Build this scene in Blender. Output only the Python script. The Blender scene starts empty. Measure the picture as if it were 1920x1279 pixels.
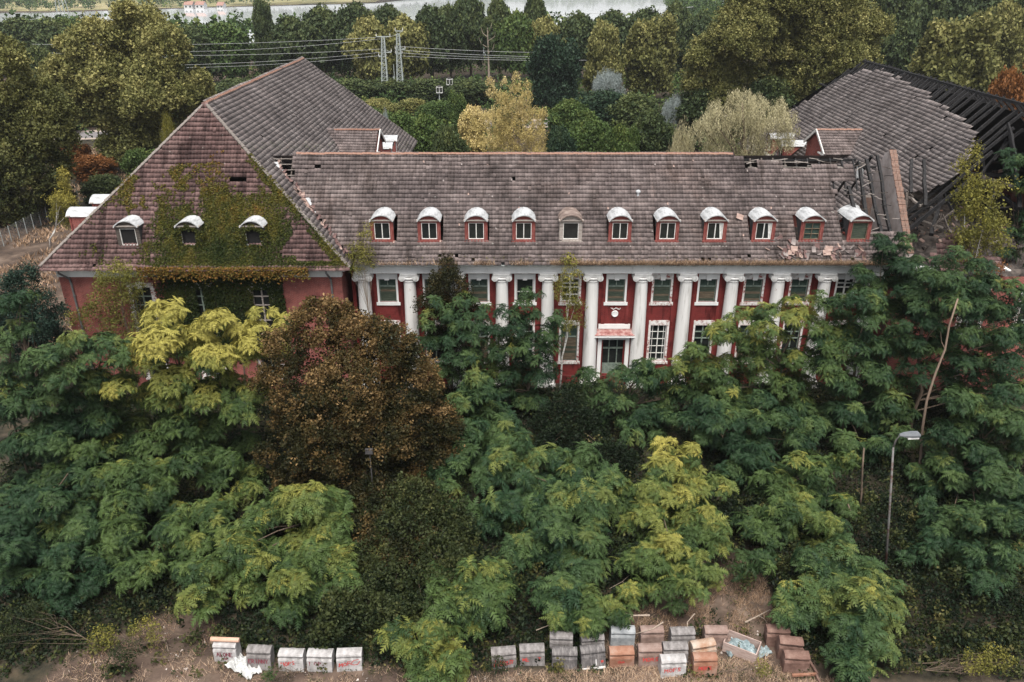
import bpy, math, random
import numpy as np
from mathutils import Vector, Matrix, noise as mnoise

R = math.radians
sc = bpy.context.scene
C = sc.collection
rng = np.random.default_rng(11)
random.seed(11)

# ------------------------------------------------------------------ camera
CAM_H, PITCH, FOC = 31.0, R(25.3), 1493.3
cd = bpy.data.cameras.new('camera'); cam = bpy.data.objects.new('camera', cd); C.objects.link(cam)
cam.location = (0, 0, CAM_H); cam.rotation_euler = (R(90) - PITCH, 0, 0)
cd.sensor_width = 36; cd.lens = 28; cd.clip_start = 0.5; cd.clip_end = 6000
sc.camera = cam
# ------------------------------------------------------------------ sky, sun, exposure
SUN_EL, SUN_AZ = 66.0, 178.0          # azimuth clockwise from +Y: high behind the camera
w = bpy.data.worlds.new('World'); sc.world = w; w.use_nodes = True
nt = w.node_tree; nt.nodes.clear()
out = nt.nodes.new('ShaderNodeOutputWorld'); bg = nt.nodes.new('ShaderNodeBackground')
sky = nt.nodes.new('ShaderNodeTexSky'); sky.sky_type = 'NISHITA'; sky.sun_disc = False
sky.sun_elevation = R(SUN_EL); sky.sun_rotation = R(SUN_AZ)
sky.air_density = 1.0; sky.dust_density = 3.0; sky.ozone_density = 1.0
hs = nt.nodes.new('ShaderNodeHueSaturation'); hs.inputs['Saturation'].default_value = 0.30   # a closed white cloud cover
nt.links.new(sky.outputs[0], hs.inputs['Color']); nt.links.new(hs.outputs[0], bg.inputs[0])
nt.links.new(bg.outputs[0], out.inputs[0]); bg.inputs[1].default_value = 0.055
sd = bpy.data.lights.new('sun', 'SUN'); sun = bpy.data.objects.new('sun', sd); C.objects.link(sun)
sd.energy = 1.5; sd.angle = R(42); sd.color = (1.0, 0.95, 0.88)
az = R(SUN_AZ); sun_dir = Vector((math.sin(az) * math.cos(R(SUN_EL)), math.cos(az) * math.cos(R(SUN_EL)), math.sin(R(SUN_EL))))
sun.rotation_euler = sun_dir.to_track_quat('Z', 'Y').to_euler()
sc.view_settings.view_transform = 'Standard'; sc.view_settings.look = 'None'
sc.view_settings.exposure = 1.74; sc.view_settings.gamma = 1.0; sc.view_settings.use_curve_mapping = False
sc.render.engine = 'CYCLES'
sc.cycles.use_denoising = True
sc.cycles.max_bounces = 6; sc.cycles.diffuse_bounces = 2; sc.cycles.glossy_bounces = 2
sc.cycles.transmission_bounces = 3; sc.cycles.volume_bounces = 1; sc.cycles.transparent_max_bounces = 4

# ------------------------------------------------------------------ layout helpers (survey of the photograph)
def ray(px, py):
    a = (px - 960) / FOC; b = (639.5 - py) / FOC
    return (a, math.cos(PITCH) + b * math.sin(PITCH), -math.sin(PITCH) + b * math.cos(PITCH))
def at(px, py, Y):
    x, y, z = ray(px, py); t = Y / y
    return Vector((x * t, Y, CAM_H + z * t))
def gp(px, py, z0=0.0):
    x, y, z = ray(px, py); t = (z0 - CAM_H) / z
    return Vector((x * t, y * t, z0))
def gpy(py): return gp(960, py).y if py > 560 else 9999.0
def ppm(Y, Z):                                   # photo pixels per metre there
    return FOC / (Y * math.cos(PITCH) + (CAM_H - Z) * math.sin(PITCH))

# ------------------------------------------------------------------ materials
MATS = {}
def nd(nt, t, **kw):
    n = nt.nodes.new(t)
    for k, v in kw.items(): setattr(n, k, v)
    return n
def ramp(nt, stops):
    r = nt.nodes.new('ShaderNodeValToRGB'); e = r.color_ramp.elements
    while len(e) < len(stops): e.new(0.5)
    for i, (p, c) in enumerate(stops):
        e[i].position = p; e[i].color = (c[0], c[1], c[2], 1)
    return r
def surf(name, stops, scale=2.0, rough=0.8, island=0.0, spots=None, bump=0.0, bscale=20, streak=None, metal=0.0, detail=6, spec=0.3, stain=None):
    """noise-ramped base colour, optional per-piece variation, pale spots, vertical streaks and bump"""
    m = bpy.data.materials.new(name); m.use_nodes = True; nt = m.node_tree
    b = nt.nodes['Principled BSDF']; L = nt.links.new
    tc = nd(nt, 'ShaderNodeTexCoord')
    n = nd(nt, 'ShaderNodeTexNoise'); n.inputs['Scale'].default_value = scale; n.inputs['Detail'].default_value = detail; n.inputs['Roughness'].default_value = 0.65
    if streak:
        mp = nd(nt, 'ShaderNodeMapping'); mp.inputs['Scale'].default_value = streak
        L(tc.outputs['Object'], mp.inputs[0]); L(mp.outputs[0], n.inputs['Vector'])
    else:
        L(tc.outputs['Object'], n.inputs['Vector'])
    r = ramp(nt, stops); L(n.outputs['Fac'], r.inputs[0]); col = r.outputs[0]
    if island:
        g = nd(nt, 'ShaderNodeNewGeometry'); mr = nd(nt, 'ShaderNodeMapRange')
        mr.inputs['To Min'].default_value = 1 - island; mr.inputs['To Max'].default_value = 1 + island
        L(g.outputs['Random Per Island'], mr.inputs[0])
        hv = nd(nt, 'ShaderNodeHueSaturation'); L(col, hv.inputs['Color']); L(mr.outputs[0], hv.inputs['Value']); col = hv.outputs[0]
    if spots:
        s, thr, c = spots
        n2 = nd(nt, 'ShaderNodeTexNoise'); n2.inputs['Scale'].default_value = s; n2.inputs['Detail'].default_value = 3
        L(tc.outputs['Object'], n2.inputs['Vector'])
        r2 = ramp(nt, [(thr, (0, 0, 0)), (min(1, thr + 0.06), (1, 1, 1))]); L(n2.outputs['Fac'], r2.inputs[0])
        mx = nd(nt, 'ShaderNodeMixRGB'); L(r2.outputs[0], mx.inputs[0]); L(col, mx.inputs[1]); mx.inputs[2].default_value = (*c, 1); col = mx.outputs[0]
    if stain:                                  # moss and rain streaks running down the slope
        for (msc, st) in stain:
            mp3 = nd(nt, 'ShaderNodeMapping'); mp3.inputs['Scale'].default_value = msc; n5 = nd(nt, 'ShaderNodeTexNoise'); n5.inputs['Scale'].default_value = 1.0; n5.inputs['Detail'].default_value = 9; n5.inputs['Roughness'].default_value = .7
            L(tc.outputs['Object'], mp3.inputs[0]); L(mp3.outputs[0], n5.inputs['Vector']); r5 = ramp(nt, st); L(n5.outputs['Fac'], r5.inputs[0])
            m5 = nd(nt, 'ShaderNodeMixRGB', blend_type='MULTIPLY'); m5.inputs[0].default_value = 1; L(col, m5.inputs[1]); L(r5.outputs[0], m5.inputs[2]); col = m5.outputs[0]
    L(col, b.inputs['Base Color'])
    b.inputs['Roughness'].default_value = rough; b.inputs['Metallic'].default_value = metal
    b.inputs['Specular IOR Level'].default_value = spec
    if bump:
        n3 = nd(nt, 'ShaderNodeTexNoise'); n3.inputs['Scale'].default_value = bscale; n3.inputs['Detail'].default_value = 5
        L(tc.outputs['Object'], n3.inputs['Vector'])
        bp = nd(nt, 'ShaderNodeBump'); bp.inputs['Strength'].default_value = bump; bp.inputs['Distance'].default_value = 0.05
        L(n3.outputs['Fac'], bp.inputs['Height']); L(bp.outputs[0], b.inputs['Normal'])
    MATS[name] = m
    return m
def brick(name, c1, c2, mortar, peel=0.0, wear=False):
    m = bpy.data.materials.new(name); m.use_nodes = True; nt = m.node_tree; L = nt.links.new
    b = nt.nodes['Principled BSDF']
    tc = nd(nt, 'ShaderNodeTexCoord'); mp = nd(nt, 'ShaderNodeMapping'); mp.inputs['Rotation'].default_value = (R(90), 0, 0)
    sx = nd(nt, 'ShaderNodeSeparateXYZ'); cx = nd(nt, 'ShaderNodeCombineXYZ'); ad = nd(nt, 'ShaderNodeMath', operation='ADD')
    L(tc.outputs['Object'], sx.inputs[0]); L(sx.outputs['X'], ad.inputs[0]); L(sx.outputs['Y'], ad.inputs[1])
    L(ad.outputs[0], cx.inputs['X']); L(sx.outputs['Z'], cx.inputs['Y'])
    br = nd(nt, 'ShaderNodeTexBrick'); br.inputs['Scale'].default_value = 1.0
    br.inputs['Brick Width'].default_value = 0.25; br.inputs['Row Height'].default_value = 0.077; br.inputs['Mortar Size'].default_value = 0.009
    br.inputs['Color1'].default_value = (*c1, 1); br.inputs['Color2'].default_value = (*c2, 1); br.inputs['Mortar'].default_value = (*mortar, 1)
    br.inputs['Bias'].default_value = -0.2
    L(cx.outputs[0], br.inputs['Vector'])
    n = nd(nt, 'ShaderNodeTexNoise'); n.inputs['Scale'].default_value = 0.9; n.inputs['Detail'].default_value = 8; n.inputs['Roughness'].default_value = 0.7
    L(tc.outputs['Object'], n.inputs['Vector'])
    r = ramp(nt, [(0.3, (0.55, 0.5, 0.5)), (0.5, (1, 1, 1)), (0.75, (1.25, 1.15, 1.1))]); L(n.outputs['Fac'], r.inputs[0])
    mx = nd(nt, 'ShaderNodeMixRGB', blend_type='MULTIPLY'); mx.inputs[0].default_value = 1
    L(br.outputs['Color'], mx.inputs[1]); L(r.outputs[0], mx.inputs[2]); col = mx.outputs[0]
    if peel:
        n2 = nd(nt, 'ShaderNodeTexNoise'); n2.inputs['Scale'].default_value = 5; n2.inputs['Detail'].default_value = 6; L(tc.outputs['Object'], n2.inputs['Vector'])
        r2 = ramp(nt, [(peel, (0, 0, 0)), (peel + .05, (1, 1, 1))]); L(n2.outputs['Fac'], r2.inputs[0])
        m2 = nd(nt, 'ShaderNodeMixRGB'); L(r2.outputs[0], m2.inputs[0]); L(col, m2.inputs[1]); m2.inputs[2].default_value = (.36, .27, .25, 1); col = m2.outputs[0]
    if wear:                                   # paint gone dark with damp, chalky in places
        mp2 = nd(nt, 'ShaderNodeMapping'); mp2.inputs['Scale'].default_value = (1.6, 1.6, .3); n4 = nd(nt, 'ShaderNodeTexNoise'); n4.inputs['Scale'].default_value = 1.3; n4.inputs['Detail'].default_value = 9
        L(tc.outputs['Object'], mp2.inputs[0]); L(mp2.outputs[0], n4.inputs['Vector']); r4 = ramp(nt, [(.32, (.45, .40, .40)), (.45, (1, 1, 1)), (.62, (1, 1, 1)), (.75, (1.5, 1.9, 1.9))]); L(n4.outputs['Fac'], r4.inputs[0])
        m4 = nd(nt, 'ShaderNodeMixRGB', blend_type='MULTIPLY'); m4.inputs[0].default_value = 1; L(col, m4.inputs[1]); L(r4.outputs[0], m4.inputs[2]); col = m4.outputs[0]
    L(col, b.inputs['Base Color']); b.inputs['Roughness'].default_value = 0.9; b.inputs['Specular IOR Level'].default_value = 0.2
    bp = nd(nt, 'ShaderNodeBump'); bp.inputs['Strength'].default_value = 0.5; bp.inputs['Distance'].default_value = 0.01; bp.invert = True
    L(br.outputs['Fac'], bp.inputs['Height']); L(bp.outputs[0], b.inputs['Normal'])
    MATS[name] = m
    return m
def leaf(name, stops, trans=0.14, rough=0.55, isl=0.26):
    """leaf colours picked along a ramp by its tint attribute, plus a little per-leaf variation"""
    m = bpy.data.materials.new(name); m.use_nodes = True; nt = m.node_tree; L = nt.links.new
    b = nt.nodes['Principled BSDF']; o = nt.nodes['Material Output']
    a = nd(nt, 'ShaderNodeAttribute'); a.attribute_name = 'tint'
    g = nd(nt, 'ShaderNodeNewGeometry'); oi = nd(nt, 'ShaderNodeObjectInfo')
    mr = nd(nt, 'ShaderNodeMapRange'); mr.inputs['To Min'].default_value = 1 - isl; mr.inputs['To Max'].default_value = 1 + isl
    L(g.outputs['Random Per Island'], mr.inputs[0])
    m0 = nd(nt, 'ShaderNodeMapRange'); m0.inputs['To Min'].default_value = -0.06; m0.inputs['To Max'].default_value = 0.06
    L(oi.outputs['Random'], m0.inputs[0])
    ad = nd(nt, 'ShaderNodeMath', operation='ADD'); L(a.outputs['Fac'], ad.inputs[0]); L(m0.outputs[0], ad.inputs[1])
    r = ramp(nt, stops); L(ad.outputs[0], r.inputs[0])
    hv = nd(nt, 'ShaderNodeHueSaturation'); L(r.outputs[0], hv.inputs['Color']); L(mr.outputs[0], hv.inputs['Value'])
    L(hv.outputs[0], b.inputs['Base Color']); b.inputs['Roughness'].default_value = rough; b.inputs['Specular IOR Level'].default_value = 0.14
    t = nd(nt, 'ShaderNodeBsdfTranslucent'); L(hv.outputs[0], t.inputs['Color'])
    mx = nd(nt, 'ShaderNodeMixShader'); mx.inputs[0].default_value = trans
    L(b.outputs[0], mx.inputs[1]); L(t.outputs[0], mx.inputs[2]); L(mx.outputs[0], o.inputs['Surface'])
    MATS[name] = m
    return m

surf('tile_grey', [(.3, (.074, .059, .056)), (.5, (.140, .112, .106)), (.7, (.21, .172, .163))], scale=.55, island=.3, spots=(3.3, .70, (.32, .30, .275)), rough=.9, stain=[((1.3, .22, .22), [(.34, (.50, .48, .46)), (.47, (1, 1, 1)), (.6, (1, 1, 1)), (.72, (1.35, 1.28, 1.22))]), ((.16, .2, .2), [(.35, (.78, .78, .8)), (.55, (1, 1, 1)), (.7, (1.12, 1.04, 1.0))])])
surf('tile_red', [(.3, (.078, .047, .045)), (.5, (.14, .085, .079)), (.7, (.20, .13, .12))], scale=.5, island=.3, spots=(3.0, .70, (.34, .30, .27)), rough=.9, stain=[((1.2, .2, .2), [(.36, (.42, .40, .40)), (.48, (1, 1, 1)), (.62, (1, 1, 1)), (.74, (1.3, 1.2, 1.15))])])
surf('tile_sky_sheen', [(.3, (.125, .107, .104)), (.5, (.205, .178, .17)), (.7, (.285, .25, .24))], scale=.5, island=.28, spots=(3.1, .68, (.44, .41, .38)), rough=.85, stain=[((.22, 1.0, .22), [(.34, (.60, .58, .57)), (.48, (1, 1, 1)), (.72, (1.25, 1.2, 1.18))])])  # inner slopes: glancing sky sheen put into a paler tile colour
surf('ridge_clay', [(.3, (.13, .08, .06)), (.5, (.27, .14, .10)), (.7, (.33, .24, .19))], scale=1.3, rough=.85)
surf('stained_red', [(.35, (.17, .05, .045)), (.5, (.33, .16, .145)), (.65, (.42, .33, .31))], scale=2.2, rough=.85)
surf('fresh_tile', [(.3, (.22, .145, .12)), (.6, (.36, .26, .225)), (.8, (.46, .38, .34))], scale=2, rough=.85)
surf('hip_mortar', [(.3, (.12, .105, .095)), (.6, (.25, .22, .20)), (.8, (.42, .39, .36))], scale=1.5, rough=.9)
surf('mortar', [(.3, (.25, .23, .21)), (.6, (.5, .47, .43)), (.8, (.66, .63, .6))], scale=2.5, rough=.9, bump=.4)
surf('white_paint', [(.26, (.46, .45, .43)), (.38, (.76, .75, .73)), (.7, (.86, .855, .84))], scale=1.1, rough=.7, spots=(2.2, .70, (.45, .42, .38)), streak=(1.5, 1.5, .35), bump=.15)
surf('column_paint', [(.30, (.36, .345, .32)), (.43, (.68, .67, .65)), (.7, (.84, .83, .815))], scale=.9, rough=.75, streak=(2.5, 2.5, .22), spots=(1.9, .70, (.46, .40, .36)), bump=.2)
surf('chipped_white', [(.40, (.30, .09, .08)), (.46, (.62, .56, .53)), (.6, (.80, .78, .76))], scale=3.5, rough=.8, bump=.4)
surf('zinc', [(.3, (.20, .205, .21)), (.47, (.42, .43, .44)), (.7, (.56, .57, .58))], scale=1.9, rough=.55, streak=(2, .6, 2), spots=(2.7, .68, (.22, .19, .17)))
surf('rust_metal', [(.3, (.10, .075, .065)), (.5, (.20, .15, .13)), (.7, (.34, .28, .24))], scale=2, rough=.7)
surf('red_wood', [(.3, (.10, .028, .025)), (.5, (.20, .05, .042)), (.72, (.30, .12, .10))], scale=3, rough=.8, streak=(4, 4, .6))
surf('grey_wood', [(.3, (.20, .17, .15)), (.5, (.33, .29, .26)), (.7, (.5, .45, .42))], scale=3, rough=.85, streak=(1, 5, 5))
surf('slate', [(.3, (.04, .038, .04)), (.6, (.085, .08, .08)), (.8, (.14, .13, .125))], scale=2, rough=.8)
surf('window_white', [(.3, (.45, .44, .41)), (.5, (.72, .71, .68)), (.7, (.8, .79, .77))], scale=4, rough=.7)
surf('window_green', [(.3, (.10, .13, .11)), (.55, (.20, .25, .21)), (.75, (.34, .36, .31))], scale=4, rough=.8)
surf('board_tan', [(.3, (.06, .046, .032)), (.5, (.13, .10, .068)), (.75, (.24, .19, .13))], scale=2, rough=.85, streak=(.7, 3, 8), island=.2)
surf('board_green', [(.3, (.022, .032, .024)), (.5, (.05, .066, .047)), (.75, (.11, .115, .08))], scale=2, rough=.85, streak=(.7, 3, 8), island=.2)
surf('dark_room', [(.3, (.010, .010, .011)), (.7, (.02, .019, .018))], scale=1, rough=.95)
surf('glass_dark', [(.3, (.012, .014, .014)), (.7, (.03, .034, .032))], scale=1.5, rough=.12, spec=.5)
surf('glass_green', [(.3, (.03, .05, .042)), (.7, (.075, .105, .09))], scale=2.5, rough=.2, spec=.5)
surf('charred', [(.3, (.008, .008, .009)), (.55, (.022, .021, .022)), (.8, (.06, .057, .055))], scale=6, rough=.75, bump=.7, bscale=30)
surf('scorched_wood', [(.3, (.03, .026, .024)), (.55, (.09, .075, .065)), (.8, (.2, .165, .14))], scale=3, rough=.85, streak=(1, 1, 4))
surf('debris', [(.3, (.02, .018, .017)), (.5, (.06, .05, .045)), (.7, (.14, .115, .10))], scale=1.4, rough=.95, bump=1.0, bscale=5)
surf('plaster', [(.3, (.30, .25, .23)), (.5, (.48, .41, .385)), (.7, (.56, .51, .49))], scale=1.2, rough=.9)
surf('gutter', [(.3, (.16, .18, .17)), (.55, (.33, .35, .34)), (.75, (.5, .52, .5))], scale=3, rough=.55)
surf('downpipe', [(.3, (.09, .09, .09)), (.7, (.2, .2, .2))], scale=3, rough=.5)
brick('brick_red', (.29, .075, .06), (.22, .055, .046), (.34, .20, .18), peel=.66)
brick('brick_painted', (.20, .034, .031), (.165, .028, .026), (.115, .024, .023), wear=True)
brick('brick_old', (.20, .11, .08), (.14, .08, .06), (.22, .19, .17))
surf('bark_brown', [(.3, (.06, .045, .035)), (.6, (.15, .11, .08)), (.8, (.26, .2, .15))], scale=3, rough=.9, streak=(4, 4, .6))
surf('bark_stem', [(.3, (.14, .10, .075)), (.6, (.26, .19, .145)), (.8, (.34, .27, .21))], scale=3, rough=.9, streak=(4, 4, .6))
surf('bark_pale', [(.3, (.20, .16, .13)), (.6, (.36, .29, .23)), (.8, (.46, .4, .34))], scale=3, rough=.9, streak=(4, 4, .6))
surf('bark_birch', [(.36, (.06, .05, .045)), (.44, (.62, .6, .56)), (.8, (.78, .76, .73))], scale=3, rough=.8, streak=(1, 1, 4))
# leaves: ramp from deep to young leaves; its light end also paints sunlit tops
leaf('leaf_heaven', [(0, (.008, .020, .010)), (.3, (.020, .044, .020)), (.55, (.060, .097, .033)), (.75, (.145, .158, .040)), (1, (.285, .26, .062))])
leaf('leaf_copper', [(0, (.010, .014, .006)), (.3, (.034, .032, .012)), (.55, (.125, .080, .030)), (.8, (.26, .17, .078)), (1, (.36, .17, .05))])
leaf('leaf_olive', [(0, (.034, .044, .015)), (.45, (.150, .152, .050)), (1, (.46, .41, .16))])
leaf('leaf_heaven_warm', [(0, (.009, .021, .009)), (.3, (.023, .045, .017)), (.55, (.064, .100, .030)), (.75, (.160, .168, .040)), (1, (.30, .27, .065))])
leaf('leaf_forest', [(0, (.016, .030, .015)), (.45, (.052, .074, .030)), (1, (.17, .19, .062))])
leaf('leaf_dark', [(0, (.010, .022, .015)), (.5, (.026, .050, .028)), (1, (.075, .105, .045))])
leaf('leaf_green', [(0, (.026, .050, .018)), (.5, (.070, .110, .032)), (1, (.18, .20, .05))])
leaf('leaf_gold', [(0, (.17, .14, .04)), (.5, (.50, .40, .16)), (1, (.72, .60, .36))])
leaf('leaf_willow', [(0, (.16, .15, .075)), (.5, (.43, .39, .23)), (1, (.66, .60, .40))])
leaf('leaf_silver', [(0, (.14, .17, .16)), (.5, (.28, .32, .31)), (1, (.45, .49, .48))])
leaf('leaf_rust', [(0, (.07, .03, .012)), (.5, (.18, .075, .025)), (1, (.32, .15, .05))])
leaf('leaf_birch', [(0, (.055, .06, .014)), (.5, (.145, .14, .032)), (1, (.33, .28, .06))])
leaf('leaf_conifer', [(0, (.010, .020, .016)), (.5, (.018, .038, .027)), (1, (.04, .065, .042))])
leaf('leaf_ivy', [(0, (.022, .034, .010)), (.35, (.058, .066, .016)), (.7, (.125, .105, .022)), (1, (.22, .10, .03))])
leaf('leaf_bramble', [(0, (.005, .010, .006)), (.4, (.014, .024, .011)), (.75, (.050, .060, .020)), (1, (.13, .115, .04))])
leaf('straw', [(0, (.18, .115, .065)), (.5, (.40, .27, .18)), (1, (.60, .46, .33))], trans=.15)

# ------------------------------------------------------------------ mesh helpers
WL = {}                                             # world location of unrotated parents
def wl(o): return WL.get(o.name, Vector((0, 0, 0))) if o else Vector((0, 0, 0))
class MB:
    def __init__(s): s.v = []; s.f = []
    def quad(s, a, b, c, d):
        n = len(s.v); s.v += [tuple(a), tuple(b), tuple(c), tuple(d)]; s.f.append((n, n + 1, n + 2, n + 3))
    def box(s, x0, x1, y0, y1, z0, z1):
        n = len(s.v)
        s.v += [(x0, y0, z0), (x1, y0, z0), (x1, y1, z0), (x0, y1, z0), (x0, y0, z1), (x1, y0, z1), (x1, y1, z1), (x0, y1, z1)]
        s.f += [tuple(n + i for i in q) for q in ((0, 3, 2, 1), (4, 5, 6, 7), (0, 1, 5, 4), (1, 2, 6, 5), (2, 3, 7, 6), (3, 0, 4, 7))]
        return s
    def beam(s, a, b, w, h=None, up=(0, 0, 1)):
        h = h or w; a = Vector(a); b = Vector(b); d = (b - a).normalized(); u = Vector(up)
        sd_ = d.cross(u)
        if sd_.length < 1e-4: sd_ = d.cross(Vector((0, 1, 0)))
        sd_.normalize(); u = sd_.cross(d); n = len(s.v)
        for p in (a, b):
            for i, j in ((-1, -1), (1, -1), (1, 1), (-1, 1)): s.v.append(tuple(p + sd_ * (i * w / 2) + u * (j * h / 2)))
        s.f += [tuple(n + i for i in q) for q in ((3, 2, 1, 0), (4, 5, 6, 7), (0, 1, 5, 4), (1, 2, 6, 5), (2, 3, 7, 6), (3, 0, 4, 7))]
        return s
    def tube(s, pts, rad, n=6, cap=True):
        pts = [Vector(p) for p in pts]; base = len(s.v)
        ref = Vector((0.31, 0.17, 0.93)).normalized()
        for i, p in enumerate(pts):
            d = (pts[min(i + 1, len(pts) - 1)] - pts[max(i - 1, 0)]).normalized()
            a = d.cross(ref if abs(d.dot(ref)) < .95 else Vector((1, 0, 0))).normalized(); b = d.cross(a)
            r = rad[i] if isinstance(rad, (list, tuple)) else rad
            for k in range(n):
                t = 2 * math.pi * k / n; s.v.append(tuple(p + a * (r * math.cos(t)) + b * (r * math.sin(t))))
        for i in range(len(pts) - 1):
            for k in range(n):
                k2 = (k + 1) % n; s.f.append((base + i * n + k, base + i * n + k2, base + (i + 1) * n + k2, base + (i + 1) * n + k))
        if cap:
            s.f.append(tuple(base + k for k in range(n))[::-1]); e = base + (len(pts) - 1) * n; s.f.append(tuple(e + k for k in range(n)))
        return s
    def lathe(s, prof, c=(0, 0, 0), n=20, a0=0, a1=2 * math.pi):
        base = len(s.v); full = abs(a1 - a0 - 2 * math.pi) < 1e-6; m = n if full else n + 1
        for r, z in prof:
            for k in range(m):
                t = a0 + (a1 - a0) * k / n; s.v.append((c[0] + r * math.cos(t), c[1] + r * math.sin(t), c[2] + z))
        for i in range(len(prof) - 1):
            for k in range(n):
                k2 = (k + 1) % m; s.f.append((base + i * m + k, base + i * m + k2, base + (i + 1) * m + k2, base + (i + 1) * m + k))
        return s
    def prism(s, poly, axis, t0, t1):
        """poly of 2-D points extruded along axis (0: points are (y,z); 1: (x,z); 2: (x,y))"""
        n = len(poly); b = len(s.v)
        for t in (t0, t1):
            for p, q in poly:
                s.v.append((t, p, q) if axis == 0 else (p, t, q) if axis == 1 else (p, q, t))
        for k in range(n):
            k2 = (k + 1) % n; s.f.append((b + k, b + k2, b + n + k2, b + n + k))
        s.f.append(tuple(b + k for k in range(n))[::-1]); s.f.append(tuple(b + n + k for k in range(n)))
        return s
    def mesh(s, name, off=(0, 0, 0)):
        me = bpy.data.meshes.new(name); o = Vector(off)
        me.from_pydata([tuple(Vector(v) - o) for v in s.v], [], s.f); me.validate(); me.update()
        return me
def props(o, label=None, cat=None, group=None, kind=None):
    if label: o['label'] = label
    if cat: o['category'] = cat
    if group: o['group'] = group
    if kind: o['kind'] = kind
    return o
def obj(name, geo, mat, parent=None, base=None, smooth=False, kind=None):
    """a mesh given in world coordinates, its origin at its parent's (or at base)"""
    o0 = wl(parent) if parent else Vector(base or (0, 0, 0))
    me = geo.mesh(name, o0) if isinstance(geo, MB) else geo
    m = MATS[mat] if isinstance(mat, str) else mat
    if m and not me.materials: me.materials.append(m)
    if smooth: me.polygons.foreach_set('use_smooth', [True] * len(me.polygons))
    o = bpy.data.objects.new(name, me); C.objects.link(o)
    if parent: o.parent = parent
    else: o.location = o0
    WL[o.name] = o0
    if kind: o['kind'] = kind
    return o
def place(name, me, parent, loc, rot=None, scale=None):
    """a shared mesh put at a world location under an unrotated parent"""
    o = bpy.data.objects.new(name, me); C.objects.link(o); loc = Vector(loc)
    if parent: o.parent = parent; o.location = loc - wl(parent)
    else: o.location = loc
    if rot is not None: o.rotation_euler = rot
    if scale is not None: o.scale = scale if not isinstance(scale, (int, float)) else (scale,) * 3
    WL[o.name] = loc
    return o
def mk(name, mb, mat, smooth=False):
    me = mb.mesh(name); me.materials.append(MATS[mat])
    if smooth: me.polygons.foreach_set('use_smooth', [True] * len(me.polygons))
    return me
def thing(name, label, cat, loc=(0, 0, 0), group=None):
    o = bpy.data.objects.new(name, None); C.objects.link(o); o.location = loc; WL[o.name] = Vector(loc)
    o.empty_display_size = .3
    return props(o, label, cat, group)
def tri_mesh(name, V, F, tint=None, mat=None):
    V = np.ascontiguousarray(V, dtype=np.float32); F = np.ascontiguousarray(F, dtype=np.int32)
    k = F.shape[1]
    me = bpy.data.meshes.new(name)
    me.vertices.add(len(V)); me.vertices.foreach_set('co', V.ravel())
    me.loops.add(F.size); me.loops.foreach_set('vertex_index', F.ravel())
    me.polygons.add(len(F)); me.polygons.foreach_set('loop_start', np.arange(0, F.size, k, dtype=np.int32))
    if tint is not None:
        a = me.attributes.new('tint', 'FLOAT', 'POINT'); a.data.foreach_set('value', np.ascontiguousarray(tint, dtype=np.float32))
    me.update(calc_edges=True)
    if mat: me.materials.append(MATS[mat])
    return me
def fbm(x, y, s, seed=0.0):
    return mnoise.fractal(Vector((x * s + seed, y * s - seed, seed * .7)), 0.8, 2.0, 4)

# ================================================================== THE BUILDING
BX, EZ = 8.1, 10.7                       # axis of symmetry, eaves height
YE, YB, ZB, YR, ZR = 56.45, 57.0, 11.25, 63.2, 17.45       # main eaves, break of pitch, ridge
WC, WH, WYE = 31.6, 11.5, 55.5           # wings: distance of centre from axis, half width, front eaves
KS, KF, AY, AZ = 0.93, 1.446, 62.9, 21.4 # wing side slope, front hip slope, apex
WYR, WYB = 95.0, 102.5                   # wing rear end of ridge, rear eaves
LC, RC = BX - WC, BX + WC                # -23.5, 39.7
LE, RE = LC + WH, RC - WH                # inner eaves of the two wings
HOUSE = thing('abandoned_building', 'derelict red brick hall with white columns, tiled roofs and a burnt right wing', 'building', (BX, 57.5, 0))

# ---- walls
def opening_wall(mb, x0, x1, z0, z1, y, ops, depth=.32):
    xs = sorted({x0, x1, *[o[0] for o in ops], *[o[1] for o in ops]}); zs = sorted({z0, z1, *[o[2] for o in ops], *[o[3] for o in ops]})
    for i in range(len(xs) - 1):
        for j in range(len(zs) - 1):
            cx, cz = (xs[i] + xs[i + 1]) / 2, (zs[j] + zs[j + 1]) / 2
            if any(o[0] < cx < o[1] and o[2] < cz < o[3] for o in ops): continue
            mb.quad((xs[i], y, zs[j]), (xs[i + 1], y, zs[j]), (xs[i + 1], y, zs[j + 1]), (xs[i], y, zs[j + 1]))
    for a, b, c, d in ops:
        mb.quad((a, y, c), (a, y + depth, c), (a, y + depth, d), (a, y, d)); mb.quad((b, y + depth, c), (b, y, c), (b, y, d), (b, y + depth, d))
        mb.quad((a, y, c), (b, y, c), (b, y + depth, c), (a, y + depth, c)); mb.quad((a, y + depth, d), (b, y + depth, d), (b, y, d), (a, y, d))
WY = 57.65                                # main facade wall
BAYS = [BX + 3.55 * k for k in range(-5, 6)]
ops = []
for i, x in enumerate(BAYS):
    ops.append((x - .66, x + .66, 7.15, 9.05))
    if i == 5: ops.append((x - .95, x + .95, .75, 4.0))
    else: ops.append((x - .66, x + .66, 2.0, 5.15))
mb = MB(); opening_wall(mb, LE + .6, 29.6, 0, 9.75, WY, ops); mb.quad((LE + .6, WY + .33, 0), (29.6, WY + .33, 0), (29.6, WY + .33, 9.75), (LE + .6, WY + .33, 9.75))
obj('facade_wall', mb, 'brick_painted', HOUSE)
mb = MB(); mb.box(LE - .2, 29.6, WY + .4, 69.6, 9.3, 9.6); obj('attic_floor', mb, 'debris', HOUSE)
mb = MB(); mb.box(LE - .2, 29.6, 69.3, 69.7, 0, 10.5); obj('rear_wall', mb, 'brick_red', HOUSE)
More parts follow.
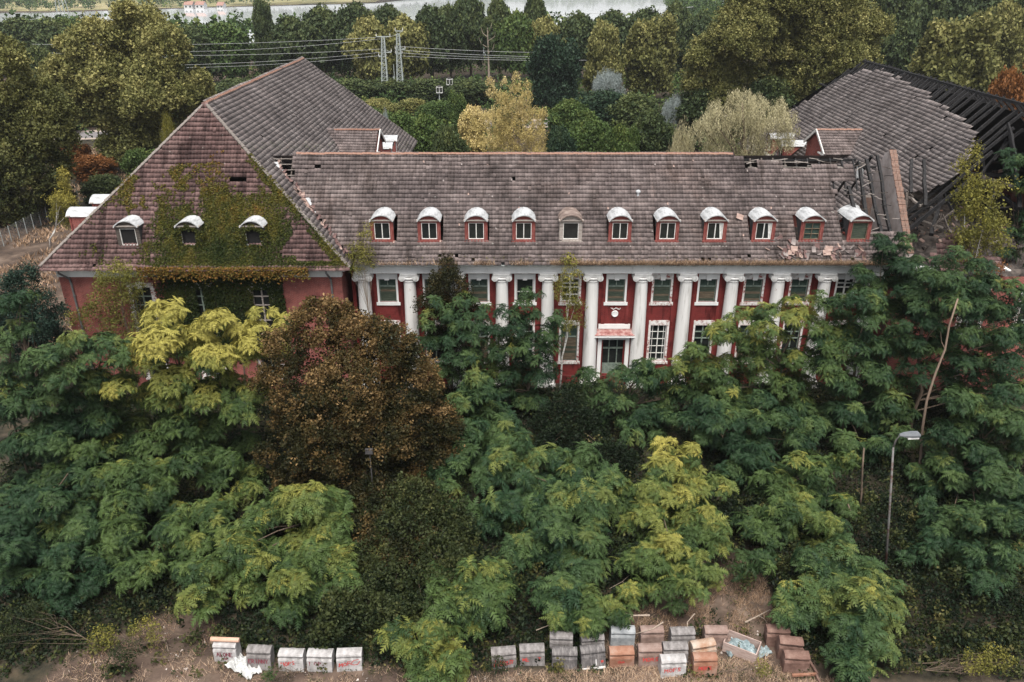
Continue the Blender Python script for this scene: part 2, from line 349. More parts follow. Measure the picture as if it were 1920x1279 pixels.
# raised brick strips either side of the columns and a plinth
mb = MB(); mb.box(LE + .8, 29.4, WY - .25, WY - .003, 0, .7)
for k in range(12):
    x = BX + 3.55 * (k - 5.5)
    for s in (-1, 1): mb.box(x + s * .82 - .14, x + s * .82 + .14, WY - .07, WY - .002, .7, 9.74)
obj('brick_pilasters', mb, 'brick_painted', HOUSE)
# wings
WWY = 56.3
LW = [at(268, 560, WWY).x, at(378, 560, WWY).x, at(491, 560, WWY).x]
wl0, wl1 = LC - WH + .85, LE - .85
mb = MB(); opening_wall(mb, wl0, wl1, 0, 9.75, WWY, [(x - .72, x + .72, 4.9, 8.9) for x in LW] + [(x - .72, x + .72, 1.2, 4.0) for x in LW])
mb.quad((wl0, WWY + .33, 0), (wl1, WWY + .33, 0), (wl1, WWY + .33, 9.75), (wl0, WWY + .33, 9.75))
mb.box(wl1 - .4, wl1, WWY + .001, WYB - .9, 0, 9.75); mb.box(wl0, wl0 + .4, WWY + .001, WYB - .9, 0, 9.75); mb.box(wl0 + .4, wl1 - .4, WYB - 1.3, WYB - .9, 0, 9.75)
obj('left_wing_wall', mb, 'brick_red', HOUSE)
mb = MB(); mb.box(wl0 + .4, wl1 - .4, WWY + .4, WYB - 1.3, 9.2, 9.5); obj('attic_floor', mb, 'debris', HOUSE)
wr0, wr1 = RE + .85, RC + WH - .85
mb = MB(); opening_wall(mb, wr0, wr1, 0, 9.75, WWY, [(RC + d - .72, RC + d + .72, 4.9, 8.9) for d in (-4.4, 0, 4.4)])
mb.quad((wr0, WWY + .33, 0), (wr1, WWY + .33, 0), (wr1, WWY + .33, 9.6), (wr0, WWY + .33, 9.6))
mb.box(wr0, wr0 + .4, WWY + .001, WYB - .9, 0, 9.75); mb.box(wr1 - .4, wr1, WWY + .001, WYB - .9, 0, 10.9); mb.box(wr0 + .4, wr1 - .4, WYB - 1.3, WYB - .9, 0, 9.75)
obj('right_wing_wall', mb, 'brick_red', HOUSE)
# burnt attic floor, strewn and uneven
n = 60; mb = MB(); nx, ny = 44, 84
for j in range(ny + 1):
    for i in range(nx + 1):
        x = wr0 + .4 + (wr1 - wr0 - .8) * i / nx; y = WWY + .4 + (WYB - 1.7 - WWY) * j / ny
        mb.v.append((x, y, 9.2 + .75 * abs(fbm(x, y, .55, 3)) + .35 * random.random()))
for j in range(ny):
    for i in range(nx):
        a = j * (nx + 1) + i; mb.f.append((a, a + 1, a + nx + 2, a + nx + 1))
obj('burnt_floor', mb, 'debris', HOUSE)

# ---- entablature, cornices, gutters
mb = MB(); mb.box(LE + .05, 29.7, 56.95, WY + .3, 9.76, 10.12); mb.box(LE + .05, 29.7, 56.85, WY + .3, 10.122, 10.40); mb.box(LE + .05, 29.7, 56.72, WY + .3, 10.402, 10.50)
for i in range(140):
    x = LE + .4 + i * .295
    if x < 29.5: mb.box(x, x + .16, 56.78, 56.848, 10.27, 10.399)
obj('entablature', mb, 'white_paint', HOUSE)
def wing_cornice(x0, x1, y):
    mb = MB(); mb.box(x0 - .05, x1 + .05, y - .12, y + .3, 9.76, 10.30); mb.box(x0 - .35, x1 + .35, y - .38, y + .3, 10.302, 10.42); mb.box(x0 - .55, x1 + .55, y - .62, y + .3, 10.422, 10.5)
    obj('cornice', mb, 'white_paint', HOUSE)
wing_cornice(wl0, wl1, WWY); wing_cornice(wr0, 36.5, WWY)
def gutter(x0, x1, y, z):
    mb = MB(); nseg = int((x1 - x0) / 2.0)
    for k in range(nseg):
        a, b = x0 + (x1 - x0) * k / nseg, x0 + (x1 - x0) * (k + 1) / nseg
        dz = .02 * math.sin(k * 2.1)
        base = len(mb.v)
        for t in (a, b):
            for q in range(7):
                th = math.pi + math.pi * q / 6; mb.v.append((t, y + .1 * math.cos(th), z + dz + .1 * math.sin(th)))
        for q in range(6): mb.f.append((base + q, base + q + 1, base + 7 + q + 1, base + 7 + q))
    for k in range(nseg * 2):
        x = x0 + (x1 - x0) * (k + .5) / (nseg * 2); mb.box(x - .02, x + .02, y - .105, y + .2, z - .005, z + .012)
    return obj('gutter', mb, 'gutter', HOUSE)
gutter(LE + .4, 29.6, YE - .1, EZ - .06); gutter(LC - WH - .1, LE + .05, WYE - .1, EZ - .06); gutter(RE - .1, 36.6, WYE - .1, EZ - .06)
def downpipe(x, y, flip=1):
    mb = MB(); mb.tube([(x, WYE - .1, EZ - .12), (x, WYE - .1, EZ - .35), (x + .25 * flip, y - .16, EZ - 1.05), (x + .28 * flip, y - .12, EZ - 1.5), (x + .28 * flip, y - .12, .3)], .075, 8)
    for z in (8.2, 5.6, 3): mb.box(x + .28 * flip - .1, x + .28 * flip + .1, y - .2, y - .003, z, z + .06)
    obj('downpipe', mb, 'downpipe', HOUSE)
downpipe(at(112, 515, WYE).x, WWY); downpipe(at(613, 520, WYE).x, WWY, .4)

# ---- columns (> capital, base)
prof = [(.56, .72), (.555, 1.2), (.54, 3.2), (.515, 5.2), (.485, 7.2), (.455, 8.95), (.455, 9.02), (.49, 9.05), (.49, 9.12), (.455, 9.15)]
shaft = mk('column', MB().lathe(prof, n=28), 'column_paint', True)
cap = MB(); cap.box(-.66, .66, -.54, .54, 9.64, 9.755)
cap.box(-.50, .50, -.48, .48, 9.47, 9.638); cap.lathe([(.46, 9.16), (.55, 9.26), (.58, 9.36), (.5, 9.44)], n=24)
for s in (-1, 1):
    for r_, y0 in ((.245, .49), (.15, .525), (.06, .56)):
        b0 = len(cap.v)
        for y in (-y0, y0):
            for k in range(18):
                t = 2 * math.pi * k / 18; cap.v.append((s * .53 + r_ * math.cos(t), y, 9.375 + r_ * math.sin(t)))
        for k in range(18): cap.f.append((b0 + k, b0 + (k + 1) % 18, b0 + 18 + (k + 1) % 18, b0 + 18 + k))
        cap.f.append(tuple(b0 + k for k in range(18))[::-1]); cap.f.append(tuple(b0 + 18 + k for k in range(18)))
capm = mk('capital', cap, 'column_paint')
basm = mk('column_base', MB().box(-.72, .72, -.72, .72, .0, .35).lathe([(.70, .351), (.72, .45), (.66, .54), (.60, .58), (.62, .66), (.58, .715)], n=24), 'column_paint')
for k in range(12):
    x = BX + 3.55 * (k - 5.5)
    if 4.5 < k < 6.5: x += .12 * (1 if k == 6 else -1)
    c = place('column', shaft, HOUSE, (x, 57.35, 0), rot=(0, 0, k * .7))
    for nm, me in (('capital', capm), ('column_base', basm)):
        p = bpy.data.objects.new(nm, me); C.objects.link(p); p.parent = c; p.rotation_euler = (0, 0, -k * .7)

# ---- facade windows (window > keystone, frame, glazing, boards)
def win_meshes(w, h, quoins=False):
    s = MB(); t = .27
    if quoins:
        z = 0; k = 0
        while z < h - .02:
            dz = min(.2, h - z); q = .26 + (.08 if k % 2 else 0)
            s.box(-w - q, -w, -.05 - .012 * (k % 2), .02, z, z + dz - .012); s.box(w, w + q, -.05 - .012 * (k % 2), .02, z, z + dz - .012); z += dz; k += 1
        s.box(-w - t, w + t, -.07, .02, h + .002, h + .36); s.box(-w - t - .05, w + t + .05, -.14, .02, -.16, -.002)
    else:
        s.box(-w - t, -w, -.06, .02, 0, h); s.box(w, w + t, -.06, .02, 0, h); s.box(-w - t, w + t, -.06, .02, h + .001, h + .42); s.box(-w - t, w + t, -.10, .02, -.27, -.001)
    f = MB(); e = .07
    f.box(-w, -w + e, .12, .2, 0, h); f.box(w - e, w, .12, .2, 0, h); f.box(-w + e, w - e, .12, .2, h - e, h); f.box(-w + e, w - e, .12, .2, 0, e)
    return s, f
SUR = {}
def window(x, y, z, w, h, mat, state, frame_mat, quoins=False, key=True):
    k = (round(w, 2), round(h, 2), mat, quoins)
    if k not in SUR:
        s, f = win_meshes(w, h, quoins); SUR[k] = mk('window', s, mat)
    win = place('window', SUR[k], HOUSE, (x, y, z))
    def sub(nm, mbx, m): 
        o = bpy.data.objects.new(nm, mk(nm, mbx, m)); C.objects.link(o); o.parent = win; return o
    if key: sub('keystone', MB().prism([(-.17, h - .06), (.17, h - .06), (.24, h + .46), (-.24, h + .46)], 1, -.15, -.062), 'white_paint')
    _, f = win_meshes(w, h, quoins)
    th = h * .66                                       # transom height
    if state in ('boards', 'half'):
        f.box(-w + .07, w - .07, .11, .2, th - .04, th + .04); f.box(-.03, .03, .12, .19, th + .04, h - .07)
    elif state == 'open': f.box(-w + .07, w - .07, .12, .19, h * .42 - .03, h * .42 + .03)
    elif state == 'grid':
        for q in (-.33, 0, .33): f.box(w * q * 2 - (.035 if q == 0 else .018), w * q * 2 + (.035 if q == 0 else .018), .12, .19, .07, h - .07)
        for q in (.2, .4, .6, .8): f.box(-w + .07, w - .07, .125, .185, h * q - .02, h * q + .02)
    elif state == 'cross':
        f.box(-.05, .05, .10, .2, .07, h - .07)
        for q in (.3, .62, .8): f.box(-w + .07, w - .07, .11, .19, h * q - .04, h * q + .04)
    sub('window_frame', f, frame_mat)
    g = MB(); g.box(-w, w, .24, .26, 0, h)
    if state == 'grid' or state == 'open': sub('pane', g, 'glass_dark')
    else: sub('pane', g, 'glass_green' if state in ('boards', 'half') else 'glass_dark')
    if state in ('boards', 'half'):
        nb = int(round((th - .12) / .2)); zz = .07
        for q in range(nb):
            if state == 'half' and q >= nb - 2: break
            dz = (th - .12) / nb; tl = random.uniform(-.012, .012)
            b = MB().box(-w + .075, w - .075, .09 + random.uniform(0, .02), .115, zz + .004, zz + dz - random.uniform(.008, .025))
            o = sub('board', b, 'board_tan' if random.random() < (.75 if h > 2.5 else .42) else 'board_green'); o.rotation_euler = (0, tl, 0); zz += dz
    return win
st = ['boards', 'boards', 'boards', 'open', 'cross', 'boards', 'boards', 'boards', 'boards', 'half', 'cross']
for i, x in enumerate(BAYS):
    window(x, WY, 7.15, .66, 1.9, 'chipped_white' if i in (4, 6, 8, 9) else 'white_paint', st[i], 'window_white' if st[i] in ('open', 'cross') else 'window_green')
    if i != 5: window(x, WY, 2.0, .66, 3.15, 'chipped_white', 'grid' if i == 6 else 'boards' if i in (2, 4, 8) else 'cross', 'window_white' if i == 6 else 'window_green', key=False)
for i, x in enumerate(LW):
    window(x, WWY, 4.9, .72, 4.0, 'chipped_white', 'cross', 'window_green' if i < 2 else 'grey_wood', quoins=True)
    window(x, WWY, 1.2, .72, 2.8, 'chipped_white', 'cross', 'window_green', quoins=True, key=False)
for d in (-4.4, 0, 4.4): window(RC + d, WWY, 4.9, .72, 4.0, 'chipped_white', 'cross', 'window_green', quoins=True)
# doorway in the middle bay, with canopy, plaque and medallion
dx = BX
d = MB(); d.box(dx - 1.25, dx - .95, WY - .3, WY - .002, .3, 4.0); d.box(dx + .95, dx + 1.25, WY - .3, WY - .002, .3, 4.0); d.box(dx - 1.25, dx + 1.25, WY - .3, WY - .002, 4.002, 4.24)
door = obj('doorway', d, 'white_paint', HOUSE)
d = MB()
for s in (-1, 1): d.box(dx + s * 1.42 - .16, dx + s * 1.42 + .16, WY - .2, WY - .001, 2.6, 4.36)
obj('door_pilaster', d, 'red_wood', door)
d = MB()
for q in (-.95, -.32, .32, .87): d.box(dx + q, dx + q + .08, WY + .15, WY + .24, .75, 4.0)
d.box(dx - .95, dx + .95, WY + .14, WY + .245, 3.0, 3.12); d.box(dx - .94, dx + .94, WY + .16, WY + .23, .76, 1.7); obj('door_frame', d, 'window_green', door)
d = MB(); d.box(dx - .95, dx + .95, WY + .27, WY + .29, .75, 4.0); obj('pane', d, 'glass_dark', door)
d = MB(); d.box(dx - 1.9, dx + 1.9, WY - .75, WY - .002, 4.37, 4.47); d.box(dx - 1.8, dx + 1.8, WY - .62, WY - .003, 4.472, 4.55); obj('canopy', d, 'white_paint', HOUSE)
d = MB(); d.prism([(WY - .74, 4.555), (WY - .02, 4.555), (WY - .02, 4.86)], 0, dx - 1.85, dx + 1.85); obj('canopy_roof', d, 'stained_red', HOUSE)
d = MB(); d.box(dx - 1.25, dx + 1.25, WY - .12, WY - .002, 4.88, 5.26); obj('plaque', d, 'white_paint', HOUSE)
d = MB(); b0 = 0
prof = [(0.0, .10), (.17, .10), (.21, .13), (.25, .12), (.27, 0)]
for r_, y_ in prof:
    for k in range(24): d.v.append((dx + r_ * math.cos(k * math.pi / 12), WY - y_, 6.15 + r_ * math.sin(k * math.pi / 12)))
for i in range(4):
    for k in range(24): d.f.append((i * 24 + k, (i + 1) * 24 + k, (i + 1) * 24 + (k + 1) % 24, i * 24 + (k + 1) % 24))
obj('medallion', d, 'white_paint', HOUSE)
d = MB()                                       # low relief garland under the sill
for k in range(9):
    a = -.36 + .09 * k; d.box(dx + a, dx + a + .07, WY - .08, WY - .002, 6.08 + .25 + .12 * abs(math.cos(k * .7)) - .16, 6.15 + .25 + .12 * abs(math.cos(k * .7)) - .16)
d.v = [(x_, y_, z_ + .30) for x_, y_, z_ in d.v]
obj('garland', d, 'chipped_white', HOUSE)
# ragged red paint marks on the column right of the door
d = MB()

# ---- roof tiles
def tile_field(name, parent, O, U, V, N, umax, vmax, keep, mat, tw=.25, th=.37, lift=.062, jit=.8, sag=None, miss=.0006):
    O, U, V, N = (np.array(a, dtype=float) for a in (O, U, V, N))
    nu, nv = int(umax / tw), int(vmax / th) + 1
    uu, vv = [], []
    for j in range(nv):
        for i in range(nu):
            u, v = i * tw, j * th
            if keep(u + tw / 2, v + th / 2) and random.random() > miss: uu.append(u); vv.append(v)
    uu = np.array(uu); vv = np.array(vv); n = len(uu)
    prof_u = np.array([0, .36, .72, 1.0]) * tw; prof_h = np.array([.036, .052, .006, .026])
    L = np.zeros((n, 12, 3)); dz = rng.normal(0, .006 * jit, n); rt = rng.normal(0, .012 * jit, n); dv = rng.normal(0, .010 * jit, n)
    slip = rng.random(n) < .006; dv = dv - slip * rng.uniform(.03, .12, n)
    row_w = np.array([.5 * math.sin(j * 12.9898) for j in range(nv + 1)])[np.round(vv / th).astype(int)] * .03
    for q in range(4):
        L[:, q, 0] = uu + prof_u[q]; L[:, q, 1] = vv + dv + rt * (prof_u[q] - tw / 2); L[:, q, 2] = prof_h[q] + lift + dz
        L[:, 4 + q, 0] = uu + prof_u[q]; L[:, 4 + q, 1] = vv + th + .07 + dv; L[:, 4 + q, 2] = prof_h[q] + dz * .3
        L[:, 8 + q, 0] = uu + prof_u[q]; L[:, 8 + q, 1] = vv + dv + .075; L[:, 8 + q, 2] = -.035
    L[:, :, 0] += row_w[:, None]
    fn_ = np.array([mnoise.noise(Vector((a * .22, b * .45, umax))) for a, b in zip(uu, vv)]); L[:, :, 2] += (.07 * fn_)[:, None]; L[:, :, 1] += (.03 * fn_)[:, None]
    if sag is not None: L[:, :, 2] += sag(L[:, :, 0], L[:, :, 1])
    W = O + L[..., 0:1] * U + L[..., 1:2] * V + L[..., 2:3] * N - np.array(wl(parent))
    Fq = []
    for q in range(3): Fq.append((q, q + 1, 5 + q, 4 + q)); Fq.append((8 + q, 9 + q, q + 1, q))
    F = (np.array(Fq)[None] + (np.arange(n) * 12)[:, None, None]).reshape(-1, 4)
    me = tri_mesh(name, W.reshape(-1, 3), F, None, mat)
    o = bpy.data.objects.new(name, me); C.objects.link(o); o.parent = parent; o['kind'] = 'stuff'; WL[o.name] = wl(parent)
    return o
def unit(v): v = Vector(v); v.normalize(); return tuple(v)
nz = lambda x, s, k=0.0: mnoise.noise(Vector((x * s, k, 1.7)))
VS = 6.2 * math.sqrt(2)                                     # slope length of the main roof above the break
def valley_x(z): return LE - (z - EZ) / KS
X0 = -19.5
def main_keep(u, v):
    x = X0 + u; z = ZB + v / math.sqrt(2)
    if x < valley_x(z) + .12 + .25 * nz(z, 2.3): return False
    if z > 15.95 and x < -16.95 - .25 * (z > 16.6) : return False
    if abs(x + 15.2) < .3 and abs(z - 16.55) < .15: return False
    top = ZR
    if x > 17.4: top = 17.2
    if x > 18.3: top = 16.55 if x < 19.35 else 16.95
    if x > 21.2: top = 16.4
    if x > 23.4: top = 16.75 if x < 25.6 else 16.4
    if x > 25.9: top = 16.75 if x < 26.7 else 16.3
    if z > top: return False
    r_ = 26.8 if z > 15.7 else 25.0 + .5 * nz(z, 3.1, 5) if z > 13.7 else 25.3 + (13.7 - z) * 1.1
    if z < 12.6: r_ = 29.3
    if x > r_: return False
    for bx in BAYS:                                          # dormers sit in the slope
        if abs(x - bx) < .80 and 12.05 < z < 13.5: return False
    return True
s2 = math.sqrt(.5)
tile_field('roof_tiles', HOUSE, (X0, YB, ZB), (1, 0, 0), (0, s2, s2), (0, -s2, s2), 50, VS - .05, main_keep, 'tile_grey')
fl = math.hypot(YB - YE, ZB - EZ)
tile_field('eaves_tiles', HOUSE, (LE + .2, YE - .12, EZ - .09), (1, 0, 0), unit((0, YB - YE, ZB - EZ - .06)), unit((0, -(ZB - EZ - .06), YB - YE)), 29.3 - LE - .3, fl + .05, lambda u, v: True, 'tile_grey', th=.3, jit=2.2, miss=.05)
# left wing: front hip, inner slope
def hip_half(z): return max(0, (AZ - z) / KS)
nf = math.hypot(1, KF); HO = (LC - WH, WYE, EZ)
def hip_keep(u, v):
    z = EZ + v * KF / nf; x = LC - WH + u
    if abs(x - LC) > hip_half(z) - .05: return False
    if -21.3 < x < -20.0 and 16.1 < z < 16.5: return False
    for bx in LDX:
        if abs(x - bx) < .75 and 12.2 < z < 13.6: return False
    return True
LDX = [-28.31, -23.83, -19.08]
fb = .55                                                    # flared foot
def hipfoot(side, cx):
    tile_field('eaves_tiles', HOUSE, (cx - WH - .2, WYE - .35, EZ - .12), (1, 0, 0), unit((0, .75, .52)), unit((0, -.52, .75)), 2 * WH + .4, .95,
               lambda u, v: (abs(u - WH - .2) < WH + .2 - v * .75) and (side == 'l' or 3.5 < u < 8.2), 'tile_red', th=.31, jit=1.6, miss=.02)
hipfoot('l', LC)
tile_field('hip_tiles', HOUSE, HO, (1, 0, 0), (0, 1 / nf, KF / nf), (0, -KF / nf, 1 / nf), 2 * WH, (AZ - EZ) * nf / KF - .1, lambda u, v: v > .45 and hip_keep(u, v), 'tile_red')
ns = math.hypot(1, KS)
def front_y(z): return WYE + (z - EZ) / KF
def back_y(z): return WYB - (z - EZ) / ((AZ - EZ) / (WYB - WYR))
def main_z(y): return ZB + (y - YB) if y < YR else ZR - (y - YR)
def inner_keep_l(u, v):
    y = WYE + u; z = EZ + v * KS / ns
    if y < front_y(z) + .05 or y > back_y(z) - .05: return False
    if z < main_z(y) - .5 and y < 70: return False
    return True
tile_field('inner_slope_tiles', HOUSE, (LE, WYE, EZ), (0, 1, 0), (-1 / ns, 0, KS / ns), (KS / ns, 0, 1 / ns), WYB - WYE, (AZ - EZ) * ns / KS - .05, inner_keep_l, 'tile_sky_sheen')
# plain closing sheets of the slopes that face away, and the main rear slope
mb = MB(); xo = LC - WH
mb.f.append((0, 1, 2, 3)); mb.v += [(xo, WYB, EZ), (xo, WYE, EZ), (LC, AY, AZ), (LC, WYR, AZ)]
mb.v += [(xo, WYB, EZ), (LE, WYB, EZ), (LC, WYR, AZ)]; mb.f.append((5, 4, 6))
obj('rear_roof_slope', mb, 'tile_grey', HOUSE)
mb = MB(); mb.quad((26, YR, ZR - .1), (-19, YR, ZR - .1), (LE - 3, 70.2, EZ - .3), (26, 70.2, EZ - .3)); obj('rear_roof_slope', mb, 'tile_grey', HOUSE)
# right wing: what is left of the inner slope, and a scrap of the front hip
rp = [(30.0, 99.5), (31.9, 98), (37.8, 93.8), (38.95, 90), (38.97, 84.6), (38.1, 75.6), (37.6, 69.55), (36.95, 64.7), (35.75, 62.9), (34.2, 61.2), (33.0, 62.1), (32.15, 64.0), (31.2, 64.6), (29.6, 66.6), (28.1, 67), (28.1, 100.5)]
def inpoly(x, y, P):
    c = False; j = len(P) - 1
    for i in range(len(P)):
        (xi, yi), (xj, yj) = P[i], P[j]
        if (yi > y) != (yj > y) and x < (xj - xi) * (y - yi) / (yj - yi) + xi: c = not c
        j = i
    return c
def inner_keep_r(u, v):
    y = WYE + u; x = RE + v / ns; z = EZ + v * KS / ns
    if y > back_y(z) - .05: return False
    jx = .35 * nz(round(v / .37), 1.3, 2) + .3 * nz(u, .8, 7)
    return inpoly(x + jx, y + jx * 1.4, rp)
def sag_r(u, v):
    y = WYE + u
    s = np.exp(-((y - 64) / 6.0) ** 2) * np.clip((v - 3) / 5, 0, 1) * .35
    return -s + .07 * np.sin(v * 1.1 + y * .5) * np.exp(-((y - 65) / 9) ** 2) + .05 * np.sin(y * .35)
tile_field('inner_slope_tiles', HOUSE, (RE, WYE, EZ), (0, 1, 0), (1 / ns, 0, KS / ns), (-KS / ns, 0, 1 / ns), WYB - WYE, (AZ - EZ) * ns / KS - .05, inner_keep_r, 'tile_sky_sheen', jit=1.6, sag=sag_r, miss=.004)
def hip_keep_r(u, v):
    z = EZ + v * KF / nf; x = RC - WH + u
    return 30.6 + (v - .3) * .75 + .3 * nz(v, 3) < x < 33.9 + .1 * nz(v, 2.2, 3) and v < 2.45
hipfoot('r', RC)
tile_field('hip_tiles', HOUSE, (RC - WH, WYE, EZ), (1, 0, 0), (0, 1 / nf, KF / nf), (0, -KF / nf, 1 / nf), 2 * WH, 3.2, lambda u, v: v > .45 and hip_keep_r(u, v), 'tile_red', jit=2)

# ---- ridge and hip caps, one by one
rt = MB(); L_ = .40
for a, b in ((0, .155), (L_, .125)):
    for k in range(7):
        t = math.pi * k / 6; rt.v.append((a, -b * math.cos(t), b * .85 * math.sin(t)))
for k in range(6): rt.f.append((k, k + 1, 8 + k, 7 + k))
rt.f.append(tuple(range(7))); ridge_me = mk('ridge_tile', rt, 'ridge_clay')
def ridge(p0, p1, me=None, step=.37, skip=0.0, name='ridge_tile'):
    p0, p1 = Vector(p0), Vector(p1); d = p1 - p0; n_ = int(d.length / step); dd = d.normalized()
    q = dd.to_track_quat('X', 'Z').to_euler()
    for k in range(n_):
        if random.random() < skip: continue
        p = p0 + dd * (k * step); e = q.copy(); e.z += random.gauss(0, .03); e.y += random.gauss(0, .02)
        place(name, me or ridge_me, HOUSE, p + Vector((0, 0, random.gauss(0, .012))), rot=e)
ridge((-17.0, YR, ZR + .02), (17.5, YR, ZR + .02))
ridge((LC, AY, AZ + .02), (LC, WYR, AZ + .02), step=.42)
hip_me = mk('hip_cap', rt, 'hip_mortar')
for o_, z0 in (((LE, WYE), 0), ((LC - WH, WYE), 0)):
    ridge((o_[0], o_[1], EZ + .05), (LC, AY, AZ + .04), me=hip_me, step=.38, name='hip_cap')
# mortar at the foot of the valley, slipped tiles along it
tile1 = MB(); tile1.box(-.125, .125, -.2, .2, 0, .022); tile1.box(-.125, -.06, -.2, .2, .022, .05)
loose_me = [mk('loose_tile', tile1, m) for m in ('tile_red', 'fresh_tile', 'tile_sky_sheen')]
val_me = mk('valley_sheet', MB().box(-.16, .16, -.35, .35, 0, .012), 'zinc')
for k in range(40):
    z = 11.3 + (17.0 - 11.3) * k / 40; x = valley_x(z); y = YB + (z - ZB)
    if random.random() < .75: place('loose_tile', random.choice(loose_me[:2] + [loose_me[0]]), HOUSE, (x + random.uniform(-.1, .35), y - .02, z + .10), rot=(R(40) + random.gauss(0, .15), random.gauss(0, .2), random.uniform(-1, 1)))
for (x, y, z, a) in ((-18.35, 62.3, 16.75, .9), (-18.0, 61.9, 16.3, .9), (-15.6, 60.1, 14.5, .8), (-15.1, 59.7, 13.95, .9)):
    place('valley_sheet', val_me, HOUSE, (x, y, z), rot=(R(42), 0, -a + 1.6))
patch_me = mk('mortar_patch', MB().box(-.2, .2, -.16, .16, 0, .05), 'fresh_tile')
for k in range(12):
    z = 13.9 + 1.3 * random.random(); x = valley_x(z) + random.uniform(-.15, .3)
    place('mortar_patch', patch_me, HOUSE, (x, YB + (z - ZB), z + .1), rot=(R(42), random.gauss(0, .2), random.uniform(0, 3)))
# the heaps of broken tiles below the last dormers
for cx_, nn in ((at(1480, 465, 57.3).x, 26), (at(1560, 470, 57.2).x, 18), (at(1575, 472, 57.0).x + 1, 10)):
    for k in range(nn):
        dx_ = random.gauss(0, .75); v = abs(random.gauss(0, .7)); y = YE + .25 + v * .75; z = (ZB + (y - YB) if y > YB else EZ + (y - YE)) + .09
        place('loose_tile', random.choice(loose_me + loose_me[:1]), HOUSE, (cx_ + dx_, y, z + random.random() * .08), rot=(R(40) + random.gauss(0, .3), random.gauss(0, .35), random.uniform(-1.6, 1.6)), scale=random.uniform(.8, 1.5))
sheet_me = mk('broken_sheet', MB().box(-.3, .3, -.25, .25, 0, .02), 'fresh_tile')
for px, py in ((1490, 468), (1483, 473), (1549, 476), (1556, 462), (1403, 401)):
    p = at(px, py, 57.0); y = YB + .2; place('broken_sheet', sheet_me, HOUSE, (p.x, YB - .1 + (.2 if py < 470 else 0) + (1.9 if py < 410 else 0), ZB + .2 + (.25 if py < 470 else 0) + (1.9 if py < 410 else 0)), rot=(R(45), random.gauss(0, .2), random.uniform(-.6, .6)), scale=random.uniform(.7, 1))
# slipped pale and dark tiles dotted over the slopes
for k in range(34):
    x = random.uniform(-13, 24); v = random.uniform(.5, VS - .5)
    if main_keep(x - X0, v): place('loose_tile', loose_me[1] if random.random() < .5 else loose_me[2], HOUSE, (x, YB + v * s2 - .06, ZB + v * s2 + .06), rot=(R(45), 0, random.gauss(0, .12)), scale=.45)
# vent cap on the slope
v = MB(); p = at(1196, 367, 60.57)
v.tube([(p.x, 60.55, 14.7), (p.x, 60.55, 15.15)], .10, 10); v.lathe([(.0, .18), (.16, .12), (.19, .0), (.1, -.02)], c=(p.x, 60.55, 15.12), n=12)
obj('vent_cap', v, 'zinc', HOUSE)

# ---- dormers
def barrel(mb, half, rise, z0, y0, y1, thick, n=14):
    """segmental vault between y0 and y1"""
    Rr = (half * half + rise * rise) / (2 * rise); cz = z0 + rise - Rr; a = math.asin(half / Rr); b = len(mb.v)
    for y in (y0, y1):
        for rr in (Rr, Rr - thick):
            for k in range(n + 1):
                t = -a + 2 * a * k / n; mb.v.append((rr * math.sin(t), y, cz + rr * math.cos(t)))
    m = n + 1
    for k in range(n):
        mb.f.append((b + k, b + k + 1, b + 2 * m + k + 1, b + 2 * m + k)); mb.f.append((b + m + k + 1, b + m + k, b + 3 * m + k, b + 3 * m + k + 1))
        mb.f.append((b + m + k, b + m + k + 1, b + k + 1, b + k)); mb.f.append((b + 2 * m + k, b + 2 * m + k + 1, b + 3 * m + k + 1, b + 3 * m + k))
    for e in (0, n): mb.f.append((b + e, b + m + e, b + 3 * m + e, b + 2 * m + e))
def arch_poly(half, rise, z0, n=12):
    Rr = (half * half + rise * rise) / (2 * rise); cz = z0 + rise - Rr; a = math.asin(half / Rr)
    return [(Rr * math.sin(-a + 2 * a * k / n), cz + Rr * math.cos(-a + 2 * a * k / n)) for k in range(n + 1)]
def dormer_parts(slope, roofm='zinc', frame='red_wood', pane='glass_dark', style='mullion', cheek='slate'):
    H1 = 1.56; P = []; f = MB(); f.box(-.86, -.585, -.03, .09, .0, H1); f.box(.585, .86, -.03, .09, .0, H1); f.box(-.585, .585, -.03, .09, 0, .12); f.box(-.585, .585, -.03, .09, 1.4, H1)
    f.prism(arch_poly(.78, .40, H1 + .04), 1, .0, .06); f.box(-.92, .92, -.12, .08, -.10, .01); P.append(('dormer', f, frame))
    for s in (-1, 1): P.append(('cheek', MB().prism([(.095, 0), (.095, H1), (H1 / slope + .25, H1), (.15, -.1)], 0, s * .74 - .03, s * .74 + .03), cheek))
    l = MB(); l.box(-.93, .93, -.16, .1, H1 + .002, H1 + .085); P.append(('lintel', l, 'grey_wood'))
    r_ = MB(); barrel(r_, .90, .50, H1 + .0, -.24, (H1 + .5) / slope + .45, .07); P.append(('dormer_roof', r_, roofm))
    w_ = MB(); w_.box(-.585, -.535, .0, .07, .12, 1.4); w_.box(.535, .585, .0, .07, .12, 1.4); w_.box(-.535, .535, .0, .07, 1.355, 1.4); w_.box(-.535, .535, .0, .07, .12, .165)
    if style == 'mullion': w_.box(-.03, .03, -.01, .07, .165, 1.355)
    if style == 'lights':
        w_.box(-.025, .025, .0, .07, .165, 1.355)
        for q in (.52, .92): w_.box(-.535, .535, .005, .065, q, q + .04)
    P.append(('window_frame', w_, 'board_tan' if style in ('lights', 'blind') else 'window_white'))
    g = MB(); g.box(-.585, .585, .11, .13, .12, 1.4); P.append(('pane', g, pane))
    a = MB()                                              # mortar skirt and stained tiles below the sill
    a.prism([(-.02, -.12), (.2, -.05), (-.30, -.36 if slope < 1.2 else -.5), (-.36, -.33 if slope < 1.2 else -.45)], 0, -.95, .95)
    P.append(('mortar_skirt', a, 'mortar'))
    return P
CACHE = {}
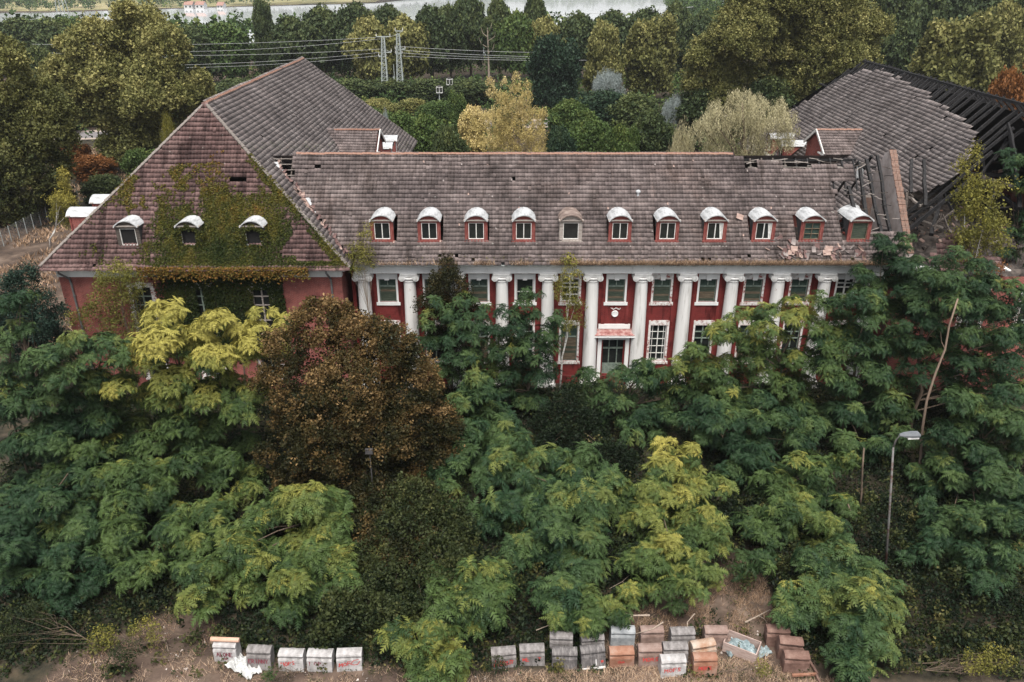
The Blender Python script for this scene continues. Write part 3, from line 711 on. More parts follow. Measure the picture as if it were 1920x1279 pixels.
def dormer(x, y, z, rotz=0, key='std', only=None, **kw):
    if key not in CACHE: CACHE[key] = [(nm, mk(nm, g, m)) for nm, g, m in dormer_parts(**kw)]
    ps = CACHE[key]; root = place(ps[0][0], ps[0][1], HOUSE, (x, y, z), rot=(0, 0, rotz))
    for nm, me in ps[1:]:
        if only and nm not in only: continue
        o = bpy.data.objects.new(nm, me); C.objects.link(o); o.parent = root
    return root
DY, DZ = YB + .83, ZB + .83
for i, x in enumerate(BAYS):
    xo = at([717, 805, 893, 982, 1070, 1162, 1251, 1340, 1431, 1521, 1610][i], 440, DY).x
    if i == 4: dormer(xo, DY, DZ, key='rust', slope=1.0, roofm='rust_metal', frame='grey_wood', style='blank')
    elif i == 9: dormer(xo, DY, DZ, key='lights', slope=1.0, pane='glass_green', style='lights')
    elif i == 10: dormer(xo, DY, DZ, key='blind', slope=1.0, pane='board_green', style='blind')
    elif i in (7, 8):
        r_ = dormer(xo, DY, DZ, key='std', slope=1.0)
        o = bpy.data.objects.new('curtain', mk('curtain', MB().prism([(.28, 1.35), (.53, 1.35), (.53, .17), (.42, .2)], 1, .08, .1), 'window_white')); C.objects.link(o); o.parent = r_
    else: dormer(xo, DY, DZ, key='std', slope=1.0)
for i, x in enumerate(LDX): dormer(x, 56.45, 12.05, key='left', slope=KF, roofm='zinc', frame='scorched_wood', style='blank', pane='dark_room')  # near-black sheet in each opening paints the unlit room behind
for y in (59.3, 63.0): dormer(LC - WH + 1.5, y, 12.2, rotz=R(-90), key='side', slope=KS, roofm='zinc', frame='red_wood', cheek='brick_red')

# ---- cross gables on the inner slopes (ridge along x), and the side dormers near them
def cross_gable(xe, sgn, scorched):
    zr, yr, ye_, ze = 16.35, 79.2, 76.45, 14.7
    xi = xe + sgn * (5.2)
    lo, hi = min(xe, xi), max(xe, xi)
    sl = math.hypot(yr - ye_, zr - ze); uy, uz = (yr - ye_) / sl, (zr - ze) / sl
    def keep(u, v):
        x = lo + u; z = ze + v * uz
        xs = (LE - (z - EZ) / KS) if sgn < 0 else (RE + (z - EZ) / KS)
        return (x > xs - .1 + .3 * nz(v, 2)) if sgn < 0 else (x < xs + .1)
    tile_field('gable_tiles', HOUSE, (lo, ye_ - .25, ze - .15), (1, 0, 0), (0, uy, uz), (0, -uz, uy), hi - lo, sl + .3, keep, 'tile_grey')
    ridge((xe, yr, zr + .04), (xe + sgn * 4.6, yr, zr + .04))
    mb = MB(); mb.quad((lo, yr, zr - .02), (hi, yr, zr - .02), (hi, 2 * yr - ye_, ze), (lo, 2 * yr - ye_, ze)); obj('rear_roof_slope', mb, 'tile_grey', HOUSE)
    mb = MB(); e = xe + sgn * .25
    mb.prism([(ye_ + .15, 9.6), (2 * yr - ye_ - .15, 9.6), (2 * yr - ye_ - .15, ze - .02), (yr, zr - .14), (ye_ + .15, ze - .02)], 0, min(e, e + sgn * .25), max(e, e + sgn * .25))
    mb.box(min(e + sgn * .26, xi), max(e + sgn * .26, xi), ye_ + .15, ye_ + .4, 9.6, ze - .03)
    obj('gable_wall', mb, 'charred' if scorched == 2 else 'brick_red', HOUSE)
    mb = MB(); a = xe - sgn * .02
    mb.beam((a, ye_ - .2, ze - .1), (a, yr, zr + .03), .08, .24); mb.beam((a, 2 * yr - ye_ + .1, ze - .02), (a, yr, zr + .03), .08, .24); mb.box(min(a, e) - .05, max(a, e) + .02, ye_ - .1, ye_ + 1.4, ze - .25, ze - .13)
    obj('verge_board', mb, 'window_white', HOUSE)
    if scorched:
        mb = MB(); mb.box(lo + .4, hi, ye_ + .10, ye_ + .147, 9.7, ze - .05); obj('scorched_panel', mb, 'scorched_wood', HOUSE)
cross_gable(-12.9, -1, 0); cross_gable(29.75, 1, 1)
for y in (85.3, 89.2): dormer(-12.85, y, 11.9, rotz=R(90), key='side', slope=KS, roofm='zinc', frame='red_wood', cheek='brick_red')
for y in (86.5, 90.5): dormer(29.0, y, 11.9, rotz=R(-90), key='side', slope=KS, roofm='zinc', frame='red_wood', cheek='brick_red')

# ---- exposed timber: main roof right end, left valley hole
def raf(name, a, b, w_=.14, h_=.2, m='charred', wob=.03):
    a, b = Vector(a), Vector(b); mb = MB(); n_ = 4; pts = [a.lerp(b, k / n_) + Vector((random.gauss(0, wob), random.gauss(0, wob), random.gauss(0, wob))) for k in range(n_ + 1)]
    base = 0; d = (b - a).normalized(); sd_ = d.cross(Vector((0, 0, 1)))
    if sd_.length < .05: sd_ = d.cross(Vector((0, 1, 0)))
    sd_.normalize(); u = sd_.cross(d)
    for k, p in enumerate(pts):
        q = 1 - .25 * random.random()
        for i, j in ((-1, -1), (1, -1), (1, 1), (-1, 1)): mb.v.append(tuple(p + sd_ * (i * w_ * q / 2) + u * (j * h_ * q / 2)))
    for k in range(n_):
        for i in range(4): mb.f.append((k * 4 + i, k * 4 + (i + 1) % 4, k * 4 + 4 + (i + 1) % 4, k * 4 + 4 + i))
    mb.f.append((3, 2, 1, 0)); mb.f.append(tuple(n_ * 4 + i for i in range(4)))
    return obj(name, mb, m, HOUSE)
def mr(x, z, off=-.12):                                       # a point on the main slope
    return (x, YB + (z - ZB) + off * -.7, z + off)
for x in np.arange(17.9, 27.2, .9): raf('rafter', mr(x, 15.2), mr(x, 17.25), .12, .16, 'scorched_wood' if x < 22 else 'charred', .015)
for x in (18.5, 20.5, 22.4, 24.6): raf('rafter', (x, 67.5, 13.4), (x, 63.4, 17.2), .12, .16, 'charred')
raf('purlin', (17.5, 63.3, 17.0), (27.3, 63.3, 16.95), .14, .18); raf('purlin', (17.5, 64.2, 16.3), (29.4, 64.2, 16.2), .14, .2)
for z, x0, x1 in ((16.95, 18.0, 23.3), (16.62, 21.0, 26.5), (16.7, 23.2, 24.9)): raf('batten', mr(x0, z, .0), mr(x1, z - .03, .0), .05, .05, 'grey_wood', .01)
for x, zt, zb in ((26.35, 15.5, 12.2), (27.25, 17.0, 12.0), (28.05, 17.3, 11.4), (28.9, 17.35, 11.2)): raf('rafter', mr(x, zb), mr(x, zt), .25, .28, 'charred', .08)
for x, zb, zt in ((27.6, 12.6, 16.9), (28.6, 12.2, 17.3)): raf('rafter', (x + .3, 67.6, 13.0), (x, 63.4, zt), .15, .2)
raf('charred_beam', (26.0, 60.1, 12.2), (29.5, 60.1, 12.15), .2, .22); raf('charred_beam', (27.3, 59.4, 11.9), (29.3, 59.2, 10.0), .2, .22); raf('charred_beam', (25.8, 61.2, 13.3), (28.2, 61.4, 13.2), .12, .16)
raf('batten', mr(25.7, 14.9, 0), mr(27.4, 14.8, 0), .05, .05, 'scorched_wood'); raf('batten', mr(25.7, 14.3, 0), mr(27.0, 14.25, 0), .05, .05, 'scorched_wood'); raf('batten', mr(25.9, 13.6, 0), mr(27.6, 13.5, 0), .06, .05, 'scorched_wood')
for x, zb, zt in ((31.0, 15.1, 17.2), (32.0, 14.3, 17.2)): raf('rafter', mr(x, zb), mr(x + .55, zt), .24, .26, 'charred', .03)
for x, zb, zt in ((-18.2, 15.9, 17.3), (-17.3, 15.7, 17.4), (-18.9, 16.4, 17.3)): raf('rafter', mr(x, zb), mr(x, zt), .10, .14, 'scorched_wood', .01)
for z in (17.15, 16.8, 16.45, 16.1): raf('batten', mr(valley_x(z) + .1, z, 0), mr(-16.9, z, 0), .05, .05, 'grey_wood', .01)
for k in range(34):                                            # battens left hanging
    x = random.uniform(25.2, 29.2); z = random.uniform(12.2, 17.0); l = random.uniform(.3, 1.1); a = random.gauss(0, .35)
    p = Vector(mr(x, z, .02)); raf('batten', p, p + Vector((l * math.cos(a), random.gauss(0, .1), l * math.sin(a))), .045, .05, random.choice(['grey_wood', 'scorched_wood', 'charred']), .02)
for k in range(16):
    x = random.uniform(18, 25.5); z = random.uniform(16.6, 17.3); p = Vector(mr(x, z, .0)); raf('batten', p, p + Vector((random.uniform(.4, 1.4), 0, random.gauss(0, .12))), .045, .05, random.choice(['grey_wood', 'scorched_wood']), .01)
# firewall between the main block and the burnt wing: plaster faces, bare brick on its sloping top
FX = 29.72
mb = MB(); mb.prism([(57.4, 9.6), (57.0, 11.3), (63.1, 17.75), (63.8, 17.4), (65.4, 14.6), (65.6, 9.6)], 0, FX, FX + .5); obj('firewall', mb, 'plaster', HOUSE)
mb = MB(); ncour = 46
for k in range(ncour):
    t0, t1 = k / ncour, (k + .93) / ncour; y0, z0 = 57.0 + 6.1 * t0, 11.3 + 6.45 * t0; y1, z1 = 57.0 + 6.1 * t1, 11.3 + 6.45 * t1; dx_ = random.uniform(-.03, .03); h = random.uniform(.06, .13)
    for q in range(2):
        xa = FX - .03 + dx_ + q * .28
        mb.prism([(y0, z0), (y1, z1), (y1 - .02, z1 + h), (y0 - .02, z0 + h)], 0, xa, xa + .26)
o = obj('firewall_coping', mb, 'brick_old', HOUSE); o['kind'] = 'stuff'
mb = MB(); mb.box(27.9, 28.5, 61.6, 62.4, 9.6, 14.4); obj('chimney_breast', mb, 'brick_old', HOUSE)
mb = MB(); mb.box(27.4, FX - .02, 60.2, 62.4, 10.9, 11.0); obj('zinc_sheet', mb, 'zinc', HOUSE)
p = at(1610, 322, 62.5); mb = MB(); mb.prism([(-.3, -.4), (.25, -.45), (.3, .2), (.1, .45), (-.2, .4)], 1, -.02, .02); mb.v = [(p.x + a, 62.3 + c * .6, p.z + c) for a, b, c in mb.v]; obj('zinc_sheet', mb, 'zinc', HOUSE)
p = at(1603, 388, 60.2); mb = MB(); barrel(mb, .5, .2, 0, -.4, .5, .03); mb.v = [(p.x + a, p.y + b, p.z - .2 + c + b * .3) for a, b, c in mb.v]; obj('zinc_sheet', mb, 'zinc', HOUSE)

# ---- burnt right wing: rafters, ridge, hips, posts and fallen timber
def sag_z(y, v): return float(sag_r(np.array(y - WYE), np.array(v)))
y = 57.6
while y < 96.5:
    zmax = min(AZ, EZ + (y - WYE) * KF, EZ + (WYB - y) * (AZ - EZ) / (WYB - WYR)) - .1
    xm = RE + (zmax - EZ) / KS
    if y > 60.2 or random.random() < .35:
        z0 = EZ if y > 66 else (zmax - random.uniform(2, 4) if y > 62.5 else EZ + 1)
        x0 = RE + (z0 - EZ) / KS
        raf('charred_rafter', (x0, y, z0 - (1.15 if y < 70 else .75)), (xm + random.uniform(-.1, .2), y + random.gauss(0, .06), zmax - (.55 if y < 70 else .3) + random.uniform(-.1, .12)), .19, .26, 'charred', .03)
    if y > 61 and random.random() < .92:
        raf('charred_rafter', (RC + WH - .2, y, EZ - .1), (2 * RC - xm, y, zmax), .17, .24, 'charred', .03)
    y += .78 if y > 68 else 1.15
raf('ridge_beam', (RC, 63.5, AZ - .25), (RC, 95, AZ - .3), .2, .3)
mb = MB(); mb.quad((RC + .9, 66, AZ - 1.15), (RC + .9, 96, AZ - 1.15), (RC + WH - .3, 101, EZ - .2), (RC + WH - .3, 63, EZ - .2)); mb.quad((RC + .9, 96, AZ - 1.15), (RC - .9, 96, AZ - 1.15), (RE + .2, 102, EZ - .1), (RC + WH - .3, 101.9, EZ - .1))
obj('dark_backing_sheet', mb, 'charred', HOUSE)  # added dark sheet that blocks the bright background behind the rafters
for q in (13.2, 16.0, 18.6):                                   # purlins under the inner slope
    x = RE + (q - EZ) / KS; raf('purlin', (x, 62.5, q - .5), (x, 99, q - .45), .2, .24)
# front hip: only a few burnt lengths are left
raf('hip_rafter', (RC + WH - .3, WYE + .3, EZ), (RC + .2, AY, AZ - .2), .2, .28)
for x, z1, z2 in ((41, 13.5, 20.5), (42.8, 11.5, 18.2), (44.5, 11, 17), (46.4, 10.8, 15.2), (38.2, 17.2, 20.1)):
    raf('charred_rafter', (x, WYE + (z1 - EZ) / KF, z1), (x + random.gauss(0, .3), WYE + (z2 - EZ) / KF, z2), .17, .24)
TIM = [((1700, 362, 64), (1697, 425, 61.5), .22, 'scorched_wood'), ((1702, 368, 63.8), (1728, 386, 62), .16, 'grey_wood'), ((1704, 358, 64.2), (1768, 368, 63), .14, 'scorched_wood'),
       ((1768, 362, 63), (1745, 440, 60), .3, 'charred'), ((1770, 366, 63), (1790, 400, 62), .18, 'charred'), ((1788, 395, 61.6), (1750, 425, 60.4), .14, 'scorched_wood'),
       ((1766, 402, 60.8), (1788, 445, 58), .09, 'scorched_wood'), ((1765, 400, 60.8), (1752, 430, 60), .08, 'scorched_wood'), ((1788, 440, 58), (1790, 478, 57), .2, 'charred'),
       ((1718, 385, 66), (1720, 430, 62), .16, 'charred'), ((1745, 390, 64), (1700, 400, 64), .14, 'charred'), ((1690, 388, 64), (1760, 396, 64), .12, 'scorched_wood'),
       ((1800, 325, 66), (1905, 330, 70), .26, 'charred'), ((1840, 330, 64), (1905, 352, 64), .3, 'debris'), ((1860, 322, 72), (1915, 318, 74), .2, 'scorched_wood'), ((1855, 305, 76), (1918, 303, 76), .2, 'scorched_wood'),
       ((1893, 250, 66), (1905, 345, 64), .28, 'charred'), ((1905, 328, 62), (1912, 390, 59), .28, 'charred'), ((1918, 240, 66), (1860, 300, 66), .22, 'charred'), ((1890, 262, 68), (1838, 330, 66), .2, 'charred'),
       ((1880, 290, 70), (1885, 335, 66), .24, 'charred'), ((1845, 300, 70), (1842, 345, 66), .22, 'charred'), ((1850, 345, 62), (1910, 395, 59.5), .2, 'charred'), ((1800, 350, 64), (1860, 350, 64), .2, 'charred'),
       ((1795, 395, 60), (1840, 440, 58.5), .16, 'charred'), ((1730, 405, 62), (1690, 440, 60), .15, 'charred'), ((1712, 372, 64), (1760, 390, 66), .12, 'charred'), ((1880, 330, 60), (1850, 400, 59), .2, 'charred')]
for a, b, w_, m in TIM: raf('charred_beam' if m == 'charred' else 'fallen_timber', at(*a), at(*b), w_, w_ * 1.15, m, .05)
for k in range(46):
    x = random.uniform(31, 48); y = random.uniform(57.5, 76); z = 9.9 + random.random() * .7; a = random.uniform(0, 3.14); l = random.uniform(.6, 2.2)
    raf('fallen_timber', (x, y, z), (x + l * math.cos(a), y + l * math.sin(a), z + random.uniform(-.2, .9)), .12, .14, random.choice(['charred', 'charred', 'scorched_wood', 'grey_wood']), .02)
rub = MB(); rub.box(-.12, .12, -.06, .06, 0, .07); rub_me = [mk('rubble_brick', rub, m) for m in ('brick_old', 'fresh_tile', 'debris')]
for k in range(160):
    x = random.uniform(30.5, 47); y = random.uniform(57, 74); place('rubble_brick', random.choice(rub_me), HOUSE, (x, y, 9.75 + random.random() * .5), rot=(random.gauss(0, .5), random.gauss(0, .5), random.uniform(0, 3)), scale=random.uniform(.8, 2.2))
for px, py, Y in ((1712, 358, 64.5), (1700, 349, 65), (1892, 308, 70), (1880, 320, 68)):
    p = at(px, py, Y); place('broken_sheet', sheet_me, HOUSE, p, rot=(R(40), random.gauss(0, .5), random.uniform(0, 3)), scale=1.1)

# ================================================================== FOLIAGE KIT
def mats_from_axis(ax, spin):
    """n rotation matrices whose local z is ax"""
    ax = ax / np.maximum(np.linalg.norm(ax, axis=1, keepdims=True), 1e-6); n = len(ax)
    ref = np.where(np.abs(ax[:, 2:3]) < .95, np.array([[0, 0, 1.0]]), np.array([[1.0, 0, 0]]))
    x = np.cross(ref, ax); x /= np.linalg.norm(x, axis=1, keepdims=True); y = np.cross(ax, x)
    c, s = np.cos(spin)[:, None], np.sin(spin)[:, None]
    x2 = x * c + y * s; y2 = -x * s + y * c
    return np.stack([x2, y2, ax], axis=2)
def stamp(protos, P, M, S, T):
    """copies of the proto clumps (V,F) at P with rotation M, scale S; T tint per copy -> V,F,tint"""
    Vs, Fs, Ts = [], [], []; off = 0; pick = rng.integers(0, len(protos), len(P))
    for k, (v, f) in enumerate(protos):
        m = pick == k
        if not m.any(): continue
        n = m.sum()
        W = np.einsum('nij,vj->nvi', M[m], v) * S[m][:, None, None] + P[m][:, None, :]
        Vs.append(W.reshape(-1, 3)); Fs.append((f[None] + (np.arange(n) * len(v))[:, None, None]).reshape(-1, 3) + off); Ts.append(np.repeat(T[m], len(v))); off += n * len(v)
    return np.concatenate(Vs), np.concatenate(Fs), np.concatenate(Ts)
def rosette(nl, seed, L=.56):
    """a whorl of arching feather leaves, drooping at the ends"""
    r_ = np.random.default_rng(seed); V, F = [], []
    for i in range(nl):
        phi = 2 * math.pi * (i + r_.uniform(-.3, .3)) / nl; e0 = r_.uniform(.15, .75); ln = L * r_.uniform(.7, 1.15); dr = r_.uniform(1.2, 2.2)
        d = np.array([math.cos(phi), math.sin(phi), 0]); sd_ = np.array([-math.sin(phi), math.cos(phi), 0]); p = np.zeros(3); n_ = 6; pts = []
        roll = r_.normal(0, .25)
        for k in range(n_ + 1):
            pts.append(p.copy()); t = k / n_; e = e0 - dr * t; p = p + (d * math.cos(e) + np.array([0, 0, math.sin(e)])) * ln / n_
        for k in range(1, n_ + 1):
            q = pts[k]; fw = pts[k] - pts[k - 1]; fw /= np.linalg.norm(fw); up = np.cross(sd_, fw) * -1
            w_ = ln * .235 * math.sin(math.pi * min(1, .25 + .68 * k / n_)) + .02
            for s in (-1, 1):
                side = sd_ * s * math.cos(.25 + roll * s) + np.array([0, 0, -1]) * math.sin(.28 + roll * s)
                b0, b1 = q - fw * ln * .085, q + fw * ln * .078; tp = q + side * w_ + fw * w_ * .55
                n0 = len(V); V += [b0, tp, b1]; F.append((n0, n0 + 1, n0 + 2))
        q = pts[-1]; n0 = len(V); V += [q - sd_ * .025, q + fw * .10, q + sd_ * .025]; F.append((n0, n0 + 1, n0 + 2))
    return np.array(V), np.array(F)
ROSETTES = [[rosette(nl, 40 + i + 10 * q, L) for i, nl in enumerate((8, 9, 10, 9))] for q, L in enumerate((.46, .56, .68))]
def clump(n, size, spread, seed, aspect=.5, flat=0.0, hang=0.0):
    """n separate pointed leaves scattered in a small ball"""
    r_ = np.random.default_rng(seed); V, F = [], []
    for i in range(n):
        c = r_.normal(0, 1, 3); c *= spread * r_.random() ** .4 / np.linalg.norm(c)
        a = r_.normal(0, 1, 3); a[2] -= hang; a /= np.linalg.norm(a); nn = r_.normal(0, 1, 3) + np.array([0, 0, 1.2 + flat]); b = np.cross(a, nn); b /= np.linalg.norm(b)
        s = size * r_.uniform(.7, 1.3); fold = np.cross(b, a) * s * .12
        n0 = len(V); V += [c - a * s * .5, c + b * s * aspect * .5 + fold, c + a * s * .5, c - b * s * aspect * .5 + fold]; F += [(n0, n0 + 1, n0 + 2), (n0, n0 + 2, n0 + 3)]
    return np.array(V), np.array(F)
def strand(n, size, length, seed, up=1, aspect=.35, spread=.08, splay=.9):
    """leaves along a thin shoot rising (up=1) or hanging (up=-1)"""
    r_ = np.random.default_rng(seed); V, F = [], []
    for i in range(n):
        t = (i + .5) / n; c = np.array([r_.normal(0, spread), r_.normal(0, spread), up * length * t])
        ph = r_.uniform(0, 6.28); a = np.array([math.cos(ph) * splay, math.sin(ph) * splay, up * .8 if up > 0 else -1.0]); a /= np.linalg.norm(a)
        b = np.cross(a, r_.normal(0, 1, 3)); b /= np.linalg.norm(b); s = size * r_.uniform(.7, 1.3)
        n0 = len(V); V += [c, c + a * s * .5 + b * s * aspect * .5, c + a * s, c + a * s * .5 - b * s * aspect * .5]; F += [(n0, n0 + 1, n0 + 2), (n0, n0 + 2, n0 + 3)]
    return np.array(V), np.array(F)
SMALL = [clump(9, .17, .30, 60 + i, .6) for i in range(4)]
BIRCH = [strand(12, .15, .75, 70 + i, -1, .6, .10) for i in range(4)]
TWIG = [clump(7, .13, .28, 80 + i, .45, 0, .5) for i in range(3)]
FAR = [clump(11, .52, .72, 90 + i, .7) for i in range(4)]
FARS = [clump(11, .36, .52, 95 + i, .65) for i in range(4)]
POP = [strand(9, .42, 1.7, 100 + i, 1, .6, .22) for i in range(4)]
WIL = [strand(10, .40, 1.9, 110 + i, -1, .3, .16, .5) for i in range(4)]
def shell(lobes, per, inner=.35, zlow=-.55, rough=.14, mingap=.78, seed=0):
    """points over the outside of a cluster of balls, with outward directions"""
    r_ = np.random.default_rng(seed); Cn = np.array([l[:3] for l in lobes], float); Rd = np.array([l[3] for l in lobes], float); P, N = [], []
    sq = np.array([l[4] if len(l) > 4 else 1.0 for l in lobes])
    for c, r0, s in zip(Cn, Rd, sq):
        n = max(4, int(per * 4 * math.pi * r0 * r0 * .8)); d = r_.normal(0, 1, (n, 3)); d /= np.linalg.norm(d, axis=1, keepdims=True); d = d[d[:, 2] > zlow]
        f = 1 - inner * r_.random(len(d)) ** 2 + r_.normal(0, rough, len(d)); p = c + d * (r0 * f)[:, None] * np.array([1, 1, s])
        q = np.linalg.norm((p[:, None] - Cn[None]) / np.stack([np.ones_like(sq), np.ones_like(sq), sq], 1)[None], axis=2) / Rd[None]
        ok = (q.min(axis=1) > mingap * .72) | (r_.random(len(d)) < .12)
        P.append(p[ok]); N.append(d[ok])
    return np.concatenate(P), np.concatenate(N)
def thin(P, N, d, seed=0):
    """keep points at least about d apart"""
    r_ = np.random.default_rng(seed); o = r_.permutation(len(P)); seen = {}; keep = []
    for i in o:
        c = tuple(np.floor(P[i] / d).astype(int)); ok = True
        for a in (-1, 0, 1):
            for b in (-1, 0, 1):
                for e in (-1, 0, 1):
                    for j in seen.get((c[0] + a, c[1] + b, c[2] + e), ()):
                        if np.sum((P[i] - P[j]) ** 2) < d * d: ok = False
        if ok: seen.setdefault(c, []).append(i); keep.append(i)
    keep = np.array(keep); return P[keep], N[keep]
def sublobes(env, n, frac, seed, zmin=.0):
    """env: function t(0..1 height)->radius, with z0,z1; bumpy small balls on the surface of a round body"""
    z0, z1, prof_ = env; r_ = np.random.default_rng(seed); out_ = []
    for i in range(n):
        t = r_.random() ** .8; z = z0 + (z1 - z0) * t; a = r_.uniform(0, 6.283); rr = prof_(t)
        k = frac * (z1 - z0) * r_.uniform(.5, 1.45); rr *= r_.uniform(.72, 1.15)
        out_.append((math.cos(a) * max(0, rr - k * .6), math.sin(a) * max(0, rr - k * .6), z, k))
    for t in (.25, .5, .75): out_.append((0, 0, z0 + (z1 - z0) * t, prof_(t) * .75))
    return out_
def limbs(base, lobes, r0, mat, parent, name='trunk', seed=0, maxn=12, bend=.25):
    """tapered trunk with a limb towards each bigger lobe"""
    r_ = random.Random(seed); base = Vector(base); cs = sorted(lobes, key=lambda l: -l[3])[:maxn]
    top = max(cs, key=lambda l: l[2]); tp = Vector(top[:3]); mb = MB()
    pts = [base - Vector((0, 0, .3))]; m = 6
    for k in range(1, m + 1):
        t = k / m; p = base.lerp(tp, t); p += Vector((r_.gauss(0, bend), r_.gauss(0, bend), 0)) * math.sin(math.pi * t); pts.append(p)
    mb.tube(pts, [r0 * 1.15] + [r0 * (1 - .85 * k / m) for k in range(1, m + 1)], 8)
    for l in cs:
        if l is top: continue
        c = Vector(l[:3]); t = min(.85, max(.2, (c.z - base.z) / max(.1, tp.z - base.z) * .62)); q = t * m; i = min(int(q), m - 1); s = pts[i].lerp(pts[i + 1], q - i)
        mid = s.lerp(c, .5) + Vector((r_.gauss(0, .2), r_.gauss(0, .2), .25)); rr = r0 * .42 * (1 - t * .6)
        mb.tube([s, mid, c], [rr, rr * .65, rr * .2], 5, cap=False)
    return obj(name, mb, mat, parent, smooth=True)
def crown(parent, V, F, T, mat, name='crown'):
    me = tri_mesh(name, V - np.array(wl(parent)), F, T, mat); o = bpy.data.objects.new(name, me); C.objects.link(o)
    if parent: o.parent = parent
    WL[o.name] = wl(parent); return o
def leafy(parent, protos, P, N, mat, tint, up=.6, sc=(.75, 1.2), jit=.35, vertical=False, name='crown'):
    n = len(P); ax = N * (1 - up) + np.array([0, 0, up]) + rng.normal(0, jit, (n, 3))
    if vertical: ax = np.array([[0, 0, 1.0]]) + rng.normal(0, jit, (n, 3)) * .5 + N * (1 - up) * .3
    M = mats_from_axis(ax, rng.uniform(0, 6.283, n)); V, F, T = stamp(protos, P, M, rng.uniform(*sc, n), np.clip(tint, 0, 1))
    return crown(parent, V, F, T, mat, name)

# ================================================================== GROUND, WATER, ROAD, AIR
def gpoly(pts): return [tuple(gp(*p)[:2]) for p in pts]
DIRT = [gpoly([(30, 1330), (120, 1232), (250, 1175), (330, 1145), (405, 1165), (428, 1225), (700, 1248), (900, 1266), (900, 1330)]), gpoly([(1130, 1175), (1200, 1130), (1330, 1040), (1420, 1030), (1440, 1110), (1490, 1190), (1560, 1320), (880, 1320), (900, 1262), (1130, 1258)])]
def bare(x, y): return (y < 27.6 and x > -20) or any(inpoly(x, y, p) for p in DIRT)
m = surf('soil', [(.28, (.024, .018, .014)), (.42, (.062, .042, .033)), (.55, (.115, .080, .061)), (.7, (.21, .155, .12))], scale=.45, rough=.95, bump=.8, bscale=7, spots=(5.5, .72, (.30, .25, .22)), detail=10)
nt = m.node_tree; pb_ = nt.nodes['Principled BSDF']; src = pb_.inputs['Base Color'].links[0].from_socket      # humus and litter where nothing is trodden, darkened to stand for tree shade
at_ = nd(nt, 'ShaderNodeAttribute'); at_.attribute_name = 'tint'; mx = nd(nt, 'ShaderNodeMixRGB'); nn_ = nd(nt, 'ShaderNodeTexNoise'); nn_.inputs['Scale'].default_value = 1.6; nn_.inputs['Detail'].default_value = 9
tc_ = nd(nt, 'ShaderNodeTexCoord'); nt.links.new(tc_.outputs['Object'], nn_.inputs['Vector']); rp_ = ramp(nt, [(.3, (.012, .011, .008)), (.5, (.030, .027, .017)), (.7, (.062, .048, .030))]); nt.links.new(nn_.outputs['Fac'], rp_.inputs[0])
nt.links.new(at_.outputs['Fac'], mx.inputs[0]); nt.links.new(rp_.outputs[0], mx.inputs[1]); nt.links.new(src, mx.inputs[2]); nt.links.new(mx.outputs[0], pb_.inputs['Base Color'])
surf('field', [(.3, (.10, .11, .045)), (.5, (.22, .20, .09)), (.7, (.38, .32, .18))], scale=.012, rough=.95)
surf('asphalt', [(.3, (.14, .13, .135)), (.7, (.22, .205, .205))], scale=1, rough=.9)
surf('road_edge', [(.3, (.30, .24, .2)), (.7, (.45, .38, .33))], scale=1, rough=.9)
surf('lake_water', [(.3, (.70, .73, .75)), (.7, (.74, .77, .79))], scale=.02, rough=.05, spec=.6)  # whitish base colour stands in for bright cloud reflected on the lake
surf('far_wall', [(.3, (.42, .41, .4)), (.7, (.5, .49, .48))], scale=1); surf('far_roof', [(.3, (.25, .14, .11)), (.7, (.34, .2, .16))], scale=1)
def ground_z(x, y):
    if 24 < y < 60 and abs(x) < 45: return .10 * fbm(x, y, .35) + .05 * fbm(x, y, 1.3, 9)
    return 0.0
mb = MB(); gx = [-3200, -1200, -500, -200, -90, -46] + list(np.linspace(-45, 45, 226)) + [46, 90, 200, 500, 1200, 3200]; gy = [-300, -60, 0, 15, 23] + list(np.linspace(24, 60, 91)) + [61, 80, 120, 200, 400, 900, 2000, 4500]
for y in gy:
    for x in gx:
        z = ground_z(x, y)
        if y >= 2000: z = 10 if y < 3000 else 28
        mb.v.append((x, y, z))
nx = len(gx)
for j in range(len(gy) - 1):
    for i in range(nx - 1): a = j * nx + i; mb.f.append((a, a + 1, a + nx + 1, a + nx))
go = props(obj('ground', mb, 'soil', smooth=True), kind='structure'); ga = go.data.attributes.new('tint', 'FLOAT', 'POINT')
def bare_amount(x, y):
    if y < 24 or y > 60 or abs(x) > 45: return .8 if (y < 24 or x < -45) else .35
    b = sum(bare(x + dx_, y + dy_) for dx_, dy_ in ((0, 0), (.5, 0), (-.5, 0), (0, .5), (0, -.5))) / 5
    return max(0, min(1, b + .5 * fbm(x, y, .9, 21) * (.2 < b + .3)))
ga.data.foreach_set('value', [bare_amount(v.co.x, v.co.y) for v in go.data.vertices])
def flat(name, pts, z, mat):
    mb = MB(); mb.v = [(p[0], p[1], z) for p in pts]; mb.f = [tuple(range(len(pts)))]; return props(obj(name, mb, mat), kind='structure')
flat('water', [(-310, 420), (-250, 330), (-90, 300), (60, 330), (95, 420), (120, 640), (330, 900), (420, 1200), (-20, 1150), (-120, 760), (-230, 690), (-330, 610), (-460, 600)], .15, 'lake_water')
flat('field', [(150, 480), (320, 560), (520, 900), (400, 870), (330, 890), (135, 640)], .12, 'field')
flat('field', [(-900, 640), (-340, 630), (-235, 705), (-125, 780), (-160, 1500), (-1500, 1500)], .12, 'field')
flat('field', [(-110, 100), (-44, 100), (-40, 140), (-45, 160), (-120, 160)], .02, 'straw' if False else 'soil')
rp0, rp1 = gp(60, 256), gp(215, 252)
mb = MB(); d_ = (rp1 - rp0).normalized(); nrm = Vector((-d_.y, d_.x, 0)); a, b = rp0 - d_ * 150, rp1 + d_ * 260
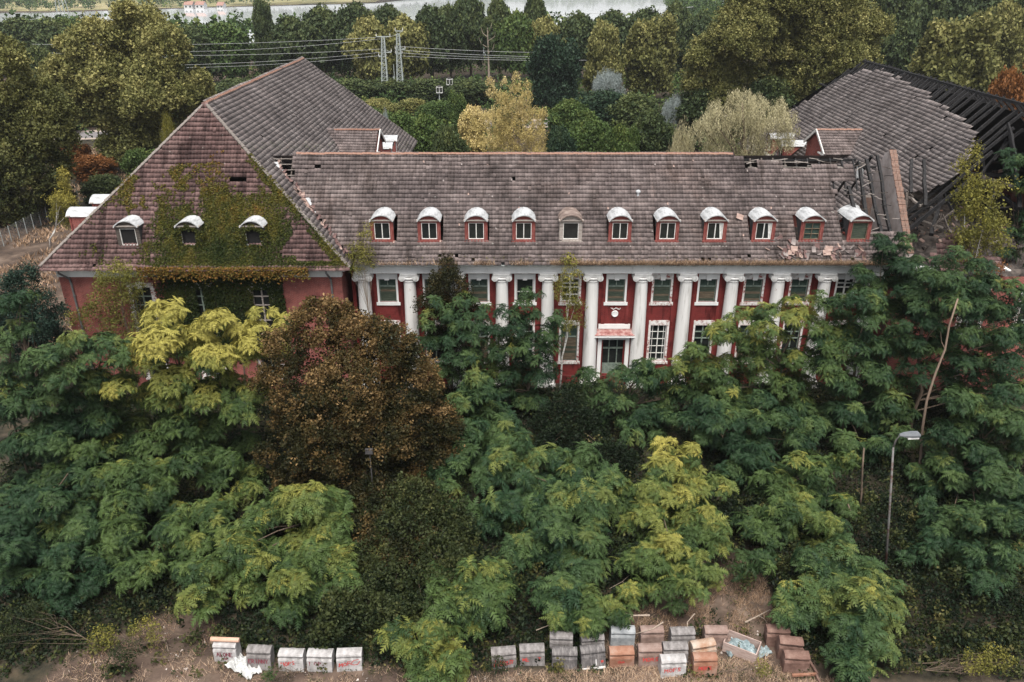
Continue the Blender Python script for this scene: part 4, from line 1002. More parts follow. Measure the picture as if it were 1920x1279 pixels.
for k, (o0, o1, z, m, nm) in enumerate(((-3.2, 3.2, .03, 'asphalt', 'road'), (-4.9, -3.2, .026, 'road_edge', 'road_verge'), (3.2, 5.2, .026, 'road_edge', 'road_verge'))):
    q = [a + nrm * o0, b + nrm * o0, b + nrm * o1, a + nrm * o1]; flat(nm, [(p.x, p.y) for p in q], z, m)
# air
m = bpy.data.materials.new('air'); m.use_nodes = True; nt = m.node_tree; nt.nodes.remove(nt.nodes['Principled BSDF'])
v = nd(nt, 'ShaderNodeVolumePrincipled'); v.inputs['Color'].default_value = (.86, .90, .95, 1); v.inputs['Density'].default_value = .00011; v.inputs['Anisotropy'].default_value = .2
nt.links.new(v.outputs[0], nt.nodes['Material Output'].inputs['Volume']); MATS['air'] = m
props(obj('haze', MB().box(-3300, 3300, -320, 4600, -1.5, 36), 'air'), kind='stuff')

# ================================================================== IVY, GUTTER GRASS
iv = []; r_ = np.random.default_rng(5)
def hip_pt(x, z, off=.1): return (x, WYE + (z - EZ) / KF - off * .82, z + off * .57)
TRI = [(-17.5, 11.0), (-12.3, 11.0), (-15.4, 13.6)]
for k in range(110000):
    x = r_.uniform(LC - 8.5, LE + .1); z = r_.uniform(EZ - .1, 18.4)
    if abs(x - LC) > hip_half(z) + .12: continue
    right = (LC + hip_half(z)) - x                           # distance to the right hip
    n_ = fbm(x, z, .45, 2) * .7 + fbm(x, z, 1.7, 6) * .35
    top = 15.3 + 1.3 * math.exp(-((x + 20.5) / 3.2) ** 2); dens = (top - z) / 2.6
    dens = min(dens, (x + 27.2) / 1.9)
    if inpoly(x, z, [(-17.6, 11.1), (-11.6, 11.1), (-15.6, 13.9)]): dens = -.6
    if right < .75 and z > 11: dens = max(dens, .55 if z < 17.6 else -1)
    if right < .28 and z > 11: dens = max(dens, .9 if z < 18 else -1)
    if x < -26.2: dens = max(dens, -.12 + .45 * (fbm(x, z, .5, 4) + .1))
    if 15 < z < 17.4 and x > -27 : dens = max(dens, -.1 + .5 * fbm(x, z, .6, 8))
    if z < 11.5 and -26.5 < x < -16: dens = max(dens, .7)
    if any(abs(x - bx) < .62 and 12.1 < z < 13.35 for bx in LDX): continue
    if r_.random() < dens * .88 + n_ * 1.15: iv.append((hip_pt(x, z, r_.uniform(.05, .17)), (0, -.82, .57), z, n_))
for bx in LDX[1:]:                                            # grown over two of the dormers
    for k in range(1500):
        a = r_.uniform(-.2, math.pi + .2); q = r_.uniform(.70, 1.12); yy = r_.uniform(-.25, 1.4); xx = math.cos(a) * q; zz = 12.05 + .72 + math.sin(a) * q * 1.0
        if zz > 13.5 and r_.random() < .75: continue
        iv.append(((bx + xx, 56.45 + yy, zz), (math.cos(a) * .7, -.6, math.sin(a) * .7), 12.5, r_.normal(0, .2)))
for bx in LDX[1:]:                                            # fronts of the two dormers, round the openings
    for k in range(900):
        x = r_.uniform(-.98, .98); z = r_.uniform(11.9, 13.75)
        if abs(x) < .50 and 12.25 < z < 13.35: continue
        if z > 13.3 + .5 * (1 - abs(x)): continue
        iv.append(((bx + x, 56.45 - r_.uniform(.08, .2), z), (0, -1, .3), 12, r_.normal(0, .25)))
for k in range(30000):                                        # down the wall
    x = r_.uniform(-27.4, -15.2); z = r_.uniform(3.0, 10.6)
    e = min((x + 27.2) / 1.2, (-15.9 - x) / 1.0 + .5 * fbm(x, z, .6, 3)); n_ = fbm(x, z, .5, 12)
    hole = any(abs(x - wx) < (.62 if i != 1 else .30) and 4.9 < z < 8.8 for i, wx in enumerate(LW))
    if hole or (x < LW[0] + 1.1 and z < 9 + n_): continue
    if x > LW[2] + 1.3 and fbm(x, 3, .9, 5) < .0: continue
    if r_.random() < e * .8 + n_ * .5: iv.append(((x, WWY - r_.uniform(.04, .32) - (.35 if z > 9.7 else 0), z), (0, -1, .25), z * .7, n_ * .6 - .25))
for k in range(3200):                                         # fringe over the gutter
    x = r_.uniform(-27.6, -15.0); d_ = abs(r_.normal(0, .38)); iv.append(((x, WYE - .22 - r_.uniform(0, .2), EZ - d_ + .15), (0, -1, .2), 17, .5))
Pn = np.array([i[0] for i in iv]); Nn = np.array([i[1] for i in iv], float); tt = np.array([.34 + (.02 * (i[2] - 11)) + .035 * max(0, i[2] - 13.4) + .55 * i[3] for i in iv]) + rng.normal(0, .10, len(iv))
one = [clump(2, .16, .07, 200 + i, .8) for i in range(4)]
ivy = thing('ivy', 'olive and rusty ivy creeping over the left roof, two dormers and the wall below', 'ivy', (-22, 56, 0))
leafy(ivy, one, Pn, Nn, 'leaf_ivy', tt, up=.1, sc=(.7, 1.3), jit=.4, name='foliage')
vs_ = MB()
for x in (-25.8, -24.9, -22.6, -21.4, -20.3, -17.9):
    vs_.tube([(x, WWY - .1, 0), (x + .2, WWY - .12, 3), (x - .1, WWY - .1, 6.5), (x + .3, WWY - .13, 9.6)], [.07, .05, .04, .02], 5)
obj('stem', vs_, 'bark_brown', ivy)
def blades(pts, h, w_, seed, lean=.5):
    r_ = np.random.default_rng(seed); n = len(pts); a = r_.uniform(0, 6.283, n); hh = h * r_.uniform(.5, 1.3, n); ln = r_.uniform(.1, lean, n) * hh; b = r_.uniform(0, 6.283, n); P = np.array(pts)
    dx_ = np.stack([np.cos(a) * w_, np.sin(a) * w_, np.zeros(n)], 1); tp = np.stack([np.cos(b) * ln, np.sin(b) * ln, hh], 1)
    V = np.stack([P - dx_, P + dx_, P + tp], 1).reshape(-1, 3); F = np.arange(3 * n).reshape(-1, 3)
    return V, F, np.repeat(np.clip(r_.normal(.5, .25, n), 0, 1), 3)
pts = []
for k in range(15000):
    x = r_.uniform(-10, 29); q = .5 + .5 * mnoise.noise(Vector((x * .7, 0, 0))) + (.25 if x > 3 else -.35)
    if r_.random() < q: pts.append((x, YE - r_.uniform(.02, .2), EZ - .06 + r_.uniform(0, .05)))
V, F, T = blades(pts, .42, .026, 3, .9); V[2::3, 1] -= .1; V[2::3, 2] -= .12 * rng.random(len(V) // 3)
g = crown(HOUSE, V, F, T, 'straw', 'gutter_grass'); g['kind'] = 'stuff'
pts = [(r_.uniform(-12, 28), 0, 0) for k in range(260)]
P = np.array([(x, YB + random.uniform(-.5, .2), EZ + .2 + random.uniform(0, .3)) for x, _, _ in pts])
g = leafy(HOUSE, TWIG, P, np.tile([0, -.5, .8], (len(P), 1)), 'leaf_birch', rng.random(len(P)) * .7, sc=(.3, .8), name='gutter_weeds'); g['kind'] = 'stuff'

# ================================================================== BACKGROUND TREES
def round_prof(rad, z0=.0, pw=2.2): return lambda t: rad * max(.12, (1 - abs(2 * (t * .93 + .02) - .9) ** pw)) ** .5
PROTO = {}
def proto(kind):
    """one crown and trunk of each kind, 10 m high and 9 m wide, copied for every tree of the kind"""
    if kind in PROTO: return PROTO[kind]
    base, sd_ = kind.rsplit('-', 1); s = {'a': 1, 'b': 2, 'c': 3}[sd_]
    if base == 'broad': lob = sublobes((2.2, 9.0, round_prof(4.5)), 34, .17, s); P, N = shell(lob, 4.2, .45, seed=s); pr, up, vert, sc_ = FAR, .35, False, (.7, 1.25)
    elif base == 'bush': lob = sublobes((.8, 8.6, round_prof(4.5, pw=3)), 30, .19, s + 10); P, N = shell(lob, 5.5, .4, seed=s); pr, up, vert, sc_ = FARS, .5, False, (.8, 1.5)
    elif base == 'poplar': lob = sublobes((1.5, 9.0, lambda t: 4.4 * (1 - t * .5) * min(1, .55 + t * 2.5)), 52, .125, s + 20); P, N = shell(lob, 5, .45, seed=s); pr, up, vert, sc_ = FARS, .5, False, (.8, 1.4)
    elif base == 'willow': lob = sublobes((2.6, 9.3, round_prof(4.4)), 30, .17, s + 30); P, N = shell(lob, 5.5, .4, seed=s); pr, up, vert, sc_ = WIL, .75, True, (.4, .85)
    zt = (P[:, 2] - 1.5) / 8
    tint = .42 + .22 * (zt - .5) + rng.normal(0, .09, len(P)) + .2 * np.array([mnoise.noise(Vector(p * .5)) for p in P])  # crown tint lightens with height, painting in the lit tops
    ax = N * (1 - up) + np.array([0, 0, up]) + rng.normal(0, .35, (len(P), 3))
    if vert: ax = np.array([[0, 0, 1.0]]) + rng.normal(0, .18, (len(P), 3)) + N * .18
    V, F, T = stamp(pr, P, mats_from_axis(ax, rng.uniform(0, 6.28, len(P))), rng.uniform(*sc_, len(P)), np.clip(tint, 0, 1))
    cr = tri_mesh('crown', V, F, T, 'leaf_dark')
    t = MB(); r2 = random.Random(s); t.tube([(0, 0, -.4), (.1, 0, 2), (-.15, .1, 4.5), (.1, 0, 8)], [.34, .27, .2, .05], 7)
    for l in sorted(lob, key=lambda l: l[2])[2:14]:
        t.tube([(0, 0, l[2] * .55), (l[0] * .5, l[1] * .5, l[2] * .8), l[:3]], [.13, .09, .03], 5, cap=False)
    tr = mk('trunk', t, 'bark_brown', True)
    PROTO[kind] = (cr, tr); return PROTO[kind]
def bg_tree(name, kind, mat, px, pytop, wpx, Y, label, group=None, bark=None):
    top = at(px, pytop, Y); H = max(2.0, top.z); rad = wpx / 2 / ppm(Y, H * .5)
    cr, tr = proto(kind); r2 = random.Random(px * 7 + pytop)
    t = thing(name, label, 'bush' if name.endswith(('bush', 'shrub')) else 'tree', (top.x, Y, 0), group)
    t.rotation_euler = (0, 0, r2.uniform(0, 6.28)); t.scale = (rad / 4.5, rad / 4.5, H / 9.9)
    for nm, me, mm in (('crown', cr, mat), ('trunk', tr, bark or 'bark_brown')):
        o = bpy.data.objects.new(nm, me); C.objects.link(o); o.parent = t
        o.material_slots[0].link = 'OBJECT'; o.material_slots[0].material = MATS[mm]
    return t
FG = 'trees of the forest belt behind the railway'
BT = [
 # forest belt, left to right
 (352, 58, 95, 232, 'broad-a', 'leaf_forest', 'dark forest tree half hidden right behind the big olive willow'),
 (418, 52, 90, 238, 'broad-b', 'leaf_green', 'yellowish forest tree with a pale forked trunk above the left power cables'),
 (488, 2, 52, 242, 'poplar-a', 'leaf_forest', 'slender dark poplar standing tall against the lake'),
 (545, 40, 80, 238, 'broad-c', 'leaf_forest', 'dark forest tree just right of the slender lakeside poplar'),
 (600, 22, 92, 244, 'broad-a', 'leaf_forest', 'broad dark forest tree above the rear end of the left roof ridge'),
 (664, 18, 86, 240, 'broad-b', 'leaf_forest', 'dark forest tree left of the two lattice pylons'),
 (692, 42, 84, 228, 'broad-c', 'leaf_olive', 'yellow green tree directly behind the left lattice pylon'),
 (757, 40, 88, 230, 'broad-a', 'leaf_olive', 'yellow green tree directly behind the right lattice pylon'),
 (726, 20, 70, 252, 'broad-b', 'leaf_forest', 'dark tree top showing between and behind the two yellow green trees'),
 (806, 22, 84, 240, 'broad-c', 'leaf_forest', 'dark forest tree above the railway signal baskets'),
 (842, 20, 70, 246, 'broad-a', 'leaf_forest', 'dark forest tree left of the pale bare trunk'),
 (880, -2, 66, 252, 'broad-b', 'leaf_forest', 'tall thin-topped forest tree standing against the lake above the bare trunk'),
 (936, 8, 62, 248, 'broad-c', 'leaf_forest', 'dark forest tree with an open top right of the bare trunk'),
 (968, 32, 72, 236, 'broad-a', 'leaf_green', 'brownish green forest tree behind the golden poplar'),
 (1003, -2, 46, 250, 'broad-b', 'leaf_forest', 'narrow dark tree rising at the right end of the lake'),
 (1020, 42, 66, 238, 'broad-c', 'leaf_olive', 'brownish tinged forest tree above the round dark tree'),
 (1085, 34, 90, 244, 'broad-a', 'leaf_forest', 'dark forest tree right above the round dense dark tree'),
 (1150, 30, 84, 250, 'broad-b', 'leaf_forest', 'dark forest tree behind the left olive poplar'),
 (1212, 26, 84, 250, 'broad-c', 'leaf_forest', 'dark forest tree between and behind the two olive poplars'),
 (1268, 14, 62, 248, 'broad-a', 'leaf_forest', 'small topped dark forest tree left of the giant olive poplar'),
 (1318, 34, 70, 246, 'broad-b', 'leaf_forest', 'dark forest tree at the left foot of the giant olive poplar'),
 (1668, -26, 100, 225, 'broad-a', 'leaf_forest', 'blue green forest tree right of the giant olive poplar'),
 (1728, -30, 110, 236, 'broad-b', 'leaf_forest', 'blue green forest tree behind the charred ridge'),
 (1700, 48, 80, 205, 'broad-c', 'leaf_forest', 'lower dark tree filling the gap above the charred ridge'),
 (1790, -24, 110, 242, 'broad-c', 'leaf_forest', 'tall dark forest tree behind the right olive tree'),
 (1868, -20, 110, 238, 'broad-a', 'leaf_forest', 'tall dark forest tree above the rusty tree'),
 (1935, -10, 100, 230, 'broad-b', 'leaf_forest', 'dark forest tree cut by the right edge of the view'),
 (88, 44, 90, 250, 'broad-a', 'leaf_forest', 'dark tree behind the gap between the two left willows'),
 (30, 42, 100, 262, 'broad-b', 'leaf_forest', 'dark rounded tree above the far left willow'),
 (-20, 52, 90, 255, 'broad-c', 'leaf_forest', 'dark tree cut by the left edge of the view'),
 (62, 92, 80, 200, 'bush-a', 'leaf_forest', 'dark rounded tree under the cables between the left willows'),
 (118, 40, 60, 290, 'broad-c', 'leaf_green', 'pale green tree in front of the left arm of the lake'),
]
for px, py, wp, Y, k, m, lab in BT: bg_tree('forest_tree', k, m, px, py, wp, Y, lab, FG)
BT2 = [
 ('dense_tree', 1040, 68, 96, 190, 'bush-b', 'leaf_dark', 'dense round dark green tree right of the golden poplar'),
 ('poplar_tree', 1134, 46, 82, 200, 'poplar-a', 'leaf_olive', 'olive poplar, the left and slimmer of the pair behind the shrubs'),
 ('poplar_tree', 1226, 28, 120, 205, 'poplar-b', 'leaf_olive', 'olive poplar, the right and wider of the pair behind the shrubs'),
 ('olive_tree', 1812, 26, 168, 172, 'poplar-b', 'leaf_olive', 'bushy olive coloured tree behind the burnt wing'),
 ('olive_tree', 1905, 10, 110, 190, 'poplar-a', 'leaf_olive', 'olive tree tinged orange at the upper right edge'),
 ('rusty_tree', 1900, 140, 90, 125, 'bush-a', 'leaf_rust', 'rust red tree behind the charred rafters at the right edge'),
 ('silver_shrub', 1265, 182, 54, 150, 'willow-a', 'leaf_silver', 'silvery grey shrub left of the pale willow'),
 ('grey_shrub', 1140, 132, 74, 172, 'willow-b', 'leaf_silver', 'greyish shrub between the robinias and the olive poplars'),
 ('willow_tree', 1282, 240, 70, 88, 'willow-a', 'leaf_willow', 'small pale willow bush left of the large pale willow'),
 ('young_poplar', 1182, 236, 52, 120, 'poplar-b', 'leaf_green', 'young yellow green poplar just above the middle of the main ridge'),
 ('young_poplar', 884, 205, 70, 132, 'poplar-a', 'leaf_gold', 'small yellow poplar left of the large golden poplar'),
 ('young_poplar', 856, 172, 46, 160, 'poplar-b', 'leaf_green', 'slim light green poplar below the railway signals'),
 ('robinia_bush', 1072, 192, 92, 150, 'bush-a', 'leaf_green', 'dark green robinia bush right behind the golden poplar'),
 ('robinia_bush', 1130, 172, 110, 158, 'bush-b', 'leaf_dark', 'wide dark robinia under the left olive poplar'),
 ('robinia_bush', 1192, 180, 110, 154, 'bush-a', 'leaf_forest', 'dark robinia under the right olive poplar'),
 ('robinia_bush', 1108, 226, 90, 124, 'bush-b', 'leaf_green', 'bright green robinia bush touching the main ridge'),
 ('robinia_bush', 1222, 214, 86, 126, 'bush-a', 'leaf_forest', 'dark robinia bush between young poplar and small pale willow'),
 ('robinia_bush', 1160, 240, 70, 116, 'bush-a', 'leaf_green', 'low green robinia bush left of the young yellow green poplar'),
 ('robinia_bush', 1050, 240, 60, 118, 'bush-b', 'leaf_dark', 'low dark bush at the right foot of the golden poplar'),
 ('robinia_bush', 1320, 160, 110, 150, 'bush-b', 'leaf_forest', 'dark bush above and left of the large pale willow'),
 ('robinia_bush', 1440, 150, 120, 146, 'bush-a', 'leaf_forest', 'dark bush behind the large pale willow'),
 ('robinia_bush', 1560, 165, 110, 140, 'bush-b', 'leaf_forest', 'dark bush at the left edge of the burnt wing roof'),
 ('green_bush', 800, 222, 100, 122, 'bush-a', 'leaf_green', 'fresh green bush above the left part of the main ridge'),
 ('green_bush', 742, 212, 90, 132, 'bush-b', 'leaf_green', 'light green bush behind the zinc dormers of the left wing'),
 ('green_bush', 690, 204, 80, 146, 'bush-a', 'leaf_green', 'green bush at the right slope of the left roof'),
 ('green_bush', 842, 240, 70, 114, 'bush-b', 'leaf_forest', 'dark low bush left of the small yellow poplar'),
 ('green_bush', 660, 150, 110, 200, 'bush-a', 'leaf_forest', 'dark thicket bush left of the pylon feet'),
 ('green_bush', 740, 148, 90, 208, 'bush-b', 'leaf_forest', 'dark thicket bush behind the pylon feet'),
 ('green_bush', 800, 150, 90, 204, 'bush-a', 'leaf_forest', 'dark thicket bush left of the railway signals'),
 ('green_bush', 880, 150, 100, 200, 'bush-b', 'leaf_forest', 'dark thicket bush right of the railway signals'),
 ('green_bush', 770, 188, 80, 172, 'bush-a', 'leaf_olive', 'yellow green low bush in front of the right pylon foot'),
 ('green_bush', 708, 186, 64, 176, 'bush-b', 'leaf_olive', 'yellow green low bush in front of the left pylon foot'),
 ('green_bush', 820, 190, 76, 166, 'bush-b', 'leaf_green', 'mid green low bush below the railway signals'),
 ('green_bush', 950, 190, 60, 160, 'bush-a', 'leaf_forest', 'dark bush hidden left behind the golden poplar'),
 ('silver_shrub', 722, 206, 16, 128, 'willow-b', 'leaf_silver', 'tiny silvery sapling right of the left roof slope'),
 ('green_bush', 600, 162, 110, 205, 'bush-b', 'leaf_forest', 'dark thicket bush behind the peak of the left roof'),
 ('green_bush', 450, 150, 120, 200, 'bush-a', 'leaf_forest', 'dark thicket bush above the front of the left ridge'),
 ('green_bush', 520, 150, 110, 212, 'bush-b', 'leaf_forest', 'dark thicket bush above the middle of the left ridge'),
 ('green_bush', 340, 165, 110, 190, 'bush-a', 'leaf_green', 'green thicket bush right of the big olive willow'),
 ('green_bush', 262, 280, 70, 122, 'bush-b', 'leaf_green', 'green bush at the foot of the big olive willow'),
 ('green_bush', 190, 330, 84, 112, 'bush-a', 'leaf_forest', 'dark green bush left of the left roof edge, beyond the fence'),
 ('green_bush', 205, 400, 60, 92, 'bush-b', 'leaf_forest', 'dark bush by the zinc dormers on the outer left slope'),
 ('green_bush', 170, 196, 80, 175, 'bush-a', 'leaf_green', 'bushy green growth beyond the road between the willows'),
 ('green_bush', 110, 205, 80, 170, 'bush-b', 'leaf_forest', 'dark bush beside the road behind the far left willow'),
 ('rusty_bush', 165, 292, 70, 124, 'bush-b', 'leaf_rust', 'rust brown shrub below the road at the left'),
 ('rusty_bush', 130, 268, 60, 132, 'bush-a', 'leaf_rust', 'rust brown shrub at the edge of the far left willow'),
 ('weeping_shrub', 312, 218, 40, 112, 'willow-a', 'leaf_birch', 'narrow yellow green weeping shrub left of the left roof edge'),
 ('forest_tree', 60, 150, 120, 165, 'bush-b', 'leaf_forest', 'dark tree filling the gap behind the far left willow'),
]
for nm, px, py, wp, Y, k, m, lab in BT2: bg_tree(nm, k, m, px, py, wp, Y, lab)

def hero(name, label, lobes_px, Y, base_px, protos, mat, per, tint0=.45, trunk_r=.5, up=.4, sc=(.7, 1.2), vertical=False, bark='bark_brown', sub=5, subfrac=.5, inner=.35, seed=1, zt=.25, cat='tree', yspread=.6, jit=.35, zlow=-.55, var=.24):
    """a tree of its own: balls from the survey, each broken into smaller balls"""
    r2 = np.random.default_rng(seed); lob = []
    for l in lobes_px:
        px, py, rp = l[:3]; c = at(px, py, min(Y, .965 * gpy(py))); rr = rp / ppm(Y, c.z); c.y += r2.uniform(-1, 1) * rr * yspread
        c = Vector((c.x, c.y, c.z)); lob.append((c.x, c.y, c.z, rr * .8))
        for k in range(sub):
            d = r2.normal(0, 1, 3); d /= np.linalg.norm(d); d[1] = d[1] - .25
            lob.append((c.x + d[0] * rr * .66, c.y + d[1] * rr * .66, c.z + d[2] * rr * .66, rr * subfrac * r2.uniform(.7, 1.2)))
    lob = [l for l in lob if l[2] > .3]
    b = at(base_px, 600, Y); b.z = 0; t = thing(name, label, cat, b)
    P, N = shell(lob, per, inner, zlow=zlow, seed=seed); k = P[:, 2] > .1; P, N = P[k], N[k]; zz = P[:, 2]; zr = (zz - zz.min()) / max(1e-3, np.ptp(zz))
    tint = tint0 + zt * (zr - .6) + rng.normal(0, .08, len(P)) + var * np.array([mnoise.noise(Vector(p * (.45 if Y > 60 else .9))) for p in P])  # zt puts lit upper side and dark lower side into the leaf tint
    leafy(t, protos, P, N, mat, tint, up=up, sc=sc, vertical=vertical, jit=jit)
    limbs(b, lob, trunk_r, bark, t, seed=seed, maxn=4 if bark == 'bark_birch' else 14)
    return t
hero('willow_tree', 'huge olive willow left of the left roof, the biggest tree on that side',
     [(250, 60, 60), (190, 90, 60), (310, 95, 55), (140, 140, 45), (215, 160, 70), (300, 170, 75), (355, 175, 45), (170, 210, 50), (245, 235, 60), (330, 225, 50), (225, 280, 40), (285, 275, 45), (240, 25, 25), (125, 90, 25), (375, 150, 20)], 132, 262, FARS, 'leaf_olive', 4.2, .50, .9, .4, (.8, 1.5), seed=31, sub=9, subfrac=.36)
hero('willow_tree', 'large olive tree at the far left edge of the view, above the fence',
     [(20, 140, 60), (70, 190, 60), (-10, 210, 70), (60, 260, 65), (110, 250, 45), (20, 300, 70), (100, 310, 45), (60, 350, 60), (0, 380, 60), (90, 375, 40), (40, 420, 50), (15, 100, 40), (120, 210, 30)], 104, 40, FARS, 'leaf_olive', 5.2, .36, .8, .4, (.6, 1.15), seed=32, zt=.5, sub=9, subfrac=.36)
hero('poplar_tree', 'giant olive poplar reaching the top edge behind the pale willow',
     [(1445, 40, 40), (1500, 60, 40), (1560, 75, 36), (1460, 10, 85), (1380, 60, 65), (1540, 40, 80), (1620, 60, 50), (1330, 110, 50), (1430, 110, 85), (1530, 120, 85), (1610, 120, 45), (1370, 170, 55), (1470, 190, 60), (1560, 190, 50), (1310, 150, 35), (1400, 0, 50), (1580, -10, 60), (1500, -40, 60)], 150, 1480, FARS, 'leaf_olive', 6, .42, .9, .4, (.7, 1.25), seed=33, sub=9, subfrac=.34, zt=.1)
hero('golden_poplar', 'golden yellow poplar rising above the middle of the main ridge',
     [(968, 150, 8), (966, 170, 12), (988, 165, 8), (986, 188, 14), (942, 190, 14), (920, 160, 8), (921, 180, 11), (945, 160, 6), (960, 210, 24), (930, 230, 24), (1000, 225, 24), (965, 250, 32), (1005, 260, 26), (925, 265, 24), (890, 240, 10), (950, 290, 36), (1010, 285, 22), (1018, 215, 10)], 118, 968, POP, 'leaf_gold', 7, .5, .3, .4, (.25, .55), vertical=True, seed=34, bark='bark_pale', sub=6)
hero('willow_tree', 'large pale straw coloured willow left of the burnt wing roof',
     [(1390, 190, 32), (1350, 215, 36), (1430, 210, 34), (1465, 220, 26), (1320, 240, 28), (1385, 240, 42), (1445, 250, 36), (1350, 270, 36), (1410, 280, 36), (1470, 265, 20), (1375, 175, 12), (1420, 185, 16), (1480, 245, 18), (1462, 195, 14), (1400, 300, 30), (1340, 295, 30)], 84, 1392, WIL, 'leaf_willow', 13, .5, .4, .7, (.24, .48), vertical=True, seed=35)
# pale bare trunk in front of the forest
t = thing('bare_tree', 'pale bare trunk standing against the dark forest', 'tree', gp(918, 175)); b = gp(918, 175)
mb = MB(); tops = at(914, 52, b.y); mb.tube([b, b.lerp(tops, .5), tops], [.32, .22, .1], 6)
for q, dx_ in ((.8, 1.6), (.86, -1.3), (.7, -1.8), (.62, 1.2), (.92, .8)): s = b.lerp(tops, q); mb.tube([s, s + Vector((dx_, 0, 1.0)), s + Vector((dx_ * 1.3, .2, 2.4))], [.1, .07, .03], 5)
obj('trunk', mb, 'bark_pale', t)
P = np.array([tuple(b.lerp(tops, q) + Vector((random.gauss(0, 1.2), random.gauss(0, 1), random.gauss(0, .6)))) for q in np.linspace(.6, 1, 26)])
leafy(t, FARS, P, np.tile([0, 0, 1.0], (len(P), 1)), 'leaf_dark', np.full(len(P), .6))
# far wooded shore, fields' hedges and lakeside houses
lobs = []
def far_row(x0, y0, x1, y1, n, h0, h1, j=8):
    for k in range(n):
        t_ = (k + random.random()) / n; h = random.uniform(h0, h1); lobs.append((x0 + (x1 - x0) * t_ + random.gauss(0, j * .5), y0 + (y1 - y0) * t_ + random.gauss(0, j), h * .5, h * .62))
far_row(-235, 692, -122, 764, 20, 10, 17); far_row(-122, 764, -20, 1100, 40, 12, 18); far_row(-20, 1152, 420, 1205, 46, 12, 20); far_row(-340, 605, -240, 690, 16, 6, 12); far_row(-460, 600, -330, 605, 14, 6, 11)
far_row(-240, 715, -20, 900, 40, 12, 20, 20); far_row(-430, 640, -260, 720, 20, 8, 15, 16); far_row(-560, 700, -300, 900, 26, 9, 17, 20)
far_row(120, 640, 330, 890, 30, 9, 15); far_row(96, 430, 122, 640, 20, 8, 14, 10); far_row(130, 470, 300, 540, 26, 8, 14, 12); far_row(150, 700, 520, 1000, 30, 8, 14, 18); far_row(180, 380, 420, 460, 40, 10, 17, 14)
far_row(-330, 420, -250, 330, 16, 9, 14, 8); far_row(-250, 330, -60, 292, 60, 9, 13, 8); far_row(-60, 292, 90, 330, 50, 9, 13, 8); far_row(90, 330, 420, 330, 60, 10, 18, 16); far_row(-520, 380, -330, 420, 30, 10, 16, 20); far_row(-420, 300, -250, 300, 34, 9, 15, 18)
P, N = shell(lobs, .10, .3, zlow=-.2, seed=77); k = P[:, 2] > .3; P, N = P[k], N[k]
fw_ = leafy(None, FAR, P, N, 'leaf_green', .40 + rng.normal(0, .2, len(P)), up=.4, sc=(2.0, 3.6), name='far_shore_wood'); fw_['kind'] = 'stuff'
props(fw_, 'distant woods along the shores of the lake', 'woods')
for i, (px, py, lab) in enumerate(((357, 14, 'white house on the far lake shore, the left one'), (378, 14, 'white house on the far lake shore, right beside its neighbour'), (416, 13, 'small white boathouse by the far shore right of the big willow'))):
    b = gp(px, py + 3); b.z = 0; h = thing('house', lab, 'house', b, 'white houses on the far shore'); w2, hh = (3.2, 3.2) if i < 2 else (2.4, 2.4)
    mb = MB(); mb.box(b.x - w2, b.x + w2, b.y - 4, b.y + 4, 0, hh); mb.prism([(b.y - 4, hh), (b.y + 4, hh), (b.y, hh + 2)], 0, b.x - w2, b.x + w2); obj('wall', mb, 'far_wall', h)
    mb = MB(); mb.beam((b.x, b.y - 4.4, hh - .1), (b.x, b.y, hh + 2.25), 2 * w2 + .6, .2); mb.beam((b.x, b.y + 4.4, hh - .1), (b.x, b.y, hh + 2.25), 2 * w2 + .6, .2); obj('roof', mb, 'far_roof', h)
    for q in (-.5, .5): obj('window', MB().box(b.x + q * w2 - .7, b.x + q * w2 + .7, b.y - 4.08, b.y - 4.01, hh * .4, hh * .75), 'glass_dark', h)
# scrub between the hall and the forest
n = 14000; X = rng.uniform(-115, 130, n); Y = rng.uniform(104, 275, n); kp = np.array([(fbm(x, y, .03, 3) > -.15) and not (x < -44 and y < 138) for x, y in zip(X, Y)])
road_d = np.abs((X - rp0.x) * nrm.x + (Y - rp0.y) * nrm.y); kp &= ~((road_d < 6))
X, Y = X[kp], Y[kp]; P = np.stack([X, Y, rng.uniform(.2, 3.4, len(X))], 1)
s_ = leafy(None, FARS, P, np.tile([0, -.2, 1.0], (len(P), 1)), 'leaf_green', .35 + rng.normal(0, .22, len(P)), sc=(1.3, 2.6), name='scrub'); s_['kind'] = 'stuff'; props(s_, 'green scrub covering the ground between the hall and the forest', 'scrub')

